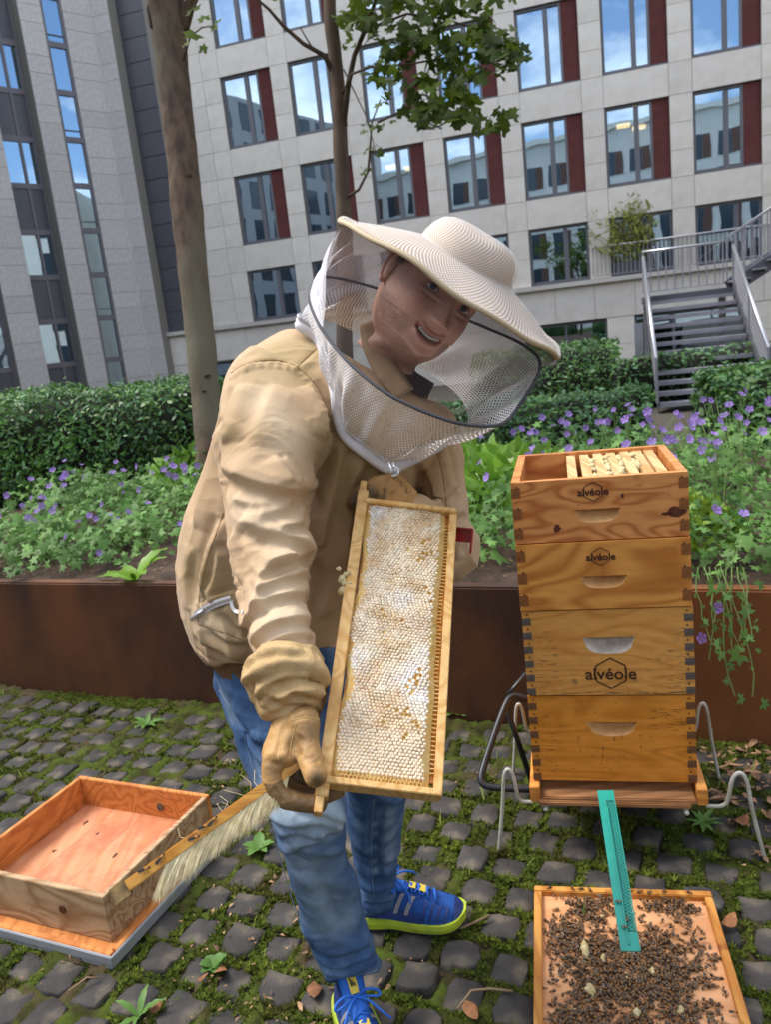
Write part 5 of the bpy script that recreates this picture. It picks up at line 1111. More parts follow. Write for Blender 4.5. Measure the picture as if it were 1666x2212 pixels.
# ================================================================ PERSON
M_JACKET = mat('tan_cotton', srgb('cdaf8c'), 0.85, srgb('bf9f7b'), scale=5, detail=4, bump=0.25, bscale=420, third=(srgb('ab9669'), 3.2, 0.58, 0.78), sheen=0.15, spec=0.2, worn=(('soil', srgb('8a774c')), ('pale', srgb('d8c3a4'))))
M_SEAM = mat('seam_thread', srgb('97794f'), 0.9)
M_GLOVE = mat('goat_leather', srgb('c79c64'), 0.55, srgb('b48a54'), scale=14, detail=6, bump=0.35, bscale=170, third=(srgb('7a6140'), 9.0, 0.58, 0.74), spec=0.35, worn=(('soil', srgb('4d3d29')),))
M_GLOVEF = mat('dirty_leather', srgb('8d6f48'), 0.45, srgb('4f3f2c'), scale=16, detail=6, bump=0.4, bscale=150, spec=0.45)
M_CUFF = mat('glove_cuff_canvas', srgb('c6a877'), 0.85, srgb('b59567'), scale=12, bump=0.3, bscale=300, third=(srgb('8e6a44'), 26.0, 0.66, 0.74))
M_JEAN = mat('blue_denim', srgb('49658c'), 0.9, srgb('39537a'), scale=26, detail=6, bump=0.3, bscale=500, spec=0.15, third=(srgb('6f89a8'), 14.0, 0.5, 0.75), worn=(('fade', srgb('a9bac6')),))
M_JEAN2 = mat('dark_denim', srgb('26395a'), 0.9, srgb('1f2f4c'), scale=26, detail=6, bump=0.3, bscale=500, spec=0.15)
M_STITCH = mat('jean_stitch', srgb('7c90a4'), 0.9)
M_SKIN = mat('skin', srgb('e4b6a0'), 0.5, srgb('d9a48e'), scale=22, sub=0.12, bump=0.3, bscale=260, spec=0.4, worn=(('flush', srgb('c9806c')), ('beard', srgb('7d5a48'))))
M_STUB = mat('stubble', srgb('a67c64'), 0.6, srgb('8f6a55'), scale=400)
M_LIP = mat('lip', srgb('cc8d7c'), 0.4); M_TEETH = mat('teeth', srgb('ded6c4'), 0.25); M_MOUTH = mat('mouth_dark', srgb('3a1c18'), 0.6)
M_EYEW = mat('eye_white', srgb('b9b1a8'), 0.15); M_IRIS = mat('iris', srgb('35424a'), 0.15); M_HAIR = mat('brown_hair', srgb('3f2f24'), 0.7, srgb('58422f'), scale=200, stretch=(1, 1, 0.2))
person = empty('person', G(800, 2060)); tag(person, 'person in tan beekeeper jacket, veiled hat and jeans leaning over with a honey frame', 'person')

def ring_px(L, R, z, t, n=40, e=2.0, zr=None, sk=0.0):
    """ellipse ring whose silhouette runs through photo points L and R; z depth of the middle, t half thickness in depth"""
    zl, zr_ = (z, z) if zr is None else (z+zr, z-zr); A, B = P(L[0], L[1], zl), P(R[0], R[1], zr_); c = (A+B)/2; hx = (B-A)/2; view = nrm(c-CAM); d = view-nrm(hx)*(view @ nrm(hx)); d = nrm(d)*t
    a = np.arange(n)*2*math.pi/n; ca_, sa_ = np.cos(a), np.sin(a); k = (np.abs(ca_)**e+np.abs(sa_)**e)**(-1/e)
    return c+np.outer(ca_*k, hx)+np.outer(sa_*k, d)
def spline_rings(st, n=40, sub=5):
    """interpolate stations (L,R,z,t[,zr]) smoothly (Catmull-Rom) and return rings"""
    A = np.array([[*s[0], *s[1], s[2], s[3], (s[4] if len(s) > 4 else 0.0)] for s in st], float); out = []
    for i in range(len(A)-1):
        p0, p1, p2, p3 = A[max(0, i-1)], A[i], A[i+1], A[min(len(A)-1, i+2)]
        for k in range(sub):
            t = k/sub; out.append(0.5*((2*p1)+(-p0+p2)*t+(2*p0-5*p1+4*p2-p3)*t*t+(-p0+3*p1-3*p2+p3)*t**3))
    out.append(A[-1]); return [ring_px(q[:2], q[2:4], q[4], q[5], n, 2.15, q[6]) for q in out]
def tube3(b, pts, r, n=24, sub=4):
    pts = np.asarray(pts, float); r = np.broadcast_to(np.asarray(r, float), (len(pts),)); T = np.linspace(0, len(pts)-1, (len(pts)-1)*sub+1); Q, RR = [], []
    for t in T:
        i = min(int(t), len(pts)-2); f = t-i; p0, p1, p2, p3 = pts[max(0, i-1)], pts[i], pts[i+1], pts[min(len(pts)-1, i+2)]
        Q.append(0.5*((2*p1)+(-p0+p2)*f+(2*p0-5*p1+4*p2-p3)*f*f+(-p0+3*p1-3*p2+p3)*f**3)); RR.append(r[i]*(1-f)+r[i+1]*f)
    # rounded ends
    Q, RR = np.array(Q), np.array(RR); d0 = nrm(Q[0]-Q[1]); d1 = nrm(Q[-1]-Q[-2])
    pre = [Q[0]+d0*RR[0]*s for s in (0.95, 0.75, 0.4)]; post = [Q[-1]+d1*RR[-1]*s for s in (0.4, 0.75, 0.95)]; k = [0.3, 0.66, 0.92]
    b.tube(np.vstack([pre, Q, post]), np.r_[RR[0]*np.array(k), RR, RR[-1]*np.array(k[::-1])], n)
def remesh(me, voxel, smooth_it=4, fac=0.5):
    """voxel union of everything in me -> arrays V, F(quads), keeping one skin"""
    o = bpy.data.objects.new('tmp', me); COL.objects.link(o); m = o.modifiers.new('r', 'REMESH'); m.mode = 'VOXEL'; m.voxel_size = voxel
    if smooth_it: s = o.modifiers.new('s', 'SMOOTH'); s.iterations = smooth_it; s.factor = fac
    dg = bpy.context.evaluated_depsgraph_get(); r = bpy.data.meshes.new_from_object(o.evaluated_get(dg)); bpy.data.objects.remove(o); return r
def mesh_np(me):
    v = np.empty(len(me.vertices)*3, np.float32); me.vertices.foreach_get('co', v); nn = np.empty(len(me.vertices)*3, np.float32); me.vertices.foreach_get('normal', nn); return v.reshape(-1, 3).astype(float), nn.reshape(-1, 3).astype(float)
def set_np(me, v): me.vertices.foreach_set('co', v.astype(np.float32).ravel()); me.update()
def finish(me, mats, smooth=True):
    me.materials.clear()
    for m in (mats if isinstance(mats, (list, tuple)) else [mats]): me.materials.append(m)
    me.polygons.foreach_set('use_smooth', np.full(len(me.polygons), smooth)); me.update()
def bvh_of(me): return BVHTree.FromPolygons([v.co[:] for v in me.vertices], [tuple(p.vertices) for p in me.polygons])
def shoot(bv, x, y, off=0.0):
    h = bv.ray_cast(Vector(CAM), Vector(nrm(ray(x, y))))
    return None if h[0] is None else np.array(h[0])-nrm(ray(x, y))*off
def dense(pts, k=6):
    pts = np.asarray(pts, float); out = []
    for i in range(len(pts)-1):
        p0, p1, p2, p3 = pts[max(0, i-1)], pts[i], pts[i+1], pts[min(len(pts)-1, i+2)]
        for j in range(k): t = j/k; out.append(0.5*((2*p1)+(-p0+p2)*t+(2*p0-5*p1+4*p2-p3)*t*t+(-p0+3*p1-3*p2+p3)*t**3))
    return np.array(out+[pts[-1]])
def sculpt(me, strokes, bv=None):
    """raise (h>0) or press (h<0) soft folds along lines drawn over the garment"""
    bv = bv or bvh_of(me); v, nn = mesh_np(me); disp = np.zeros(len(v))
    for st_ in strokes:
        pts, w_, h_ = st_[:3]; crisp = st_[3] if len(st_) > 3 else 0
        q = [shoot(bv, x, y) for x, y in dense(pts, 5)]; q = [a for a in q if a is not None]
        if len(q) < 2: continue
        q = np.array(q); lo, hi = q.min(0)-4*w_, q.max(0)+4*w_; m = np.where(((v > lo) & (v < hi)).all(1))[0]
        if not len(m): continue
        best = np.full(len(m), 9.0); bt = np.zeros(len(m)); vm = v[m]; sg = np.zeros(len(m))
        for i in range(len(q)-1):
            a, d = q[i], q[i+1]-q[i]; L2 = max(1e-12, d @ d); t = np.clip(((vm-a) @ d)/L2, 0, 1); ds = np.linalg.norm(vm-(a+t[:, None]*d), axis=1); k = ds < best; best[k] = ds[k]; bt[k] = (i+t[k])/(len(q)-1); sg[k] = (((vm-(a+t[:, None]*d)) @ np.cross(FWD, nrm(d))))[k]
        ends = np.clip(np.minimum(bt, 1-bt)/0.18, 0, 1)**0.7
        if crisp:
            sd_ = best*np.where(sg*crisp > 0, 1, -1); pr = np.where(sd_ < 0, np.exp(-(sd_/(2.0*w_))**2), np.exp(-(sd_/(0.5*w_))**2)-0.6*np.exp(-((sd_-1.15*w_)/(0.7*w_))**2)*(1-np.exp(-(sd_/(0.5*w_))**2))); disp[m] += h_*pr*ends
        else: disp[m] += h_*np.exp(-(best/w_)**2)*ends
    set_np(me, v+nn*disp[:, None]); return bv

# ---------------------------------------------------------------- jacket (body + two sleeves, one cloth skin)
jb = MB()
torso_st = [((452, 1440), (735, 1395), 1.52, 0.13), ((425, 1408), (745, 1375), 1.52, 0.145), ((398, 1345), (765, 1330), 1.525, 0.16), ((388, 1250), (800, 1240), 1.53, 0.17), ((402, 1140), (850, 1150), 1.51, 0.17), ((436, 1030), (905, 1060), 1.49, 0.165), ((470, 910), (955, 985), 1.46, 0.155), ((505, 812), (985, 925), 1.42, 0.14), ((556, 748), (968, 882), 1.41, 0.12), ((612, 716), (925, 860), 1.425, 0.09), ((650, 712), (895, 850), 1.44, 0.06)]
jb.rings(spline_rings(torso_st, 48, 6))
arm_st = [((548, 748), (680, 800), 1.40, 0.085), ((505, 790), (712, 838), 1.37, 0.10), ((480, 868), (726, 890), 1.335, 0.105), ((473, 950), (722, 950), 1.30, 0.102), ((474, 1020), (690, 1010), 1.275, 0.095), ((482, 1090), (662, 1085), 1.25, 0.085), ((490, 1160), (668, 1160), 1.225, 0.078), ((502, 1235), (668, 1225), 1.20, 0.070), ((518, 1310), (668, 1290), 1.17, 0.062), ((536, 1368), (672, 1350), 1.145, 0.056), ((550, 1412), (682, 1392), 1.128, 0.053), ((562, 1440), (680, 1425), 1.118, 0.048)]
jb.rings(spline_rings(arm_st, 40, 6))
larm_st = [((850, 880), (985, 930), 1.46, 0.085), ((880, 960), (1000, 985), 1.475, 0.085), ((900, 1040), (1004, 1050), 1.475, 0.08), ((915, 1120), (1012, 1115), 1.46, 0.078), ((915, 1190), (1024, 1175), 1.44, 0.075), ((900, 1240), (1008, 1225), 1.42, 0.06), ((900, 1262), (975, 1250), 1.41, 0.04)]
jb.rings(spline_rings(larm_st, 36, 5))
tube3(jb, [P(965, 1185, 1.435), P(930, 1160, 1.40), P(890, 1125, 1.365)], [0.066, 0.058, 0.05], 28)
jme = remesh(jb.mesh('jacket', M_JACKET), 0.0038, 6, 0.5)
v, nn = mesh_np(jme); bv0 = bvh_of(jme)
# broad soft waviness of hanging cloth
v += nn*(0.0035*fbm(v*[1, 1, 0.6], 9, 2, 3))[:, None]; set_np(jme, v)
S = []
# big folds of the sleeve (ridge + valley pairs), read off the photo
def fold(pts, w_=0.012, h_=0.008, off=(0, 16), wv=None, hv=None):
    S.append((pts, w_, h_)); S.append(([(x+off[0], y+off[1]) for x, y in pts], wv or w_*0.9, -(hv or h_*0.8)))
def crease(pts, w_=0.012, h_=0.010, side=1): S.append((pts, w_, h_, side))
crease([(474, 1003), (528, 1033), (576, 1049), (624, 1055), (686, 1042)], 0.017, 0.015)
crease([(666, 829), (690, 870), (702, 910), (700, 950)], 0.012, 0.010, -1); crease([(592, 985), (612, 1018), (624, 1045)], 0.009, 0.007, -1); crease([(612, 985), (630, 1012), (642, 1040)], 0.008, 0.006, -1)
crease([(515, 1120), (560, 1145), (624, 1160), (664, 1186)], 0.014, 0.013); crease([(674, 1168), (656, 1192), (608, 1206), (570, 1226)], 0.013, 0.012, -1)
crease([(556, 1250), (590, 1222), (640, 1200)], 0.010, 0.008); crease([(552, 1280), (592, 1254), (664, 1228)], 0.011, 0.010); crease([(540, 1314), (576, 1292), (624, 1282), (668, 1276)], 0.011, 0.010); crease([(526, 1358), (538, 1328), (572, 1306)], 0.009, 0.008)
crease([(548, 1392), (576, 1357), (616, 1340), (676, 1330)], 0.012, 0.012); crease([(556, 1412), (592, 1381), (648, 1366), (680, 1370)], 0.010, 0.010)
crease([(520, 830), (500, 900), (492, 960)], 0.020, 0.007, 1); crease([(600, 830), (570, 900), (556, 965)], 0.022, 0.006, 1); crease([(500, 1075), (540, 1085), (590, 1082)], 0.010, 0.006); crease([(640, 1070), (600, 1100), (560, 1108)], 0.012, 0.008, -1); crease([(655, 1090), (640, 1130), (600, 1140)], 0.010, 0.007, -1)
crease([(500, 1150), (505, 1200), (520, 1260)], 0.011, 0.008, -1)
# valley where the sleeve meets the body
S += [([(726, 860), (730, 930), (712, 985), (682, 1040), (672, 1110)], 0.016, -0.012), ([(472, 960), (476, 1050), (488, 1150), (505, 1250), (530, 1345)], 0.010, -0.012)]
# body of the jacket: drag folds on the back and over the chest
crease([(487, 905), (452, 1005), (418, 1140)], 0.022, 0.010, 1); crease([(478, 1120), (450, 1200), (436, 1290)], 0.014, 0.009, 1); crease([(476, 1180), (470, 1240), (452, 1300)], 0.012, 0.007, 1); crease([(412, 1180), (402, 1250), (408, 1320)], 0.014, 0.006, -1); crease([(415, 1360), (460, 1395), (530, 1420)], 0.013, 0.009); crease([(440, 1345), (490, 1372), (540, 1385)], 0.011, 0.007); crease([(480, 1310), (510, 1340), (530, 1370)], 0.012, 0.007)
crease([(742, 940), (726, 1010), (700, 1120), (684, 1220)], 0.018, 0.011, -1); crease([(784, 985), (756, 1050), (750, 1130), (735, 1230)], 0.016, 0.012, -1); crease([(690, 1190), (705, 1260), (692, 1340)], 0.014, 0.008, 1); crease([(760, 1150), (735, 1250), (720, 1330)], 0.014, 0.008, -1)
crease([(900, 985), (935, 1040), (950, 1100)], 0.014, 0.009, 1); crease([(990, 1050), (950, 1085), (890, 1125)], 0.011, 0.009, -1); crease([(1004, 1100), (965, 1122), (925, 1150)], 0.011, 0.008, -1); crease([(955, 950), (972, 1000), (985, 1060)], 0.012, 0.008, -1); crease([(1012, 1150), (985, 1178), (988, 1215)], 0.009, 0.007, 1)
# shoulder yoke and seams (thin grooves with pucker)
SEAMS = [[(498, 806), (520, 792), (552, 781), (600, 778), (642, 792)], [(642, 792), (668, 815), (692, 848), (708, 890), (716, 935)], [(642, 792), (662, 772), (684, 752)], [(482, 1108), (462, 1165), (444, 1215), (432, 1275), (427, 1345)], [(427, 1348), (480, 1365), (530, 1385)], [(434, 1300), (460, 1285), (500, 1272), (520, 1274)], [(570, 1150), (560, 1215), (548, 1280), (540, 1330)], [(478, 1045), (496, 1080), (502, 1105), (530, 1125)], [(930, 945), (952, 1000), (962, 1060), (966, 1110)], [(410, 1395), (470, 1432), (535, 1450)]]
for s_ in SEAMS: S.append((s_, 0.0045, -0.0035)); S.append(([(x+5, y+7) for x, y in s_], 0.008, 0.0025))
for s_, nx_, ny_ in ((SEAMS[0], 0, 18), (SEAMS[1], -16, 6), (SEAMS[3], -14, -4)):
    q = dense(s_, 5)
    for i, (x, y) in enumerate(q[1:-1]):
        if i % 2 == 0: S.append(([(x, y), (x+nx_*0.6, y+ny_*0.6-(0 if ny_ > 8 else 0)), (x+nx_, y+ny_)] if True else None, 0.0035, 0.0022))
sculpt(jme, S, bv0)
# creases of worn cotton: ridged noise stretched round the arm, and down the back and chest
v, nn = mesh_np(jme)
def axis_param(v, cs):
    best = np.full(len(v), 9.0); s = np.zeros(len(v)); acc = 0.0
    for i in range(len(cs)-1):
        a, d = cs[i], cs[i+1]-cs[i]; L = np.linalg.norm(d); t = np.clip((v-a) @ d/L**2, 0, 1); ds = np.linalg.norm(v-(a+t[:, None]*d), axis=1); k = ds < best; best[k] = ds[k]; s[k] = acc+t[k]*L; acc += L
    return s, best, acc
acs = np.array([(P(*q[0], q[2])+P(*q[1], q[2]))/2 for q in arm_st]); sA, dA, LA = axis_param(v, acs); rad = np.interp(sA, np.linspace(0, LA, len(arm_st)), [0.10, 0.105, 0.108, 0.105, 0.098, 0.088, 0.080, 0.073, 0.066, 0.060, 0.056, 0.05])
wA = np.clip((rad*1.12-dA)/0.02, 0, 1)
ang = np.arctan2((v-CAM) @ RGT-np.interp(sA, np.linspace(0, LA, len(acs)), (acs-CAM) @ RGT), 0.3+0*sA)
def ridge(q, sc, seed, k=2.2): return (1-np.abs(fbm(q, sc, 2, seed)))**k
wq = v+0.05*np.stack([vnoise(v, 7, 21), vnoise(v, 7, 22), vnoise(v, 7, 23)], 1)
cA = np.stack([sA*1.0+0.55*((wq-CAM) @ RGT)+0.12*vnoise(v, 9, 31), 0.30*((wq-CAM) @ RGT), 0.22*((wq-CAM) @ FWD)], 1)
amp = 0.0022+0.003*np.exp(-((sA-0.33)/0.10)**2)+0.003*np.clip((sA-0.40)/0.2, 0, 1)
dispA = amp*(ridge(cA, 20, 41, 4.0)-0.35)+0.0026*(ridge(cA*[1, 1.6, 1], 44, 42, 3)-0.4)*np.clip((sA-0.2)/0.2, 0.35, 1)
cT = np.stack([1.0*((wq-CAM) @ RGT)+0.25*wq[:, 2], 0.28*wq[:, 2], 0.6*wq[:, 1]], 1)
dispT = 0.0060*(ridge(cT, 9, 51, 4.0)-0.35)+0.0018*(ridge(wq, 19, 52, 3.0)-0.4)
v += nn*(dispA*wA+dispT*(1-wA))[:, None]; set_np(jme, v)
def paint(me, name, strokes, bv, front=True):
    v, nn = mesh_np(me); acc = np.zeros(len(v))
    for pts, w_, h_ in strokes:
        q = np.array([a for a in (shoot(bv, x, y) for x, y in (dense(pts, 4) if len(pts) > 1 else pts)) if a is not None])
        if not len(q): continue
        d = np.min([np.linalg.norm(v-a, axis=1) for a in q], axis=0); acc = np.maximum(acc, h_*np.exp(-(d/w_)**2))
    at = me.attributes.new(name, 'FLOAT', 'POINT'); at.data.foreach_set('value', acc.astype(np.float32))
pbv_ = bvh_of(jme)
paint(jme, 'soil', [([(700, 960), (740, 1020), (760, 1080)], 0.05, 0.8), ([(430, 1230), (470, 1280), (500, 1330)], 0.05, 0.7), ([(470, 900), (500, 940)], 0.03, 0.5), ([(560, 930), (600, 920)], 0.03, 0.5), ([(430, 1380), (520, 1400)], 0.03, 0.5), ([(810, 1010), (780, 1040)], 0.025, 0.8)], pbv_)
paint(jme, 'pale', [([(560, 860), (600, 900), (620, 950)], 0.035, 0.6), ([(530, 1100), (600, 1140), (620, 1200)], 0.04, 0.6), ([(600, 1300), (620, 1350), (630, 1390)], 0.04, 0.8), ([(470, 1360), (430, 1330)], 0.03, 0.5)], pbv_)
finish(jme, M_JACKET); jacket = link('jacket', jme, person); jbv = bvh_of(jme)
def ribbon(bv, pts, w_, th, name, m, parent, off=0.0005, k=6, n=6):
    q = [shoot(bv, x, y, off) for x, y in dense(pts, k)]; q = np.array([a for a in q if a is not None])
    if len(q) > 2: return MB().tube(q, w_, n).build(name, m, parent, True)
for s_ in SEAMS[:6]+SEAMS[8:9]: ribbon(jbv, s_, 0.0008, 0, 'seam', M_SEAM, jacket, 0.0002)
# pocket zipper
M_WHITE = mat('white_cloth', srgb('eceaec'), 0.8, srgb('dddce0'), scale=30, bump=0.2, bscale=300); M_ZIP = mat('zip_metal', srgb('c9cace'), 0.35, metal=0.6)
def flat_ribbon(bv, pts, w_, name, m, parent, off=0.002, k=6):
    q = [shoot(bv, x, y, off) for x, y in dense(pts, k)]; q = np.array([a for a in q if a is not None])
    for _ in range(3): q[1:-1] = (q[:-2]+2*q[1:-1]+q[2:])/4
    t = np.gradient(q, axis=0); V_ = []
    for a, d in zip(q, t): n_ = nrm(CAM-a); sd_ = nrm(np.cross(d, n_))*w_/2; V_ += [a-sd_, a-sd_+n_*0.0018, a+sd_+n_*0.0018, a+sd_]
    return MB().rings([np.array(V_[4*i:4*i+4]) for i in range(len(q))]).build(name, m, parent)
zp = [(420, 1330), (440, 1317), (468, 1303), (498, 1294)]
flat_ribbon(jbv, zp, 0.0125, 'zip_tape', M_WHITE, jacket, 0.003); flat_ribbon(jbv, zp, 0.0042, 'zip_teeth', mat('zip_teeth_dark', srgb('77716a'), 0.5, srgb('b9b4ac'), scale=400), jacket, 0.0052)
q = [shoot(jbv, x, y, 0.007) for x, y in ((438, 1319), (424, 1329), (415, 1337))]
if all(a is not None for a in q): MB().tube(q, [0.003, 0.0036, 0.005], 8).build('zip_pull', M_ZIP, jacket, True)
flat_ribbon(jbv, [(499, 1296), (501, 1312), (510, 1321), (524, 1321)], 0.006, 'zip_tape', M_WHITE, jacket, 0.003)
# elastic waistband peeping out under the hem
hr = spline_rings([((462, 1436), (728, 1400), 1.52, 0.118), ((475, 1462), (722, 1420), 1.52, 0.112), ((482, 1474), (718, 1432), 1.52, 0.108)], 60, 3); b = MB(); b.rings([r+(0.002*np.cos(np.arange(60)*math.pi))[:, None]*nrm([0.3, -1, 0]) for r in hr], cap=False); b.build('waistband', mat('rib_knit', srgb('7d5d3c'), 0.9, srgb('66492e'), scale=50), jacket, True)

# ---------------------------------------------------------------- jeans
pb = MB()
hip = [((462, 1425), (745, 1390), 1.53, 0.125), ((468, 1480), (770, 1450), 1.55, 0.13), ((490, 1540), (800, 1530), 1.58, 0.125), ((515, 1590), (830, 1590), 1.60, 0.10)]
pb.rings(spline_rings(hip, 44, 4))
zk = lambda x, y, h: (G(x, y, h)-CAM) @ FWD
rleg = [((462, 1440), (680, 1440), 1.53, 0.11), ((490, 1540), (705, 1540), 1.52, 0.108), ((528, 1640), (722, 1630), 1.50, 0.10), ((572, 1735), (742, 1735), 1.47, 0.088), ((594, 1800), (740, 1790), 1.465, 0.078), ((620, 1870), (752, 1850), 1.50, 0.072), ((640, 1940), (772, 1910), 1.545, 0.07), ((662, 2020), (792, 1985), 1.59, 0.068), ((680, 2070), (803, 2035), 1.615, 0.066), ((694, 2100), (822, 2072), 1.635, 0.068), ((702, 2124), (822, 2098), 1.645, 0.066)]
pb.rings(spline_rings(rleg, 40, 6))
lleg = [((690, 1480), (820, 1480), 1.62, 0.10), ((720, 1600), (868, 1600), 1.66, 0.095), ((745, 1700), (876, 1700), 1.73, 0.085), ((752, 1780), (870, 1780), 1.79, 0.078), ((762, 1850), (862, 1850), 1.85, 0.072), ((775, 1910), (856, 1905), 1.90, 0.068), ((782, 1950), (858, 1940), 1.935, 0.068), ((786, 1975), (862, 1962), 1.955, 0.066)]
pb.rings(spline_rings(lleg, 36, 6))
pme = remesh(pb.mesh('jeans', M_JEAN), 0.0048, 5, 0.5); v, nn = mesh_np(pme); v += nn*(0.003*fbm(v, 10, 2, 8))[:, None]; set_np(pme, v); S = []
crease([(582, 1762), (630, 1775), (690, 1772), (738, 1790)], 0.012, 0.011); crease([(596, 1806), (640, 1794), (690, 1802), (740, 1786)], 0.011, 0.010); crease([(640, 1742), (690, 1752), (742, 1772)], 0.010, 0.008); crease([(608, 1842), (650, 1822), (700, 1816)], 0.010, 0.008); crease([(602, 1822), (640, 1838), (680, 1856)], 0.010, 0.008)
crease([(676, 2040), (720, 2056), (780, 2040), (812, 2022)], 0.011, 0.010); crease([(686, 2072), (730, 2084), (786, 2066), (820, 2050)], 0.010, 0.010); crease([(698, 2100), (740, 2106), (790, 2090)], 0.008, 0.007); crease([(530, 1590), (575, 1650), (640, 1690)], 0.016, 0.011); crease([(500, 1520), (560, 1590), (640, 1630)], 0.016, 0.009); crease([(660, 1880), (690, 1950), (716, 2010)], 0.016, 0.007, -1)
crease([(800, 1720), (786, 1790), (792, 1850)], 0.012, 0.008, -1); crease([(840, 1740), (824, 1820), (836, 1900)], 0.011, 0.008, 1); crease([(768, 1872), (800, 1888), (856, 1876)], 0.010, 0.009); crease([(776, 1912), (815, 1922), (858, 1908)], 0.009, 0.009); crease([(784, 1942), (820, 1948), (858, 1936)], 0.007, 0.006)
S.append(([(475, 1490), (520, 1570), (548, 1660), (572, 1740), (590, 1830), (612, 1900), (650, 2000), (672, 2080)], 0.004, -0.003)); S.append(([(806, 1720), (800, 1800), (800, 1880), (806, 1940)], 0.005, 0.004))
v, nn = mesh_np(pme); wq = v+0.05*np.stack([vnoise(v, 7, 21), vnoise(v, 7, 22), vnoise(v, 7, 23)], 1); cJ = np.stack([1.0*wq[:, 2]+0.5*((wq-CAM) @ RGT), 0.35*((wq-CAM) @ RGT), 0.35*wq[:, 1]], 1)
v += nn*(0.0065*((1-np.abs(fbm(cJ, 14, 2, 61)))**4-0.35)+0.0022*((1-np.abs(fbm(cJ, 34, 2, 62)))**2-0.5))[:, None]; set_np(pme, v)
pbv = sculpt(pme, S); pbv = bvh_of(pme)
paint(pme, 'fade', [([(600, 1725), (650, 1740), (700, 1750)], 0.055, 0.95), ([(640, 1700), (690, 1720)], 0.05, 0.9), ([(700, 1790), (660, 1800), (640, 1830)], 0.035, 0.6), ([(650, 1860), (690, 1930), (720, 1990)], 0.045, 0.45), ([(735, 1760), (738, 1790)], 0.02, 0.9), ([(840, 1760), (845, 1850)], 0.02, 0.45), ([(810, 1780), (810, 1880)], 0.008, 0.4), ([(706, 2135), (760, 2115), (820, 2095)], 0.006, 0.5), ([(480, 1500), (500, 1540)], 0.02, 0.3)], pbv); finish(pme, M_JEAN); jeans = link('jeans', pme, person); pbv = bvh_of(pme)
ribbon(pbv, [(473, 1490), (518, 1570), (546, 1660), (570, 1740), (588, 1830), (610, 1900), (648, 2000), (670, 2080)], 0.0008, 0, 'side_seam', M_STITCH, jeans, 0.0); ribbon(pbv, [(808, 1725), (802, 1800), (802, 1880), (808, 1940)], 0.0009, 0, 'inner_seam', M_STITCH, jeans, 0.0)
ribbon(pbv, [(706, 2128), (740, 2120), (780, 2108), (815, 2095)], 0.001, 0, 'hem_stitch', M_STITCH, jeans, 0.0)

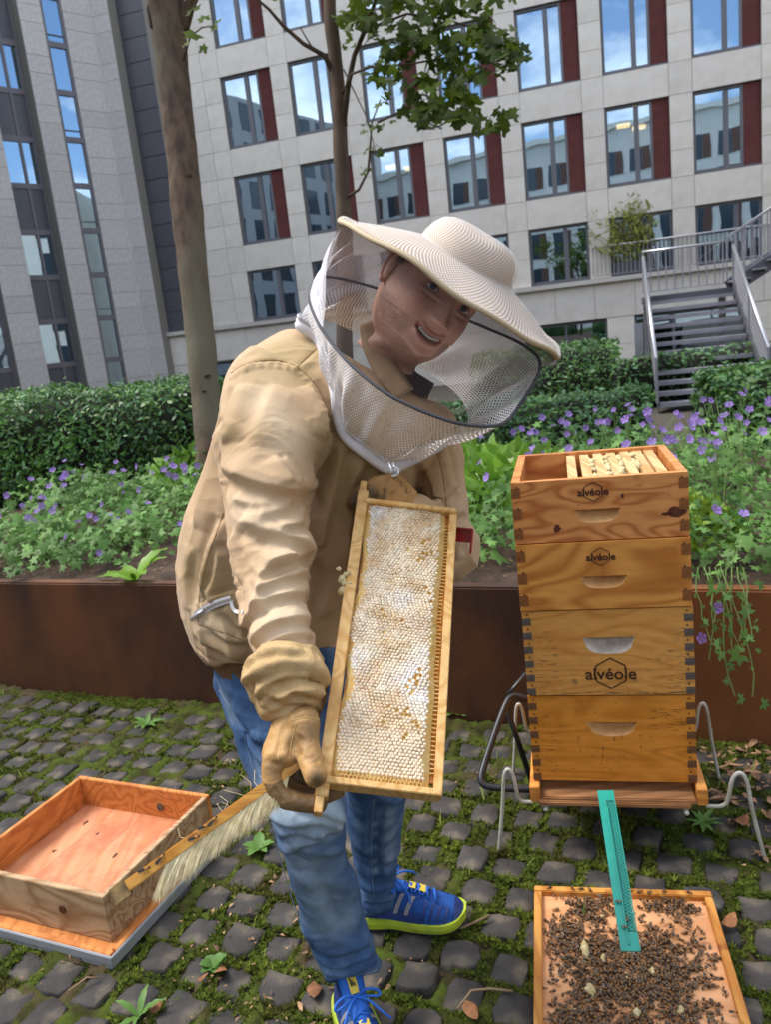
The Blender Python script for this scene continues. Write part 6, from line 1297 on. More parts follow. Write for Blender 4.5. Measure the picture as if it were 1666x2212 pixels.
# ---------------------------------------------------------------- shoes
M_SHOE = mat('blue_mesh_fabric', srgb('2a5cab'), 0.7, srgb('1e4688'), scale=60, bump=0.6, bscale=700, spec=0.25, third=(srgb('5a6f92'), 9.0, 0.6, 0.8)); M_SHOEN = mat('navy_overlay', srgb('1b2f66'), 0.5, srgb('263f80'), scale=30); M_SOLE = mat('lime_sole', srgb('b3c624'), 0.6, srgb('98a83a'), scale=25, third=(srgb('7a7440'), 18.0, 0.58, 0.75)); M_STRIPE3 = mat('grey_stripe', srgb('8f8d90'), 0.45); M_LACE = mat('blue_lace', srgb('2467c4'), 0.7); M_YEL = mat('yellow_patch', srgb('e0c443'), 0.5); M_OUT = mat('dark_outsole', srgb('2a2d34'), 0.8)
def shoe(loc, yaw, label):
    """local: x forward from heel 0 to toe 0.295, y left, z up"""
    sh = empty('shoe', loc, yaw); sh.parent = person; sh.matrix_parent_inverse = parent_inv(person); sh['label'] = label
    M0 = np.array(Matrix.Translation(Vector(loc)) @ Matrix.Rotation(yaw, 4, 'Z')); T = lambda p: np.asarray(p) @ M0[:3, :3].T+M0[:3, 3]
    X = np.array([0.0, 0.012, 0.035, 0.07, 0.11, 0.15, 0.19, 0.22, 0.25, 0.272, 0.288, 0.296]); HWd = np.array([0.012, 0.027, 0.034, 0.036, 0.037, 0.041, 0.046, 0.049, 0.047, 0.040, 0.027, 0.010]); YC = np.array([0, 0, 0, 0, 0.001, 0.003, 0.005, 0.006, 0.005, 0.003, 0.001, 0]) * 0
    TOP = np.array([0.085, 0.098, 0.102, 0.100, 0.103, 0.100, 0.088, 0.074, 0.064, 0.056, 0.045, 0.034]); SOL = np.array([0.030, 0.032, 0.031, 0.029, 0.026, 0.023, 0.021, 0.021, 0.022, 0.024, 0.028, 0.032])
    xs = np.linspace(0, 0.296, 46); f = lambda a: np.interp(xs, X, a)
    def sm(a, it=3):
        for _ in range(it): a = np.r_[a[0], (a[:-2]+2*a[1:-1]+a[2:])/4, a[-1]]
        return a
    hw, tp_, so = sm(f(HWd)), sm(f(TOP)), sm(f(SOL)); rg = []; n = 28; a = np.arange(n)*2*math.pi/n
    for i, x in enumerate(xs):
        cz = so[i]; h_ = tp_[i]-cz; y = hw[i]*np.sign(np.cos(a))*np.abs(np.cos(a))**0.8; z = np.where(np.sin(a) > 0, h_*np.abs(np.sin(a))**0.75, -0.012*np.abs(np.sin(a)))
        pinch = 1-0.42*np.clip(np.sin(a), 0, 1)*np.clip(h_/0.075, 0, 1); rg.append(T(np.stack([np.full(n, x), y*pinch, cz+z], 1)))
    MB().rings(rg).build('upper', M_SHOE, sh, True)
    # sole: lime midsole and dark tread
    for nm, k0, k1, gr, m in (('midsole', 0.006, None, 1.10, M_SOLE), ('tread', 0.0, 0.007, 1.05, M_OUT)):
        rg = []; na = 28
        for i, x in enumerate(xs):
            lift = 0.014*max(0, (x-0.23)/0.066)**2+0.006*max(0, (0.03-x)/0.03)**2+(0.0035*math.exp(-((x-0.12)/0.03)**2) if nm == 'tread' else 0.004*math.exp(-((x-0.12)/0.03)**2)); z1_ = (so[i]+0.004+lift*0.4) if k1 is None else k1+lift; z0_ = k0+lift; w_ = hw[i]*gr+0.003
            q = [(-w_, z0_), (-w_*1.02, (z0_+z1_)/2), (-w_*0.97, z1_), (w_*0.97, z1_), (w_*1.02, (z0_+z1_)/2), (w_, z0_)]
            rg.append(T(np.array([[0.148+(x-0.148)*1.02, yy, zz] for yy, zz in q])))
        MB().rings(rg).build(nm, m, sh, False, bevel=0)
    def surf(x, s, off=0.0012):   # point on upper at length x, angle fraction s (0 left edge .. 1 right edge over the top)
        i = np.interp(x, xs, np.arange(len(xs))); w_, t_, o_ = np.interp(x, xs, hw), np.interp(x, xs, tp_), np.interp(x, xs, so); a_ = math.pi*s; h_ = t_-o_
        y = w_*math.copysign(abs(math.cos(a_))**0.8, math.cos(a_))*(1-0.42*math.sin(a_)*min(1, h_/0.075)); z = o_+h_*math.sin(a_)**0.75; nv = nrm([0.15, math.cos(a_)*1.0, math.sin(a_)+0.15]); return T(np.array([x, y, z])+nv*off)
    def patch(name, m, x0, x1, s0, s1, sl=0.0, off=0.0015, nx=6, ns=6):
        V_ = [surf(x0+(x1-x0)*i/nx+sl*(j/ns), s0+(s1-s0)*j/ns, off) for i in range(nx+1) for j in range(ns+1)]; b = MB(); b.add(V_, [(i*(ns+1)+j, i*(ns+1)+j+1, (i+1)*(ns+1)+j+1, (i+1)*(ns+1)+j) for i in range(nx) for j in range(ns)]); return b.build(name, m, sh, True)
    for side in (0, 1):
        g = (lambda a, b_: (a, b_)) if side == 0 else (lambda a, b_: (1-a, 1-b_))
        for k in range(3): patch('side_stripe', M_STRIPE3, 0.098+0.026*k, 0.108+0.026*k, *g(0.06, 0.30), sl=0.022, off=0.0022)
        patch('heel_overlay', M_SHOEN, 0.004, 0.085, *g(0.0, 0.22), off=0.0012); patch('mid_overlay', M_SHOEN, 0.085, 0.19, *g(0.0, 0.10), off=0.0012)
        for k in range(4): patch('toe_overlay', M_SHOEN, 0.192+0.017*k, 0.199+0.017*k, *g(0.02, 0.30), sl=0.012, off=0.0012)
    patch('toe_bumper', M_SHOEN, 0.272, 0.294, 0.05, 0.95, off=0.0012)
    # tongue and opening
    V_ = []
    for i in range(9):
        t = i/8; x = 0.165-0.085*t; z = 0.098+0.052*t-0.006*math.sin(t*3.1); w_ = 0.018+0.010*t
        for j in range(7): u = j/6*2-1; V_.append(T([x-0.006*u*u, w_*u, z-0.010*u*u*(1-0.3*t)]))
    b = MB(); b.add(V_, [(i*7+j, i*7+j+1, (i+1)*7+j+1, (i+1)*7+j) for i in range(8) for j in range(6)]); tg = b.build('tongue', M_LACE, sh, True); md = tg.modifiers.new('s', 'SOLIDIFY'); md.thickness = 0.006
    MB().tube([T([0.080-0.006*u*u, 0.0285*u, 0.151-0.010*u*u*0.7]) for u in np.linspace(-1, 1, 13)], 0.0028, 6).build('tongue_piping', mat('pale_lime', srgb('c3dd7a'), 0.6), sh, True)
    V_ = [T([0.165-0.085*t-0.006*u*u+0.002, (0.018+0.010*t)*u, 0.098+0.052*t-0.006*math.sin(t*3.1)-0.010*u*u*(1-0.3*t)+0.0022]) for t in (0.55, 0.7, 0.85, 0.97) for u in (-0.36, 0, 0.36)]
    b = MB(); b.add(V_, [(i*3+j, i*3+j+1, (i+1)*3+j+1, (i+1)*3+j) for i in range(3) for j in range(2)]); b.build('tongue_label', M_YEL, sh)
    # three slanted bars printed on the label
    for k in range(3):
        u0 = 0.16-0.15*k; c_ = [(t, u) for t, u in ((0.68, u0+0.05), (0.68, u0-0.05), (0.74+0.06*(2-k)*0+0.045*k, u0-0.09), (0.75+0.045*k, u0+0.0))]
        b = MB(); b.add([T([0.165-0.085*t-0.006*u*u+0.0028, (0.018+0.010*t)*u, 0.098+0.052*t-0.006*math.sin(t*3.1)-0.010*u*u+0.0034]) for t, u in c_], [(0, 1, 2, 3)]); b.build('label_bar', M_OUT, sh)
    for k in range(2): patch('yellow_tab', M_YEL, 0.165+0.024*k, 0.180+0.024*k, 0.42, 0.58, off=0.0075)
    # laces: crossing bars and a bow
    for k in range(6):
        x = 0.125+0.019*k; MB().tube([surf(x, 0.34, 0.004), surf(x+0.005, 0.5, 0.0095), surf(x+0.010, 0.66, 0.004)], 0.0026, 6).build('lace', M_LACE, sh, True)
        if k < 5: MB().tube([surf(x+0.010, 0.36, 0.004), surf(x+0.008, 0.5, 0.0075), surf(x-0.004, 0.64, 0.004)], 0.0026, 6).build('lace', M_LACE, sh, True)
    kn = surf(0.122, 0.5, 0.016)
    for s in (-1, 1):
        d = T([0, s, 0])-T([0, 0, 0]); fx = T([1, 0, 0])-T([0, 0, 0]); U = np.array([0, 0, 1.])
        MB().tube(smooth([kn, kn+d*0.02+U*0.012, kn+d*0.045+U*0.004+fx*0.004, kn+d*0.05-U*0.008+fx*0.012, kn+d*0.022+fx*0.008, kn], 2), 0.0028, 6).build('lace_bow', M_LACE, sh, True)
        MB().tube(smooth([kn, kn+d*0.02+fx*0.02+U*0.004, kn+d*0.04+fx*0.045-U*0.012, kn+d*0.055+fx*0.05-U*0.03], 2), 0.0026, 6).build('lace_end', M_LACE, sh, True)
    return sh
def yaw_of(a, b): return math.atan2(b[1]-a[1], b[0]-a[0])
shoe((-0.205, 1.715, 0.004), yaw_of((-0.205, 1.715), (0.085, 1.665)), 'blue running shoe seen from the side, the farther one')
shoe((-0.205, 1.465, 0.004), yaw_of((-0.205, 1.465), (-0.120, 1.20)), 'blue running shoe pointing forward with yellow tongue label')

# ---------------------------------------------------------------- body: head, neck and trunk in one skin, limbs joined on
fw = nrm(ray(955, 640)); cr = nrm(RGT-fw*(RGT @ fw)); dn = nrm(DWN-fw*(DWN @ fw)-cr*(DWN @ cr))     # frame of the line of sight to the head
RO_ = math.radians(34); YA = math.radians(24); PI_ = math.radians(2)
up_i = math.sin(RO_)*cr-math.cos(RO_)*dn; sd_i = math.cos(RO_)*cr+math.sin(RO_)*dn
HFd = math.sin(YA)*sd_i-math.cos(YA)*fw; HXd = math.cos(YA)*sd_i+math.sin(YA)*fw; HUd = nrm(up_i*math.cos(PI_)-HFd*math.sin(PI_)*0+fw*math.sin(PI_)); HFd = nrm(HFd-HUd*(HFd @ HUd)); HXd = np.cross(HFd, HUd)
EYEM = P(976, 646, 1.245); HC = EYEM-HFd*0.083
def hd(x, y, z): return HC+HXd*x+HFd*y+HUd*z
lev = np.array([(0.119, 0.006, 0.004, -0.03), (0.115, 0.030, 0.035, -0.055), (0.105, 0.050, 0.060, -0.078), (0.088, 0.064, 0.080, -0.092), (0.062, 0.0725, 0.091, -0.099), (0.036, 0.0755, 0.0955, -0.100), (0.020, 0.076, 0.0955, -0.099), (0.0, 0.0755, 0.0905, -0.096), (-0.02, 0.0765, 0.0915, -0.091), (-0.04, 0.0765, 0.0915, -0.085), (-0.058, 0.0750, 0.0915, -0.079), (-0.074, 0.0715, 0.0905, -0.074), (-0.088, 0.0655, 0.0890, -0.070), (-0.100, 0.0565, 0.0865, -0.068), (-0.110, 0.0460, 0.0800, -0.067), (-0.117, 0.0460, 0.066, -0.067), (-0.122, 0.0490, 0.050, -0.067), (-0.130, 0.0535, 0.036, -0.067), (-0.145, 0.0570, 0.026, -0.068)])
zz_ = np.concatenate([np.linspace(0.119, 0.03, 28), np.linspace(0.028, -0.115, 100), np.linspace(-0.117, -0.145, 12)]); NR = 150; al = np.arange(NR)*2*math.pi/NR
def lerp(c): return np.interp(-zz_, -lev[:, 0], lev[:, c])
HWs, FRs, BKs = lerp(1), lerp(2), lerp(3)
def smo(a, it=6):
    for _ in range(it): a = np.r_[a[0], (a[:-2]+2*a[1:-1]+a[2:])/4, a[-1]]
    return a
HWs, FRs, BKs = smo(HWs, 4), smo(FRs, 4), smo(BKs, 4); Hrings = []; loc_list = []
for z, hw, fr, bk in zip(zz_, HWs, FRs, BKs):
    c_, s_ = np.cos(al), np.sin(al); yc = 0.0; e = 2.25 if z > -0.06 else 2.05
    k = (np.abs(c_)**e+np.abs(s_)**e)**(-1/e); x = hw*c_*k; y = np.where(s_ > 0, fr, -bk)*s_*k; x = x*(1-0.10*np.clip(s_, 0, 1)**2*(1 if z > -0.09 else 0.6)); loc_list.append(np.stack([x, y, np.full(NR, z)], 1))
HL_ = np.array(loc_list); X, Yh, Zh = HL_[..., 0], HL_[..., 1], HL_[..., 2]; front = np.clip(Yh/0.05, 0, 1)
def ga(x0, z0, sx, sz): return np.exp(-((X-x0)/sx)**2-((Zh-z0)/sz)**2)*front
dY = 0*X
for s in (-1, 1):
    dY += -0.014*ga(s*0.033, -0.001, 0.017, 0.011)+0.0045*ga(s*0.030, 0.020, 0.022, 0.007)+0.008*ga(s*0.046, -0.034, 0.020, 0.017)   # sockets, brows, cheeks
    dY += 0.0075*ga(s*0.013, -0.040, 0.0068, 0.0070)-0.0022*ga(s*0.026, -0.052, 0.004, 0.014)                                   # nostril wings, smile folds
    dY += 0.0045*ga(s*0.033, 0.0075, 0.015, 0.0030)+0.003*ga(s*0.033, -0.0105, 0.014, 0.0028)-0.003*ga(s*0.033, -0.016, 0.014, 0.003)   # eyelids, lower lid bag
ny = np.clip((0.012-Zh)/0.052, 0, 1)*(Zh > -0.052); nw = 0.0075+0.0055*np.clip((0.01-Zh)/0.05, 0, 1)
dY += (0.005+0.023*ny**1.3)*np.exp(-(X/nw)**2)*front*np.clip((Zh+0.0505)/0.006, 0, 1)*np.clip((0.025-Zh)/0.012, 0, 1)+0.004*ga(0, -0.039, 0.009, 0.008)
mc = -0.070+0.011*(X/0.030)**2                                                                                                  # smiling mouth line
inm = np.clip((0.028-np.abs(X))/0.004, 0, 1)*front
dY += (0.0045*np.exp(-((Zh-mc-0.0075)/0.0035)**2)-0.0075*np.exp(-((Zh-mc)/0.0042)**2)+0.0055*np.exp(-((Zh-mc+0.009)/0.0045)**2))*inm+0.005*ga(0, -0.101, 0.020, 0.011)-0.003*ga(0, -0.086, 0.02, 0.005)
dY += -0.002*ga(0, -0.055, 0.0035, 0.006)
HL_[..., 1] += dY
kz_ = np.clip((Zh-0.02)/0.06, 0, 1); HL_[..., 1] = np.where(HL_[..., 1] < 0, HL_[..., 1]*(1-0.34*kz_), HL_[..., 1]*(1-0.22*kz_)); HL_[..., 0] *= 1-0.15*kz_; HL_[..., 2] = np.where(Zh > 0.03, 0.03+(Zh-0.03)*0.42, Zh)     # the skull as pressed into the hat
head_pts = HC+HL_[..., 0:1]*HXd+HL_[..., 1:2]*HFd+HL_[..., 2:3]*HUd
rings_b = [head_pts[i] for i in range(len(zz_))]
# neck ring orientation blends from head frame to trunk frame
last = head_pts[-1]; c0 = last.mean(0); NB = np.array([P(868, 862, 1.385), P(808, 965, 1.455), P(740, 1080, 1.49), P(660, 1220, 1.52), P(600, 1380, 1.53)]); HWn = [0.052, 0.10, 0.13, 0.14, 0.13]; TKn = [0.056, 0.08, 0.10, 0.11, 0.10]
wid = nrm(P(960, 900, 1.43)-P(540, 800, 1.40)); prev = c0
tx = HXd.copy()
for i in range(len(NB)):
    ax = nrm((NB[i]-prev)); xw = nrm(HXd*(1.5 if i == 0 else 0)+wid); xw = nrm(xw-ax*(xw @ ax)); yw = np.cross(ax, xw); yw = -yw if yw @ FWD > 0 else yw
    steps = 8 if i == 0 else 5; rprev = rings_b[-1]; ring = NB[i]+np.outer(np.cos(al)*HWn[i], xw)+np.outer(np.sin(al)*TKn[i], yw)
    for k in range(1, steps+1): t = k/steps; rings_b.append(rprev*(1-t)+ring*t)
    prev = NB[i]
bb = MB(); bb.rings(rings_b); body_me = bb.mesh('body', M_SKIN, True)
lb = MB()
def core(st, sh=0.72): return [(tuple(np.array(s[0])*(.5+sh/2)+np.array(s[1])*(.5-sh/2)), tuple(np.array(s[1])*(.5+sh/2)+np.array(s[0])*(.5-sh/2)), s[2], s[3]*sh) for s in st]
limbs = [core(arm_st, 0.66), core(larm_st[:-1], 0.66), core(rleg, 0.76), core(lleg, 0.76)]
bo = bpy.data.objects.new('body_tmp', body_me); COL.objects.link(bo)
tmp = []
for st in limbs:
    m_ = MB(); m_.rings(spline_rings(st, 20, 3)); o_ = link('limb_tmp', m_.mesh('limb', M_SKIN, True)); tmp.append(o_); md = bo.modifiers.new('u', 'BOOLEAN'); md.operation = 'UNION'; md.object = o_; md.solver = 'EXACT'
try:
    dg = bpy.context.evaluated_depsgraph_get(); bm2 = bpy.data.meshes.new_from_object(bo.evaluated_get(dg))
    if len(bm2.vertices) > len(body_me.vertices)*0.5: body_me = bm2
except Exception: pass
for o_ in tmp+[bo]: bpy.data.objects.remove(o_)
# zones of the face: stubble and lips as own materials by place on the head
finish(body_me, [M_SKIN, M_LIP]); pc = np.empty(len(body_me.polygons)*3, np.float32); body_me.polygons.foreach_get('center', pc); pc = pc.reshape(-1, 3)-HC
lx, ly, lz = pc @ HXd, pc @ HFd, pc @ HUd; mi = np.zeros(len(pc), int); mcl = -0.070+0.011*(lx/0.030)**2; mi[(np.abs(lx) < 0.030) & (ly > 0.07) & (np.abs(lz-mcl) < 0.0125-0.009*np.abs(lx/0.03)**2)] = 1
body_me.polygons.foreach_set('material_index', mi.astype(np.int32))
vb, _n = mesh_np(body_me); vb = vb-HC; lx, ly, lz = vb @ HXd, vb @ HFd, vb @ HUd; sst = lambda x: np.clip(x, 0, 1)**2*(3-2*np.clip(x, 0, 1)); nz_ = 0.006*vnoise(np.stack([lx, ly, lz], 1), 90, 2)
jaw = sst((-0.052-0.55*np.maximum(0, np.abs(lx)-0.045)*-1-lz+nz_)/0.022)*sst((lz+0.140)/0.012)*sst((ly+0.012)/0.02)*sst((np.abs(lx)-0.026+np.maximum(0, -0.092-lz)*3)/0.016); side = sst((np.abs(lx)-0.062)/0.008)*sst((0.018-ly)/0.02)*sst((ly+0.012)/0.01)*sst((lz+0.06)/0.02)*sst((0.03-lz)/0.02)
beard = np.clip(0.62*jaw+0.35*side, 0, 1); flush = 0.5*(np.exp(-((np.abs(lx)-0.045)/0.016)**2-((lz+0.032)/0.016)**2)+np.exp(-(lx/0.014)**2-((lz+0.038)/0.014)**2))*(ly > 0.03)
for nm, arr in (('beard', beard), ('flush', flush)): body_me.attributes.new(nm, 'FLOAT', 'POINT').data.foreach_set('value', arr.astype(np.float32))
body = link('body', body_me, person)
# eyes, brows, teeth, ears, hair
def ellipsoid(c, r, Rm, n=20, k=12):
    b = MB(); R_ = [np.stack([np.cos(np.arange(n)*2*math.pi/n)*max(0.02, math.sin(math.pi*i/k)), np.sin(np.arange(n)*2*math.pi/n)*max(0.02, math.sin(math.pi*i/k)), np.full(n, math.cos(math.pi*i/k))], 1) for i in range(k+1)]
    b.rings([c+(q*r) @ np.asarray(Rm).T for q in R_]); return b
RHd = np.array([HXd, HFd, HUd]).T
toc = nrm(CAM-EYEM)
for s in (-1, 1):
    ec = hd(s*0.033, 0.0715, -0.001); eo = ellipsoid(ec, (0.0112, 0.0118, 0.0058), RHd).build('eyeball', M_EYEW, body, True)
    gz = nrm(CAM-ec); ic = ec+gz*0.0106; ux = nrm(np.cross(gz, HUd)); uy = np.cross(ux, gz); b = MB(); n = 18; b.add([ic+gz*0.0022]+[ic+0.0052*math.cos(a)*ux+0.0042*math.sin(a)*uy for a in np.arange(n)*2*math.pi/n], [(0, 1+i, 1+(i+1) % n) for i in range(n)]); b.build('iris', M_IRIS, eo, True)
    # upper lid fold and brow
    MB().tube([hd(s*(0.019+0.028*t), 0.0835-0.010*t*t-0.003*(1-t)**2, 0.0022+0.0062*math.sin(math.pi*(0.12+0.8*t))) for t in np.linspace(0, 1, 9)], [0.0008]+[0.0020]*7+[0.0008], 6).build('eyelid', M_SKIN, body, True)
    MB().tube([hd(s*(0.017+0.036*t), 0.1005-0.012*t*t, 0.0195+0.006*math.sin(math.pi*(0.1+0.62*t))) for t in np.linspace(0, 1, 9)], [0.0015, 0.0028, 0.003, 0.003, 0.0028, 0.0025, 0.002, 0.0016, 0.0008], 6).build('eyebrow', M_HAIR, body, True)
    # ear: rim, lobe and bowl
    e0 = MB(); k = 16; pts = [hd(s*(0.079+0.006*math.sin(t*2.4)), -0.012-0.016*math.sin(t*3.3+0.3)*1.0, 0.022-0.058*t+0.008*math.sin(t*6.2)) for t in np.linspace(0, 1, k)]
    earb = ellipsoid(hd(s*0.078, -0.013, -0.008), (0.0085, 0.0165, 0.031), RHd @ rot((0, 0, 1), -s*0.35)); earb.build('ear', M_SKIN, body, True); MB().tube(pts, [0.003]+[0.0042]*(k-2)+[0.005], 8).build('ear_rim', M_SKIN, body, True)
tb = MB(); nt_ = 10
for i in range(nt_):
    x = -0.0205+0.041*(i+0.5)/nt_; zc = -0.0695+0.011*(x/0.030)**2; y = 0.0915-0.008*(x/0.0235)**2; tb.box(hd(x, y, zc+0.0012), (0.0045, 0.004, 0.0046), RHd)
tb.build('teeth', M_TEETH, body, bevel=0.0007)
MB().tube([hd(x, 0.0850-0.008*(x/0.0235)**2, -0.0710+0.011*(x/0.030)**2) for x in np.linspace(-0.027, 0.027, 13)], [0.0008]+[0.0026]*11+[0.0008], 6).build('mouth_opening', M_MOUTH, body, True)
hr_ = HL_.copy(); dirn = hr_.copy(); dirn[..., 2] = 0; dn_ = np.linalg.norm(dirn, axis=-1, keepdims=True); hr_ = hr_+dirn/np.maximum(dn_, 1e-6)*0.006; hr_[..., 2] += 0.004
b = MB(); nz = int((zz_ > -0.005).sum()); V_ = (HC+hr_[:nz, :, 0:1]*HXd+hr_[:nz, :, 1:2]*HFd+hr_[:nz, :, 2:3]*HUd).reshape(-1, 3); Fc = []
for i in range(nz-1):
    for j in range(NR):
        y_, z_ = HL_[i, j, 1], HL_[i, j, 2]; lim = 0.062 if y_ > 0.045 else (0.02 if y_ > 0.02 else (-0.004 if y_ > 0.005 else -0.05))
        if z_ > lim: Fc.append((i*NR+j, i*NR+(j+1) % NR, (i+1)*NR+(j+1) % NR, (i+1)*NR+j))
b.add(V_, Fc); b.build('hair', M_HAIR, body, True)
def closed_loop(Q):
    Q = np.asarray(Q); m = len(Q); out = []
    for i in range(m):
        p0, p1, p2, p3 = Q[(i-1) % m], Q[i], Q[(i+1) % m], Q[(i+2) % m]
        for k in range(8): f = k/8; out.append(0.5*((2*p1)+(-p0+p2)*f+(2*p0-5*p1+4*p2-p3)*f*f+(-p0+3*p1-3*p2+p3)*f**3))
    return np.array(out+[out[0]])
# shirt collar inside the veil
M_SHIRT = mat('dark_shirt', srgb('4a3f3a'), 0.9)
i0_ = len(zz_)+4; RS_ = []
for k_, rg in enumerate(rings_b[i0_:i0_+12]):
    c_ = rg.mean(0); d_ = rg-c_; RS_.append(c_+d_*(1+(0.007 if k_ else 0.010)/np.linalg.norm(d_, axis=1)[:, None]))
MB().rings(RS_, cap=False).build('shirt', M_SHIRT, person, True); MB().tube(np.vstack([RS_[0], RS_[0][:1]])[::3], 0.0045, 8, False).build('shirt_collar', M_SHIRT, person, True)
M_COLB = mat('tan_inner_collar', srgb('a98c6a'), 0.85, srgb('94785a'), scale=30)
outr = dense(np.array([P(776, 705, 1.325), P(786, 760, 1.31), P(815, 818, 1.295), P(856, 862, 1.285)]), 5); innr = dense(np.array([P(826, 684, 1.345), P(838, 742, 1.33), P(862, 796, 1.315), P(892, 842, 1.30)]), 5); b = MB(); V_ = []
for i in range(len(outr)):
    for t in np.linspace(0, 1, 5): V_.append(outr[i]*(1-t)+innr[i]*t+nrm(CAM-outr[i])*0.006*math.sin(math.pi*t))
b.add(V_, [(i*5+j, i*5+j+1, (i+1)*5+j+1, (i+1)*5+j) for i in range(len(outr)-1) for j in range(4)]); o = b.build('jacket_collar', M_COLB, person, True); md = o.modifiers.new('s', 'SOLIDIFY'); md.thickness = 0.004

# ---------------------------------------------------------------- hat and veil
def netmat(name, col, pitch, hole, solid_alpha=1.0, base_alpha=0.0, rough=0.7):
    """woven net: round holes on a hexagonal lattice, cut as real transparency"""
    m = bpy.data.materials.new(name); m.use_nodes = True; n = m.node_tree.nodes; L = m.node_tree.links; b = n['Principled BSDF']; b.inputs['Base Color'].default_value = (*col, 1); b.inputs['Roughness'].default_value = rough; b.inputs['Specular IOR Level'].default_value = 0.2
    uv = n.new('ShaderNodeUVMap'); uv.uv_map = 'UVMap'; sc = n.new('ShaderNodeVectorMath'); sc.operation = 'SCALE'; sc.inputs['Scale'].default_value = 1/pitch; L.new(uv.outputs[0], sc.inputs[0]); ds = []
    for off in ((0, 0, 0), (0.5, 0.8660254, 0)):
        ad = n.new('ShaderNodeVectorMath'); ad.operation = 'ADD'; ad.inputs[1].default_value = off; L.new(sc.outputs[0], ad.inputs[0])
        dv = n.new('ShaderNodeVectorMath'); dv.operation = 'DIVIDE'; dv.inputs[1].default_value = (1, 1.7320508, 1); L.new(ad.outputs[0], dv.inputs[0]); fr = n.new('ShaderNodeVectorMath'); fr.operation = 'FRACTION'; L.new(dv.outputs[0], fr.inputs[0])
        sb = n.new('ShaderNodeVectorMath'); sb.operation = 'SUBTRACT'; sb.inputs[1].default_value = (0.5, 0.5, 0); L.new(fr.outputs[0], sb.inputs[0]); mu = n.new('ShaderNodeVectorMath'); mu.operation = 'MULTIPLY'; mu.inputs[1].default_value = (1, 1.7320508, 0); L.new(sb.outputs[0], mu.inputs[0])
        ln = n.new('ShaderNodeVectorMath'); ln.operation = 'LENGTH'; L.new(mu.outputs[0], ln.inputs[0]); ds.append(ln.outputs['Value'])
    mn = n.new('ShaderNodeMath'); mn.operation = 'MINIMUM'; L.new(ds[0], mn.inputs[0]); L.new(ds[1], mn.inputs[1])
    mr = n.new('ShaderNodeMapRange'); mr.inputs['From Min'].default_value = hole-0.04; mr.inputs['From Max'].default_value = hole+0.04; mr.inputs['To Min'].default_value = base_alpha; mr.inputs['To Max'].default_value = solid_alpha; L.new(mn.outputs[0], mr.inputs['Value'])
    tr_s = n.new('ShaderNodeBsdfTransparent'); mx = n.new('ShaderNodeMixShader'); L.new(mr.outputs[0], mx.inputs[0]); L.new(tr_s.outputs[0], mx.inputs[1]); L.new(b.outputs[0], mx.inputs[2]); L.new(mx.outputs[0], n['Material Output'].inputs['Surface']); return m
M_NETW = netmat('white_veil_net', srgb('f6f4f6'), 0.0058, 0.32); M_NETH = netmat('hat_net', srgb('f4f1ee'), 0.0060, 0.395); M_NETWF = netmat('white_veil_net_fine', srgb('f2f0f6'), 0.0042, 0.33); M_NETB = netmat('black_veil_net', srgb('3a3a40'), 0.0026, 0.455, 0.85, 0.0)
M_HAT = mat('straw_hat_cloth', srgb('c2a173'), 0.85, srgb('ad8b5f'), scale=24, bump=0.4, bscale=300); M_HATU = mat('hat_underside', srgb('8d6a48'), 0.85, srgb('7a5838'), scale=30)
hat = empty('beekeeper_hat', P(975, 612, 1.27)); hat.parent = person; hat.matrix_parent_inverse = parent_inv(person); hat['label'] = 'straw brimmed beekeeping hat covered in white net'
TLT = math.radians(-4); AH = math.radians(30); hup = nrm((math.sin(AH)*cr-math.cos(AH)*dn)*math.cos(TLT)+fw*math.sin(TLT)); hsx = nrm(math.cos(AH)*cr+math.sin(AH)*dn); hfr = np.cross(hsx, hup); hfr = -hfr if hfr @ fw > 0 else hfr   # hfr toward the camera
BC = P(1007, 567, 1.285)   # centre at the crown base height
DROOP = math.radians(20); RI, RO2 = 0.080, 0.205
def brim(phi, r, off=0.0):
    c_, s_ = math.cos(phi), math.sin(phi); t = (r-RI)/(RO2-RI); d = -(r-RI)*math.tan(DROOP)*(0.85+0.15*t)-(0.006*math.sin(2*phi+0.8)+0.0025*math.sin(5*phi+1)+0.002*math.sin(9*phi))*t*t; curl = 0.006*max(0, t-0.85)/0.15
    return BC+hsx*(r*c_*1.02)+hfr*(r*s_*0.98)+hup*(d+curl+off)
def grid_obj(name, fn, nu, nv, m, parent, closed=True, uvs=None, smooth=True):
    V_ = [fn(i, j) for j in range(nv+1) for i in range(nu if closed else nu+1)]; w_ = nu if closed else nu+1; Fc = [(j*w_+i, j*w_+(i+1) % w_, (j+1)*w_+(i+1) % w_, (j+1)*w_+i) for j in range(nv) for i in range(nu)]
    b = MB(); b.add(V_, Fc); me = b.mesh(name, m, smooth)
    if uvs is not None:
        ul = me.uv_layers.new(name='UVMap'); k = 0; buf = np.zeros(len(me.loops)*2, np.float32)
        for p in me.polygons:
            q = p.index; j, i = divmod(q, nu)
            for li, (di, dj) in zip(p.loop_indices, ((0, 0), (1, 0), (1, 1), (0, 1))): buf[2*li:2*li+2] = uvs(i+di, j+dj)
        ul.data.foreach_set('uv', buf)
    return link(name, me, parent)
NP = 96; ph = lambda i: 2*math.pi*i/NP
br = grid_obj('brim', lambda i, j: brim(ph(i), RI+(RO2-RI)*j/12), NP, 12, [M_HAT], hat); md = br.modifiers.new('s', 'SOLIDIFY'); md.thickness = 0.003; md.offset = -1
und = grid_obj('brim_lining', lambda i, j: brim(ph(i), RI+(RO2-0.004-RI)*j/12, -0.0055), NP, 12, [M_HATU], hat)
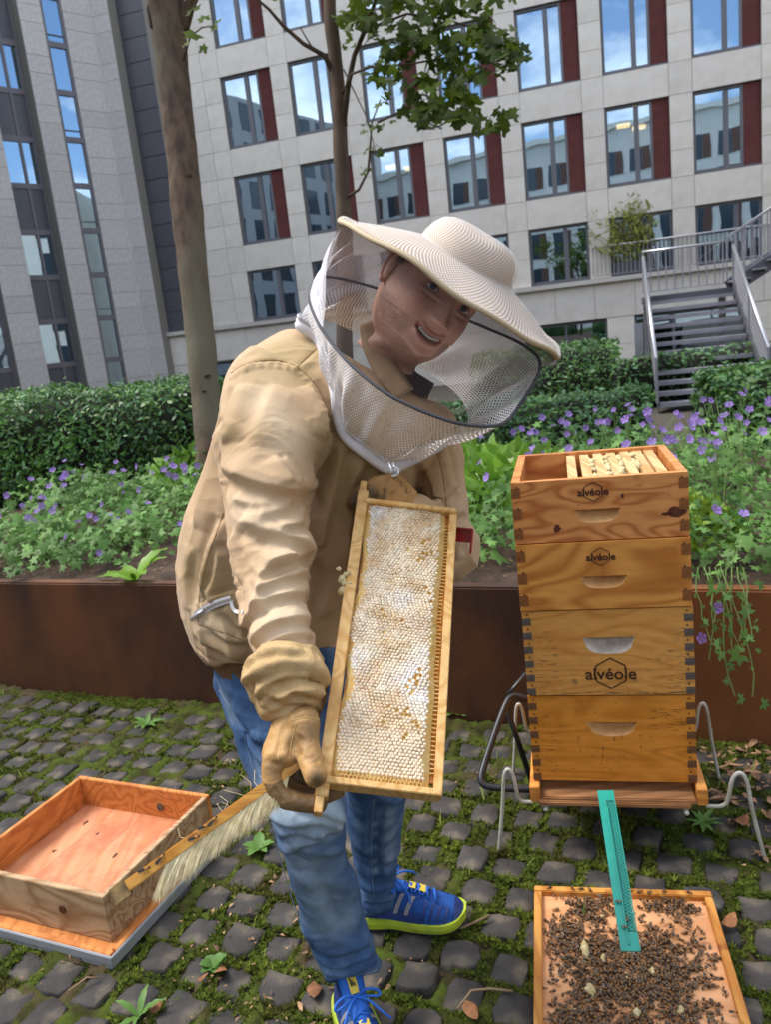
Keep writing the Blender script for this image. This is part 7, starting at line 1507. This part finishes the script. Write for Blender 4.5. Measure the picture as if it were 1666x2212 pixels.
grid_obj('brim_net', lambda i, j: brim(ph(i), RI+(RO2+0.003-RI)*j/12, 0.0035), NP, 12, [M_NETH], hat, uvs=lambda i, j: (ph(i)*0.15, (RO2-RI)*j/12*1.1))
MB().tube([brim(ph(i), RO2+0.001, -0.001) for i in range(NP+1)], 0.0042, 8, False).build('brim_edge', mat('brim_binding', srgb('cbb898'), 0.8), hat, True)
crown_prof = [(1.0, 0.0), (0.985, 0.020), (0.93, 0.040), (0.83, 0.056), (0.68, 0.066), (0.47, 0.072), (0.24, 0.075), (0.02, 0.076)]
CXo = hsx*0.006
def crw(i, j, off=0.0):
    r, z = crown_prof[j]; a = ph(i); return BC+CXo*(z/0.1)+hsx*((0.081*r+off)*math.cos(a))+hfr*((0.088*r+off)*math.sin(a))+hup*(z*0.72+off-0.004+0.004*math.sin(3*a)*r*(z > 0.05))
grid_obj('crown', lambda i, j: crw(i, j), NP, 7, [M_HAT], hat); grid_obj('crown_net', lambda i, j: crw(i, j, 0.004), NP, 7, [M_NETH], hat, uvs=lambda i, j: (ph(i)*0.09*max(0.3, crown_prof[j][0]), 0.3+0.03*j))
# veil: brim edge -> wire hoop -> collar line on the jacket
veil = empty('veil', P(905, 765, 1.28)); veil.parent = person; veil.matrix_parent_inverse = parent_inv(person); veil['label'] = 'net veil, black before the face and white elsewhere, with a wire hoop'
hoop_px = [(1168, 792, 1.25), (1125, 872, 1.19), (1088, 914, 1.155), (1030, 920, 1.135), (955, 904, 1.125), (850, 858, 1.135), (775, 803, 1.16), (722, 748, 1.20), (686, 695, 1.25), (668, 640, 1.32), (690, 600, 1.40), (760, 608, 1.455), (850, 634, 1.475), (950, 668, 1.47), (1060, 712, 1.43), (1135, 748, 1.35)]
hoop = np.array([P(*q) for q in hoop_px])
def closed_spline(Q, n):
    Q = np.asarray(Q); m = len(Q); T = np.linspace(0, m, n, endpoint=False); out = []
    for t in T:
        i = int(t); f = t-i; p0, p1, p2, p3 = Q[(i-1) % m], Q[i % m], Q[(i+1) % m], Q[(i+2) % m]; out.append(0.5*((2*p1)+(-p0+p2)*f+(2*p0-5*p1+4*p2-p3)*f*f+(-p0+3*p1-3*p2+p3)*f**3))
    return np.array(out)
NV = 192; hoopc = closed_spline(hoop, NV); MB().tube(np.vstack([hoopc, hoopc[:1]]), 0.0027, 8, False).build('hoop', mat('hoop_binding', srgb('4c4c52'), 0.8), veil, True)
# brim edge sampled to match hoop order: right -> front -> left -> back
edge = np.array([brim(2*math.pi*(i/NV) , RO2-0.002, -0.004) for i in range(NV)])
colq = [(1012, 905, 1.36), (985, 932, None), (935, 962, None), (880, 990, None), (838, 1004, None), (790, 972, None), (745, 935, None), (728, 895, None), (722, 840, None), (706, 775, None), (684, 725, None), (645, 690, None), (700, 690, 1.50), (800, 735, 1.56), (900, 790, 1.55), (985, 850, 1.47)]
cq = []
for x, y, z in colq:
    q = shoot(jbv, x, y, 0.006) if z is None else P(x, y, z)
    if q is None: q = P(x, y, 1.36)
    cq.append(q)
# wear the photo's right to left order of the hoop list
# hoop list indices: 0 right, 4-5 front middle, 9 left, 12 back ; collar list uses the same order
collar = closed_spline(np.array(cq), NV)
def veil_part(name, A, B, i0, i1, nv, m, bulge, pleat, uvk=1.0, seed=0, parent=veil):
    cnt = i1-i0; ctr = (A.mean(0)+B.mean(0))/2
    def fn(i, j):
        k = (i0+i) % NV; t = j/nv; a, b_ = A[k], B[k]; p = a*(1-t)+b_*t; out = p-ctr; out = out-hup*(out @ hup); o_ = nrm(out)
        w_ = math.sin(math.pi*t); pl = pleat*(w_ if pleat < 0.006 else w_**0.6*(0.4+t))*(math.sin(k*0.55+2.5*t+seed)+0.6*math.sin(k*0.23+4*t+seed*2)+0.45*math.sin(k*0.97-3*t)); return p+o_*(bulge*w_+pl)
    L = np.cumsum(np.r_[0, np.linalg.norm(np.diff(np.vstack([A, A[:1]]), axis=0), axis=1)]); hgt = np.linalg.norm(A-B, axis=1).mean()
    return grid_obj(name, fn, cnt, nv, [m], parent, False, uvs=lambda i, j: (L[min(NV, (i0+i) if i0+i <= NV else i0+i-NV)]*uvk, hgt*j/nv*uvk))
k9 = int(NV*7.7/16); kr = NV
# match the angles: hoop index 0 (right) equals brim angle 0, front quarter = NV/4
veil_part('face_net', edge, hoopc, 0, k9, 16, M_NETB, 0.012, 0.003, seed=1)
veil_part('back_net', edge, hoopc, k9, NV, 16, M_NETWF, 0.010, 0.005, seed=2)
veil_part('lower_net', hoopc, collar, 0, NV, 16, M_NETW, 0.006, 0.0085, seed=4)
ribc = closed_spline(np.array(cq), NV); seg = [ribc[i] for i in range(int(NV*0.6/16), int(NV*11.3/16))]
MB().tube(seg, 0.0052, 8).build('collar_zip', M_WHITE, veil, True); MB().tube([q+nrm(CAM-q)*0.004+np.array([0, 0, 0.007]) for q in seg], 0.0028, 6).build('zip_teeth', M_ZIP, veil, True)
MB().tube([q-np.array([0, 0, 0.008])+nrm(CAM-q)*0.001 for q in seg], 0.0085, 8).build('collar_band', M_WHITE, veil, True)
for dx in (0, 9):
    q = [P(841+dx, 1000, 1.235), P(846+dx, 1012, 1.23), P(847+dx, 1024, 1.228)]; MB().tube(q, [0.003, 0.0022, 0.0032], 8).build('zip_pull', M_ZIP, veil, True)
MB().tube([P(850+12*math.cos(a), 1018+10*math.sin(a), 1.228) for a in np.linspace(-1.6, 1.8, 12)], 0.0018, 6).build('pull_ring', M_WHITE, veil, True)
# ================================================================ HONEY FRAME
FA, FB, FC, FD = P(680, 1692, 1.03), P(940, 1725, 1.03), P(990, 1110, 1.293), P(782, 1088, 1.293)
FX = nrm((FB-FA)+(FC-FD)); FYv = nrm((FD-FA)+(FC-FB)); FYv = nrm(FYv-FX*(FYv @ FX)); FZ = np.cross(FX, FYv); FZ = FZ if FZ @ FWD < 0 else -FZ
FW_, FL_ = 0.165, 0.459; FOr = (FA+FB+FC+FD)/4-FX*FW_/2-FYv*FL_/2; RFr = np.array([FX, FYv, FZ]).T
def frp(u, v, w_=0.0): return FOr+FX*u+FYv*v+FZ*w_
W_FR = wood('honey_frame_pine', srgb('e0b878'), srgb('cf9c58'), 1, 22, 0.55, (srgb('b5793e'), 0.6, 0.8, 20.0))
hf = empty('honey_frame', frp(FW_/2, 0, 0)); tag(hf, 'wooden frame full of white capped honeycomb held up in gloved hands', 'honey frame')
MB().box(frp(0.0085, FL_/2, 0.0), (0.017, FL_+0.034, 0.027), RFr).build('top_bar', W_FR, hf, bevel=0.0012)
for v in (-0.022, FL_+0.022): MB().box(frp(0.007, v, 0.0), (0.011, 0.030, 0.024), RFr).build('lug', W_FR, hf, bevel=0.001)
MB().box(frp(FW_-0.006, FL_/2, 0.0), (0.012, FL_-0.001, 0.021), RFr).build('bottom_bar', W_FR, hf, bevel=0.0012)
for v in (0.0045, FL_-0.0045): MB().box(frp(FW_/2+0.004, v, 0.0), (FW_-0.012, 0.009, 0.033), RFr).build('end_bar', W_FR, hf, bevel=0.0012)
# comb: midrib slab of wax, then cells on the near face
M_WAX = mat('honey_wax', srgb('d9a14a'), 0.45, srgb('c07c22'), scale=40, sub=0.25); M_CAP = mat('wax_capping', srgb('efe0c6'), 0.75, srgb('dcc19c'), scale=26, detail=5, lo=0.42, hi=0.60, bump=0.5, bscale=500, sub=0.15, rand=-0.12, spec=0.2, third=(srgb('f3efea'), 9.0, 0.52, 0.66)); M_CELLW = mat('open_cell_wax', srgb('e3c684'), 0.4, srgb('d2a85a'), scale=60, sub=0.3); M_HONEY = mat('honey_in_cell', srgb('a96a12'), 0.15, srgb('c98b26'), scale=50, coat=0.6)
def edge_l(v): return 0.0185+0.0025*vnoise(np.array([v, 0, 0]), 30, 1)+0.0065*math.exp(-((v-0.345)/0.035)**2)+0.006*math.exp(-((v-0.14)/0.02)**2)-0.0075*math.exp(-((v-0.225)/0.035)**2)+0.004*math.exp(-((v-0.29)/0.012)**2)-0.004*math.exp(-((v-0.05)/0.04)**2)
def edge_r(v): return 0.1425+0.003*vnoise(np.array([v, 3.0, 0]), 25, 2)
_p = [frp(0.018, 0.008, -0.010)]
vs = np.linspace(0.012, FL_-0.010, 60); b = MB(); b.rings([np.array([frp(edge_l(v)-0.003, v, -0.014), frp(edge_r(v)+0.004, v, -0.014), frp(edge_r(v)+0.003, v, 0.0075), frp(edge_l(v)-0.002, v, 0.0075)]) for v in vs]); b.build('comb_core', M_CELLW, hf, True)
MB().box(frp((0.019+FW_-0.011)/2, FL_/2+0.004, -0.004), (FW_-0.031, FL_-0.030, 0.010), RFr).build('foundation', M_WAX, hf)
pitch = 0.00535; caps, opens = [], []; row = 0; v = 0.012
holes = {(0.63, 0.86), (0.70, 0.87), (0.72, 0.875), (0.68, 0.865), (0.745, 0.868), (0.56, 0.885), (0.40, 0.70), (0.46, 0.68), (0.66, 0.665), (0.54, 0.655), (0.41, 0.63)}
hol = [(0.118, 0.150), (0.1225, 0.155), (0.1175, 0.163), (0.112, 0.154), (0.117, 0.143), (0.113, 0.137), (0.108, 0.145), (0.126, 0.164), (0.123, 0.172), (0.098, 0.108), (0.104, 0.103), (0.109, 0.107), (0.113, 0.113), (0.1165, 0.104), (0.119, 0.098), (0.1225, 0.094), (0.085, 0.116), (0.077, 0.092), (0.113, 0.076), (0.109, 0.075), (0.126, 0.088),
       (0.108, 0.355), (0.112, 0.36), (0.116, 0.362), (0.113, 0.368), (0.121, 0.366), (0.090, 0.375), (0.114, 0.39), (0.122, 0.398), (0.058, 0.262), (0.065, 0.252), (0.092, 0.246), (0.080, 0.236), (0.066, 0.225), (0.128, 0.372), (0.128, 0.30), (0.125, 0.31), (0.130, 0.285)]
while v < FL_-0.011:
    u0, u1 = edge_l(v), edge_r(v); u = u0+(pitch/2 if row % 2 else 0.0)
    while u < u1:
        d_r = u1-u; d_l = u-u0; op_ = d_r < 0.0045 or (d_l < 0.005 and rng.random() < 0.5) or v < 0.020 or any((u-a)**2+(v-c_)**2 < 0.0029**2 for a, c_ in hol); (opens if op_ else caps).append((u+rng.normal(0, 0.00022), v+rng.normal(0, 0.00022))); u += pitch
    v += pitch*0.866; row += 1
hexa = np.arange(6)*math.pi/3+math.pi/6
capv = [[0, 0, 0.00125]]+[[0.0017*math.cos(a), 0.0017*math.sin(a), 0.00085] for a in hexa]+[[0.00285*math.cos(a), 0.00285*math.sin(a), -0.0002] for a in hexa]+[[0.0030*math.cos(a), 0.0030*math.sin(a), -0.004] for a in hexa]
capf = [(0, 1+i, 1+(i+1) % 6) for i in range(6)]+[(1+i, 7+i, 7+(i+1) % 6, 1+(i+1) % 6) for i in range(6)]+[(7+i, 13+i, 13+(i+1) % 6, 7+(i+1) % 6) for i in range(6)]
CAPM = MB().add(capv, capf).mesh('cell_cap', M_CAP, True)
ro, ri = 0.00305, 0.0024; opv = [[ro*math.cos(a), ro*math.sin(a), 0.0012] for a in hexa]+[[ri*math.cos(a), ri*math.sin(a), 0.0010] for a in hexa]+[[ri*0.95*math.cos(a), ri*0.95*math.sin(a), -0.004] for a in hexa]+[[ro*math.cos(a), ro*math.sin(a), -0.005] for a in hexa]
opf = [(i, (i+1) % 6, 6+(i+1) % 6, 6+i) for i in range(6)]+[(6+i, 6+(i+1) % 6, 12+(i+1) % 6, 12+i) for i in range(6)]+[(18+i, 18+(i+1) % 6, (i+1) % 6, i) for i in range(6)]; ofl = [tuple(range(12, 18))]
OPM = MB().add(opv, opf).add([opv[i] for i in range(12, 18)], [(0, 1, 2, 3, 4, 5)], 1).mesh('open_cell', [M_CELLW, M_HONEY])
stf = MB(); caps.sort(key=lambda q: q[1])
hump = lambda u, v: 0.0095+0.0016*vnoise(np.array([u, v, 0]), 45, 3)-0.004*max(0, 1-(u-edge_l(v))/0.012)-0.0035*max(0, 1-(edge_r(v)-u)/0.010)
for k, (u, v) in enumerate(caps):
    Rm = RFr @ rot((1, 0, 0), rng.normal(0, 0.14)) @ rot((0, 1, 0), rng.normal(0, 0.14)) @ rotz(rng.normal(0, 0.1)); s_ = np.array([rng.uniform(0.96, 1.06), rng.uniform(0.94, 1.06), rng.uniform(0.45, 1.15)]); q = frp(u, v, hump(u, v))
    if k < 300: place(CAPM, 'cell_cap', TR(q, Rm*s_), hf)
    else: stf.add((np.array(capv)*s_) @ Rm.T+q, capf)
o = stf.build('capped_cells', M_CAP, hf, True); o['kind'] = 'stuff'
for u, v in opens: place(OPM, 'open_cell', TR(frp(u, v, hump(u, v)-0.0010), RFr @ rot((0, 1, 0), rng.normal(0.0, 0.12)+(0.5 if edge_r(v)-u < 0.005 else 0))), hf)
# drawn side cells between comb and bottom bar
for v in np.arange(0.03, FL_-0.03, 0.0062): MB().box(frp(edge_r(v)+0.0045, v, 0.001), (0.010, 0.0011, 0.012), RFr @ rotz(rng.normal(0, 0.12))).build('side_cell_wall', M_CELLW, hf)
# stray burr comb on the top bar
b = MB()
for k in range(9):
    c_ = frp(-0.004+rng.normal(0, 0.004), 0.303+rng.normal(0, 0.010), 0.012+rng.normal(0, 0.003)); bm = bmesh.new(); bmesh.ops.create_icosphere(bm, subdivisions=2, radius=rng.uniform(0.0035, 0.0065)); vv = np.array([q.co[:] for q in bm.verts]); vv *= (1+0.4*vnoise(vv, 400, k))[:, None]; b.add(vv+c_, [tuple(x.index for x in f_.verts) for f_ in bm.faces]); bm.free()
bme = remesh(b.mesh('burr_comb', M_WAXP), 0.0011, 1); finish(bme, M_WAXP); link('burr_comb', bme, hf)

# ================================================================ GLOVES
def glove(name, label, build, strokes, cuffst, voxel=0.0023):
    g = empty(name, P(640, 1560, 1.06) if 'right' in label else P(850, 1080, 1.32)); g.parent = person; g.matrix_parent_inverse = parent_inv(person); g['label'] = label
    b = MB(); build(b); me = remesh(b.mesh('hand_leather', M_GLOVE), voxel, 5, 0.5); v, nn = mesh_np(me); v += nn*(0.0009*fbm(v, 70, 3, 4)+0.0012*fbm(v, 25, 2, 9))[:, None]; set_np(me, v); sculpt(me, strokes); finish(me, [M_GLOVE, M_GLOVEF]); return g, me  
def right(b):
    b.rings(spline_rings([((600, 1515), (690, 1512), 1.105, 0.036), ((590, 1545), (692, 1540), 1.09, 0.036), ((580, 1580), (690, 1575), 1.075, 0.034), ((570, 1612), (680, 1608), 1.062, 0.031), ((565, 1640), (655, 1640), 1.052, 0.028), ((570, 1662), (642, 1660), 1.048, 0.022)], 32, 5))
    tube3(b, [P(655, 1562, 1.058), P(662, 1610, 1.042), P(672, 1648, 1.022), P(681, 1675, 1.005)], [0.024, 0.0185, 0.0165, 0.0155], 24)       # thumb
    tube3(b, [P(592, 1640, 1.040), P(588, 1685, 1.032), P(612, 1722, 1.030), P(652, 1734, 1.030), P(688, 1737, 1.030)], [0.017, 0.0150, 0.0140, 0.0128, 0.0118], 20)   # index finger
    tube3(b, [P(600, 1640, 1.065), P(606, 1690, 1.066), P(640, 1716, 1.066), P(690, 1718, 1.066), P(728, 1708, 1.066)], [0.017, 0.0155, 0.0142, 0.0132, 0.0120], 20)   # middle
    tube3(b, [P(605, 1632, 1.090), P(620, 1680, 1.094), P(650, 1702, 1.096), P(690, 1698, 1.098), P(715, 1688, 1.098)], [0.016, 0.0145, 0.0135, 0.0125, 0.0115], 18)
    tube3(b, [P(612, 1622, 1.108), P(630, 1662, 1.116), P(655, 1680, 1.118), P(684, 1676, 1.118)], [0.0145, 0.013, 0.012, 0.0105], 18)
SR = [([(615, 1560), (604, 1600), (596, 1640)], 0.003, -0.0018), ([(640, 1560), (628, 1605), (625, 1640)], 0.003, -0.0018), ([(645, 1640), (638, 1610), (652, 1590)], 0.008, -0.005), ([(632, 1555), (660, 1548), (688, 1553)], 0.003, -0.002), ([(655, 1640), (672, 1636), (682, 1632)], 0.003, -0.0018), ([(658, 1650), (676, 1646), (688, 1642)], 0.003, -0.0015), ([(590, 1700), (600, 1715), (610, 1735)], 0.003, -0.002), ([(580, 1625), (600, 1632), (625, 1628)], 0.005, 0.002), ([(570, 1640), (590, 1650), (610, 1650)], 0.004, -0.002)]
rg_, rme = glove('glove', 'right hand leather glove gripping the frame lug and brush', right, SR, None)
pc = np.empty(len(rme.polygons)*3, np.float32); rme.polygons.foreach_get('center', pc); pc = pc.reshape(-1, 3); dd = pc-CAM; zc = dd @ FWD; yy = CY+FPX*(dd @ DWN)/zc; xx = CX+FPX*(dd @ RGT)/zc
fing = np.zeros(len(pc), int); th = np.array([P(655, 1562, 1.058), P(662, 1610, 1.042), P(672, 1648, 1.022), P(681, 1675, 1.005)]); dth = np.min([np.linalg.norm(pc-(th[i]*(1-t)+th[i+1]*t), axis=1) for i in range(3) for t in (0, .33, .66, 1)], axis=0)
kn0 = P(588, 1680, 1.04); low = ((pc-kn0) @ np.array([0, 0, 1.])) < 0.004; fing[low & (dth > 0.024)] = 1; rme.polygons.foreach_set('material_index', fing.astype(np.int32)); paint(rme, 'soil', [([(683, 1680), (688, 1690)], 0.012, 0.9), ([(680, 1640), (688, 1665)], 0.010, 0.5), ([(690, 1530), (692, 1555)], 0.016, 0.8), ([(600, 1655), (585, 1660)], 0.012, 0.6)], bvh_of(rme)); link('hand_leather', rme, rg_); rbv = bvh_of(rme)
for s_ in ([(618, 1558), (607, 1600), (600, 1645)], [(640, 1560), (629, 1605), (624, 1640)], [(630, 1556), (660, 1549), (689, 1554)]): ribbon(rbv, s_, 0.0008, 0, 'stitching', mat('glove_thread', srgb('c9a870'), 0.8), rg_, 0.0)
# gauntlet cuff: scrunched canvas
cst = [((556, 1412), (682, 1392), 1.130, 0.053), ((535, 1432), (697, 1415), 1.125, 0.060), ((528, 1455), (703, 1440), 1.12, 0.064), ((533, 1480), (704, 1465), 1.118, 0.064), ((545, 1505), (700, 1488), 1.113, 0.060), ((556, 1530), (698, 1508), 1.108, 0.056), ((572, 1552), (694, 1525), 1.102, 0.050), ((588, 1556), (692, 1535), 1.098, 0.040)]
b = MB(); b.rings(spline_rings(cst, 48, 6)); cme = remesh(b.mesh('cuff', M_CUFF), 0.003, 3); S = []
crease([(530, 1440), (556, 1428), (600, 1418), (650, 1420)], 0.009, 0.008); crease([(529, 1468), (567, 1449), (606, 1435), (645, 1437), (690, 1452)], 0.011, 0.011); crease([(552, 1503), (580, 1472), (622, 1454), (651, 1451), (686, 1466), (702, 1480)], 0.012, 0.013); crease([(566, 1526), (588, 1500), (610, 1503), (630, 1490), (672, 1492), (698, 1502)], 0.010, 0.011); crease([(651, 1452), (656, 1474), (694, 1490)], 0.008, 0.008, -1); crease([(560, 1545), (600, 1524), (640, 1514), (690, 1518)], 0.008, 0.007); crease([(545, 1450), (540, 1480), (552, 1520)], 0.010, 0.006, -1)
S += [([(560, 1418), (600, 1404), (640, 1398), (680, 1402)], 0.004, 0.004)]
for k in range(12): x = 565+10*k; S.append(([(x, 1400), (x+1, 1410), (x+2, 1420)], 0.0025, 0.002))
sculpt(cme, S); v, nn = mesh_np(cme); v += nn*(0.0035*fbm(v, 26, 2, 71)+0.0025*((1-np.abs(fbm(v*[1, 1, 1.6], 30, 2, 72)))**2-0.5))[:, None]; set_np(cme, v); finish(cme, M_CUFF); link('gauntlet_cuff', cme, rg_)
# left hand: fist behind the top of the frame
def left(b):
    b.rings(spline_rings([((868, 1150), (960, 1150), 1.385, 0.040), ((838, 1105), (930, 1100), 1.372, 0.038), ((812, 1070), (905, 1070), 1.36, 0.036), ((796, 1046), (884, 1048), 1.352, 0.032), ((808, 1028), (868, 1032), 1.350, 0.024)], 32, 5))
    tube3(b, [P(846, 1042, 1.335), P(812, 1050, 1.322), P(796, 1078, 1.318), P(800, 1100, 1.322)], [0.019, 0.0165, 0.015, 0.013], 20)     # index
    tube3(b, [P(852, 1046, 1.33), P(840, 1058, 1.318), P(834, 1090, 1.316), P(836, 1110, 1.32)], [0.019, 0.0165, 0.015, 0.013], 20)       # middle
    tube3(b, [P(870, 1058, 1.335), P(864, 1075, 1.322), P(862, 1105, 1.32), P(862, 1122, 1.325)], [0.018, 0.016, 0.014, 0.012], 18)
    tube3(b, [P(885, 1072, 1.34), P(884, 1095, 1.328), P(884, 1120, 1.328)], [0.016, 0.014, 0.011], 18)
    tube3(b, [P(822, 1060, 1.365), P(790, 1060, 1.35), P(770, 1074, 1.338), P(762, 1088, 1.33)], [0.019, 0.016, 0.0145, 0.012], 20)       # thumb
SL = [([(828, 1055), (822, 1075), (818, 1095)], 0.004, -0.003), ([(850, 1060), (848, 1080), (846, 1095)], 0.004, -0.003), ([(790, 1045), (788, 1065), (786, 1085)], 0.003, -0.0025)]
lg_, lme = glove('glove', 'left hand leather glove holding the upper end of the frame', left, SL, None); lme.materials.clear(); lme.materials.append(M_GLOVE); paint(lme, 'soil', [([(762, 1088), (775, 1072)], 0.02, 1.0), ([(800, 1060), (812, 1080), (806, 1095)], 0.014, 0.9), ([(832, 1060), (830, 1075)], 0.006, 0.7)], bvh_of(lme)); link('hand_leather', lme, lg_); lbv = bvh_of(lme)
def on_text(bv, body, x, y, size, ang, m, parent, name):
    q = shoot(bv, x, y, 0.0012)
    if q is None: return
    zt = -nrm(ray(x, y)); xt = nrm(math.cos(ang)*RGT+math.sin(ang)*DWN); xt = nrm(xt-zt*(xt @ zt)); yt = np.cross(zt, xt); text_mesh(name, body, size, m, np.array([xt, yt, zt]).T, q, parent, ext=0.0003)
M_PRINT = mat('faded_print', srgb('6a5c40'), 0.9)
for ch, x, y, a in (('O', 857, 1035, 0.6), ('X', 866, 1043, 0.8), ('O', 873, 1052, 0.9), ('N', 878, 1062, 1.0)): on_text(lbv, ch, x, y, 0.011, a, M_PRINT, lg_, 'printed_letter')
on_text(lbv, 'oxo', 884, 1042, 0.006, 0.9, M_PRINT, lg_, 'printed_letter')

# ================================================================ BEE BRUSH
W_BR = wood('brush_wood', srgb('d29a42'), srgb('b8792a'), 0, 30, 0.4, None, 0.3); M_BRIS = mat('pale_bristle', srgb('efe2b8'), 0.6, srgb('d8c48e'), scale=60, rand=-0.3)
q0, q1 = P(668, 1632, 1.045), P(268, 1918, 0.975); BD = nrm(q1-q0); BLt = np.linalg.norm(q1-q0)
brz = nrm(CAM-(q0+q1)/2); brz = nrm(brz-BD*(brz @ BD)); brs_ = np.cross(BD, brz); brs_ = brs_ if brs_ @ DWN > 0 else -brs_      # brs_: toward the bristle side (down right)
br_ = empty('bee_brush', q1); tag(br_, 'long handled wooden bee brush with pale bristles held in the right glove', 'brush')
Rbr = np.array([BD, brs_, np.cross(BD, brs_)]).T
MB().box((q0+q1)/2, (BLt, 0.014, 0.013), Rbr).build('handle', W_BR, br_, bevel=0.0015)
MB().box(q1+BD*0.006+brs_*0.002, (0.022, 0.022, 0.018), Rbr).build('end_block', mat('worn_wood_end', srgb('a08352'), 0.8, srgb('6a5638'), scale=60), br_, bevel=0.002)
V_, Fc = [], []; nb = 5200
for k in range(nb):
    t = rng.uniform(0.13, 0.80); a = q0+BD*BLt*t+brs_*0.006+np.cross(BD, brs_)*rng.uniform(-0.0055, 0.0055); cl = math.sin(t*37)+0.7*math.sin(t*83+1); Lb = 0.043+0.003*cl+0.003*t+rng.normal(0, 0.004); sp = 1.5+0.2*cl+rng.normal(0, 0.2)-0.8*max(0, t-0.6)*2; d = nrm(brs_+BD*sp+np.cross(BD, brs_)*rng.normal(0, 0.10)); e = a+d*Lb; m_ = (a+e)/2+BD*0.003; s_ = nrm(np.cross(d, brz))*0.00030; i = len(V_); V_ += [a-s_, a+s_, m_-s_, m_+s_, e]; Fc += [(i, i+1, i+3), (i, i+3, i+2), (i+2, i+3, i+4)]
o = big_mesh('bristles', np.array(V_), np.array(Fc), M_BRIS, parent=br_); o['kind'] = 'stuff'
b = MB()
for k in range(14):
    t = rng.uniform(0.02, 0.8); a = q0+BD*BLt*t; side = -brs_ if rng.random() < 0.7 else brs_; e = a+side*rng.uniform(0.015, 0.035)+BD*rng.normal(0, 0.012)+brz*rng.normal(0, 0.006); b.tube([a, (a+e)/2+BD*rng.normal(0, 0.006), e], 0.00035, 4, False)
o = b.build('stray_hairs', M_BRIS, br_); o['kind'] = 'stuff'
for k, (x, y, lab) in enumerate(((440, 1778, 'bee on the brush, uppermost of the five along its handle'), (462, 1770, 'pale striped bee on the brush bristles beside the uppermost bee'), (424, 1807, 'bee on the brush bristles below the uppermost pair'), (352, 1850, 'bee on the brush handle, second from its worn end'), (318, 1873, 'bee on the brush handle nearest its worn end'))):
    zq = 1.0-0.012; pt = P(x, y, 0.985+0.05*(x-268)/400)+0*brz; tt_ = (pt-q0) @ BD; sd_ = min(0.02, max(-0.004, (pt-q0) @ brs_)); base = q0+BD*tt_+brs_*sd_+np.cross(BD, brs_)*0; up_ = brz; Rb = np.array([nrm(-BD+0.3*brs_*(-1)**k), np.cross(up_, nrm(-BD+0.3*brs_*(-1)**k)), up_]).T
    o = place(BEE, 'bee', TR(base+brz*(0.0072 if sd_ < 0.008 else 0.006), Rb, 1.15)); tag(o, lab, 'bee', 'bees on the brush')
# ================================================================ RED METAL TOOL behind the frame
M_RED = mat('red_enamel', srgb('a01722'), 0.35, coat=0.4)
rt = empty('red_frame_grip', P(1000, 1150, 1.31)); tag(rt, 'red enamelled metal grip sticking out behind the honey frame', 'tool')
a0, a1 = P(930, 1138, 1.335), P(1022, 1146, 1.318); ux = nrm(a1-a0); uz = nrm(P(1020, 1180, 1.318)-a1); uz = nrm(uz-ux*(uz @ ux)); un = np.cross(ux, uz); Rr = np.array([ux, uz, un]).T; Lr = np.linalg.norm(a1-a0)
MB().box(a0+ux*Lr/2+uz*0.010, (Lr, 0.022, 0.003), Rr).build('plate', M_RED, rt, bevel=0.001); MB().box(a1+uz*0.018-un*0.004*np.sign(un @ FWD), (0.003, 0.042, 0.012), Rr).build('flange', M_RED, rt, bevel=0.001)
MB().box(a0+ux*Lr/2-uz*0.002-un*0.006*np.sign(un @ FWD), (Lr, 0.003, 0.014), Rr).build('lip', M_RED, rt, bevel=0.001)
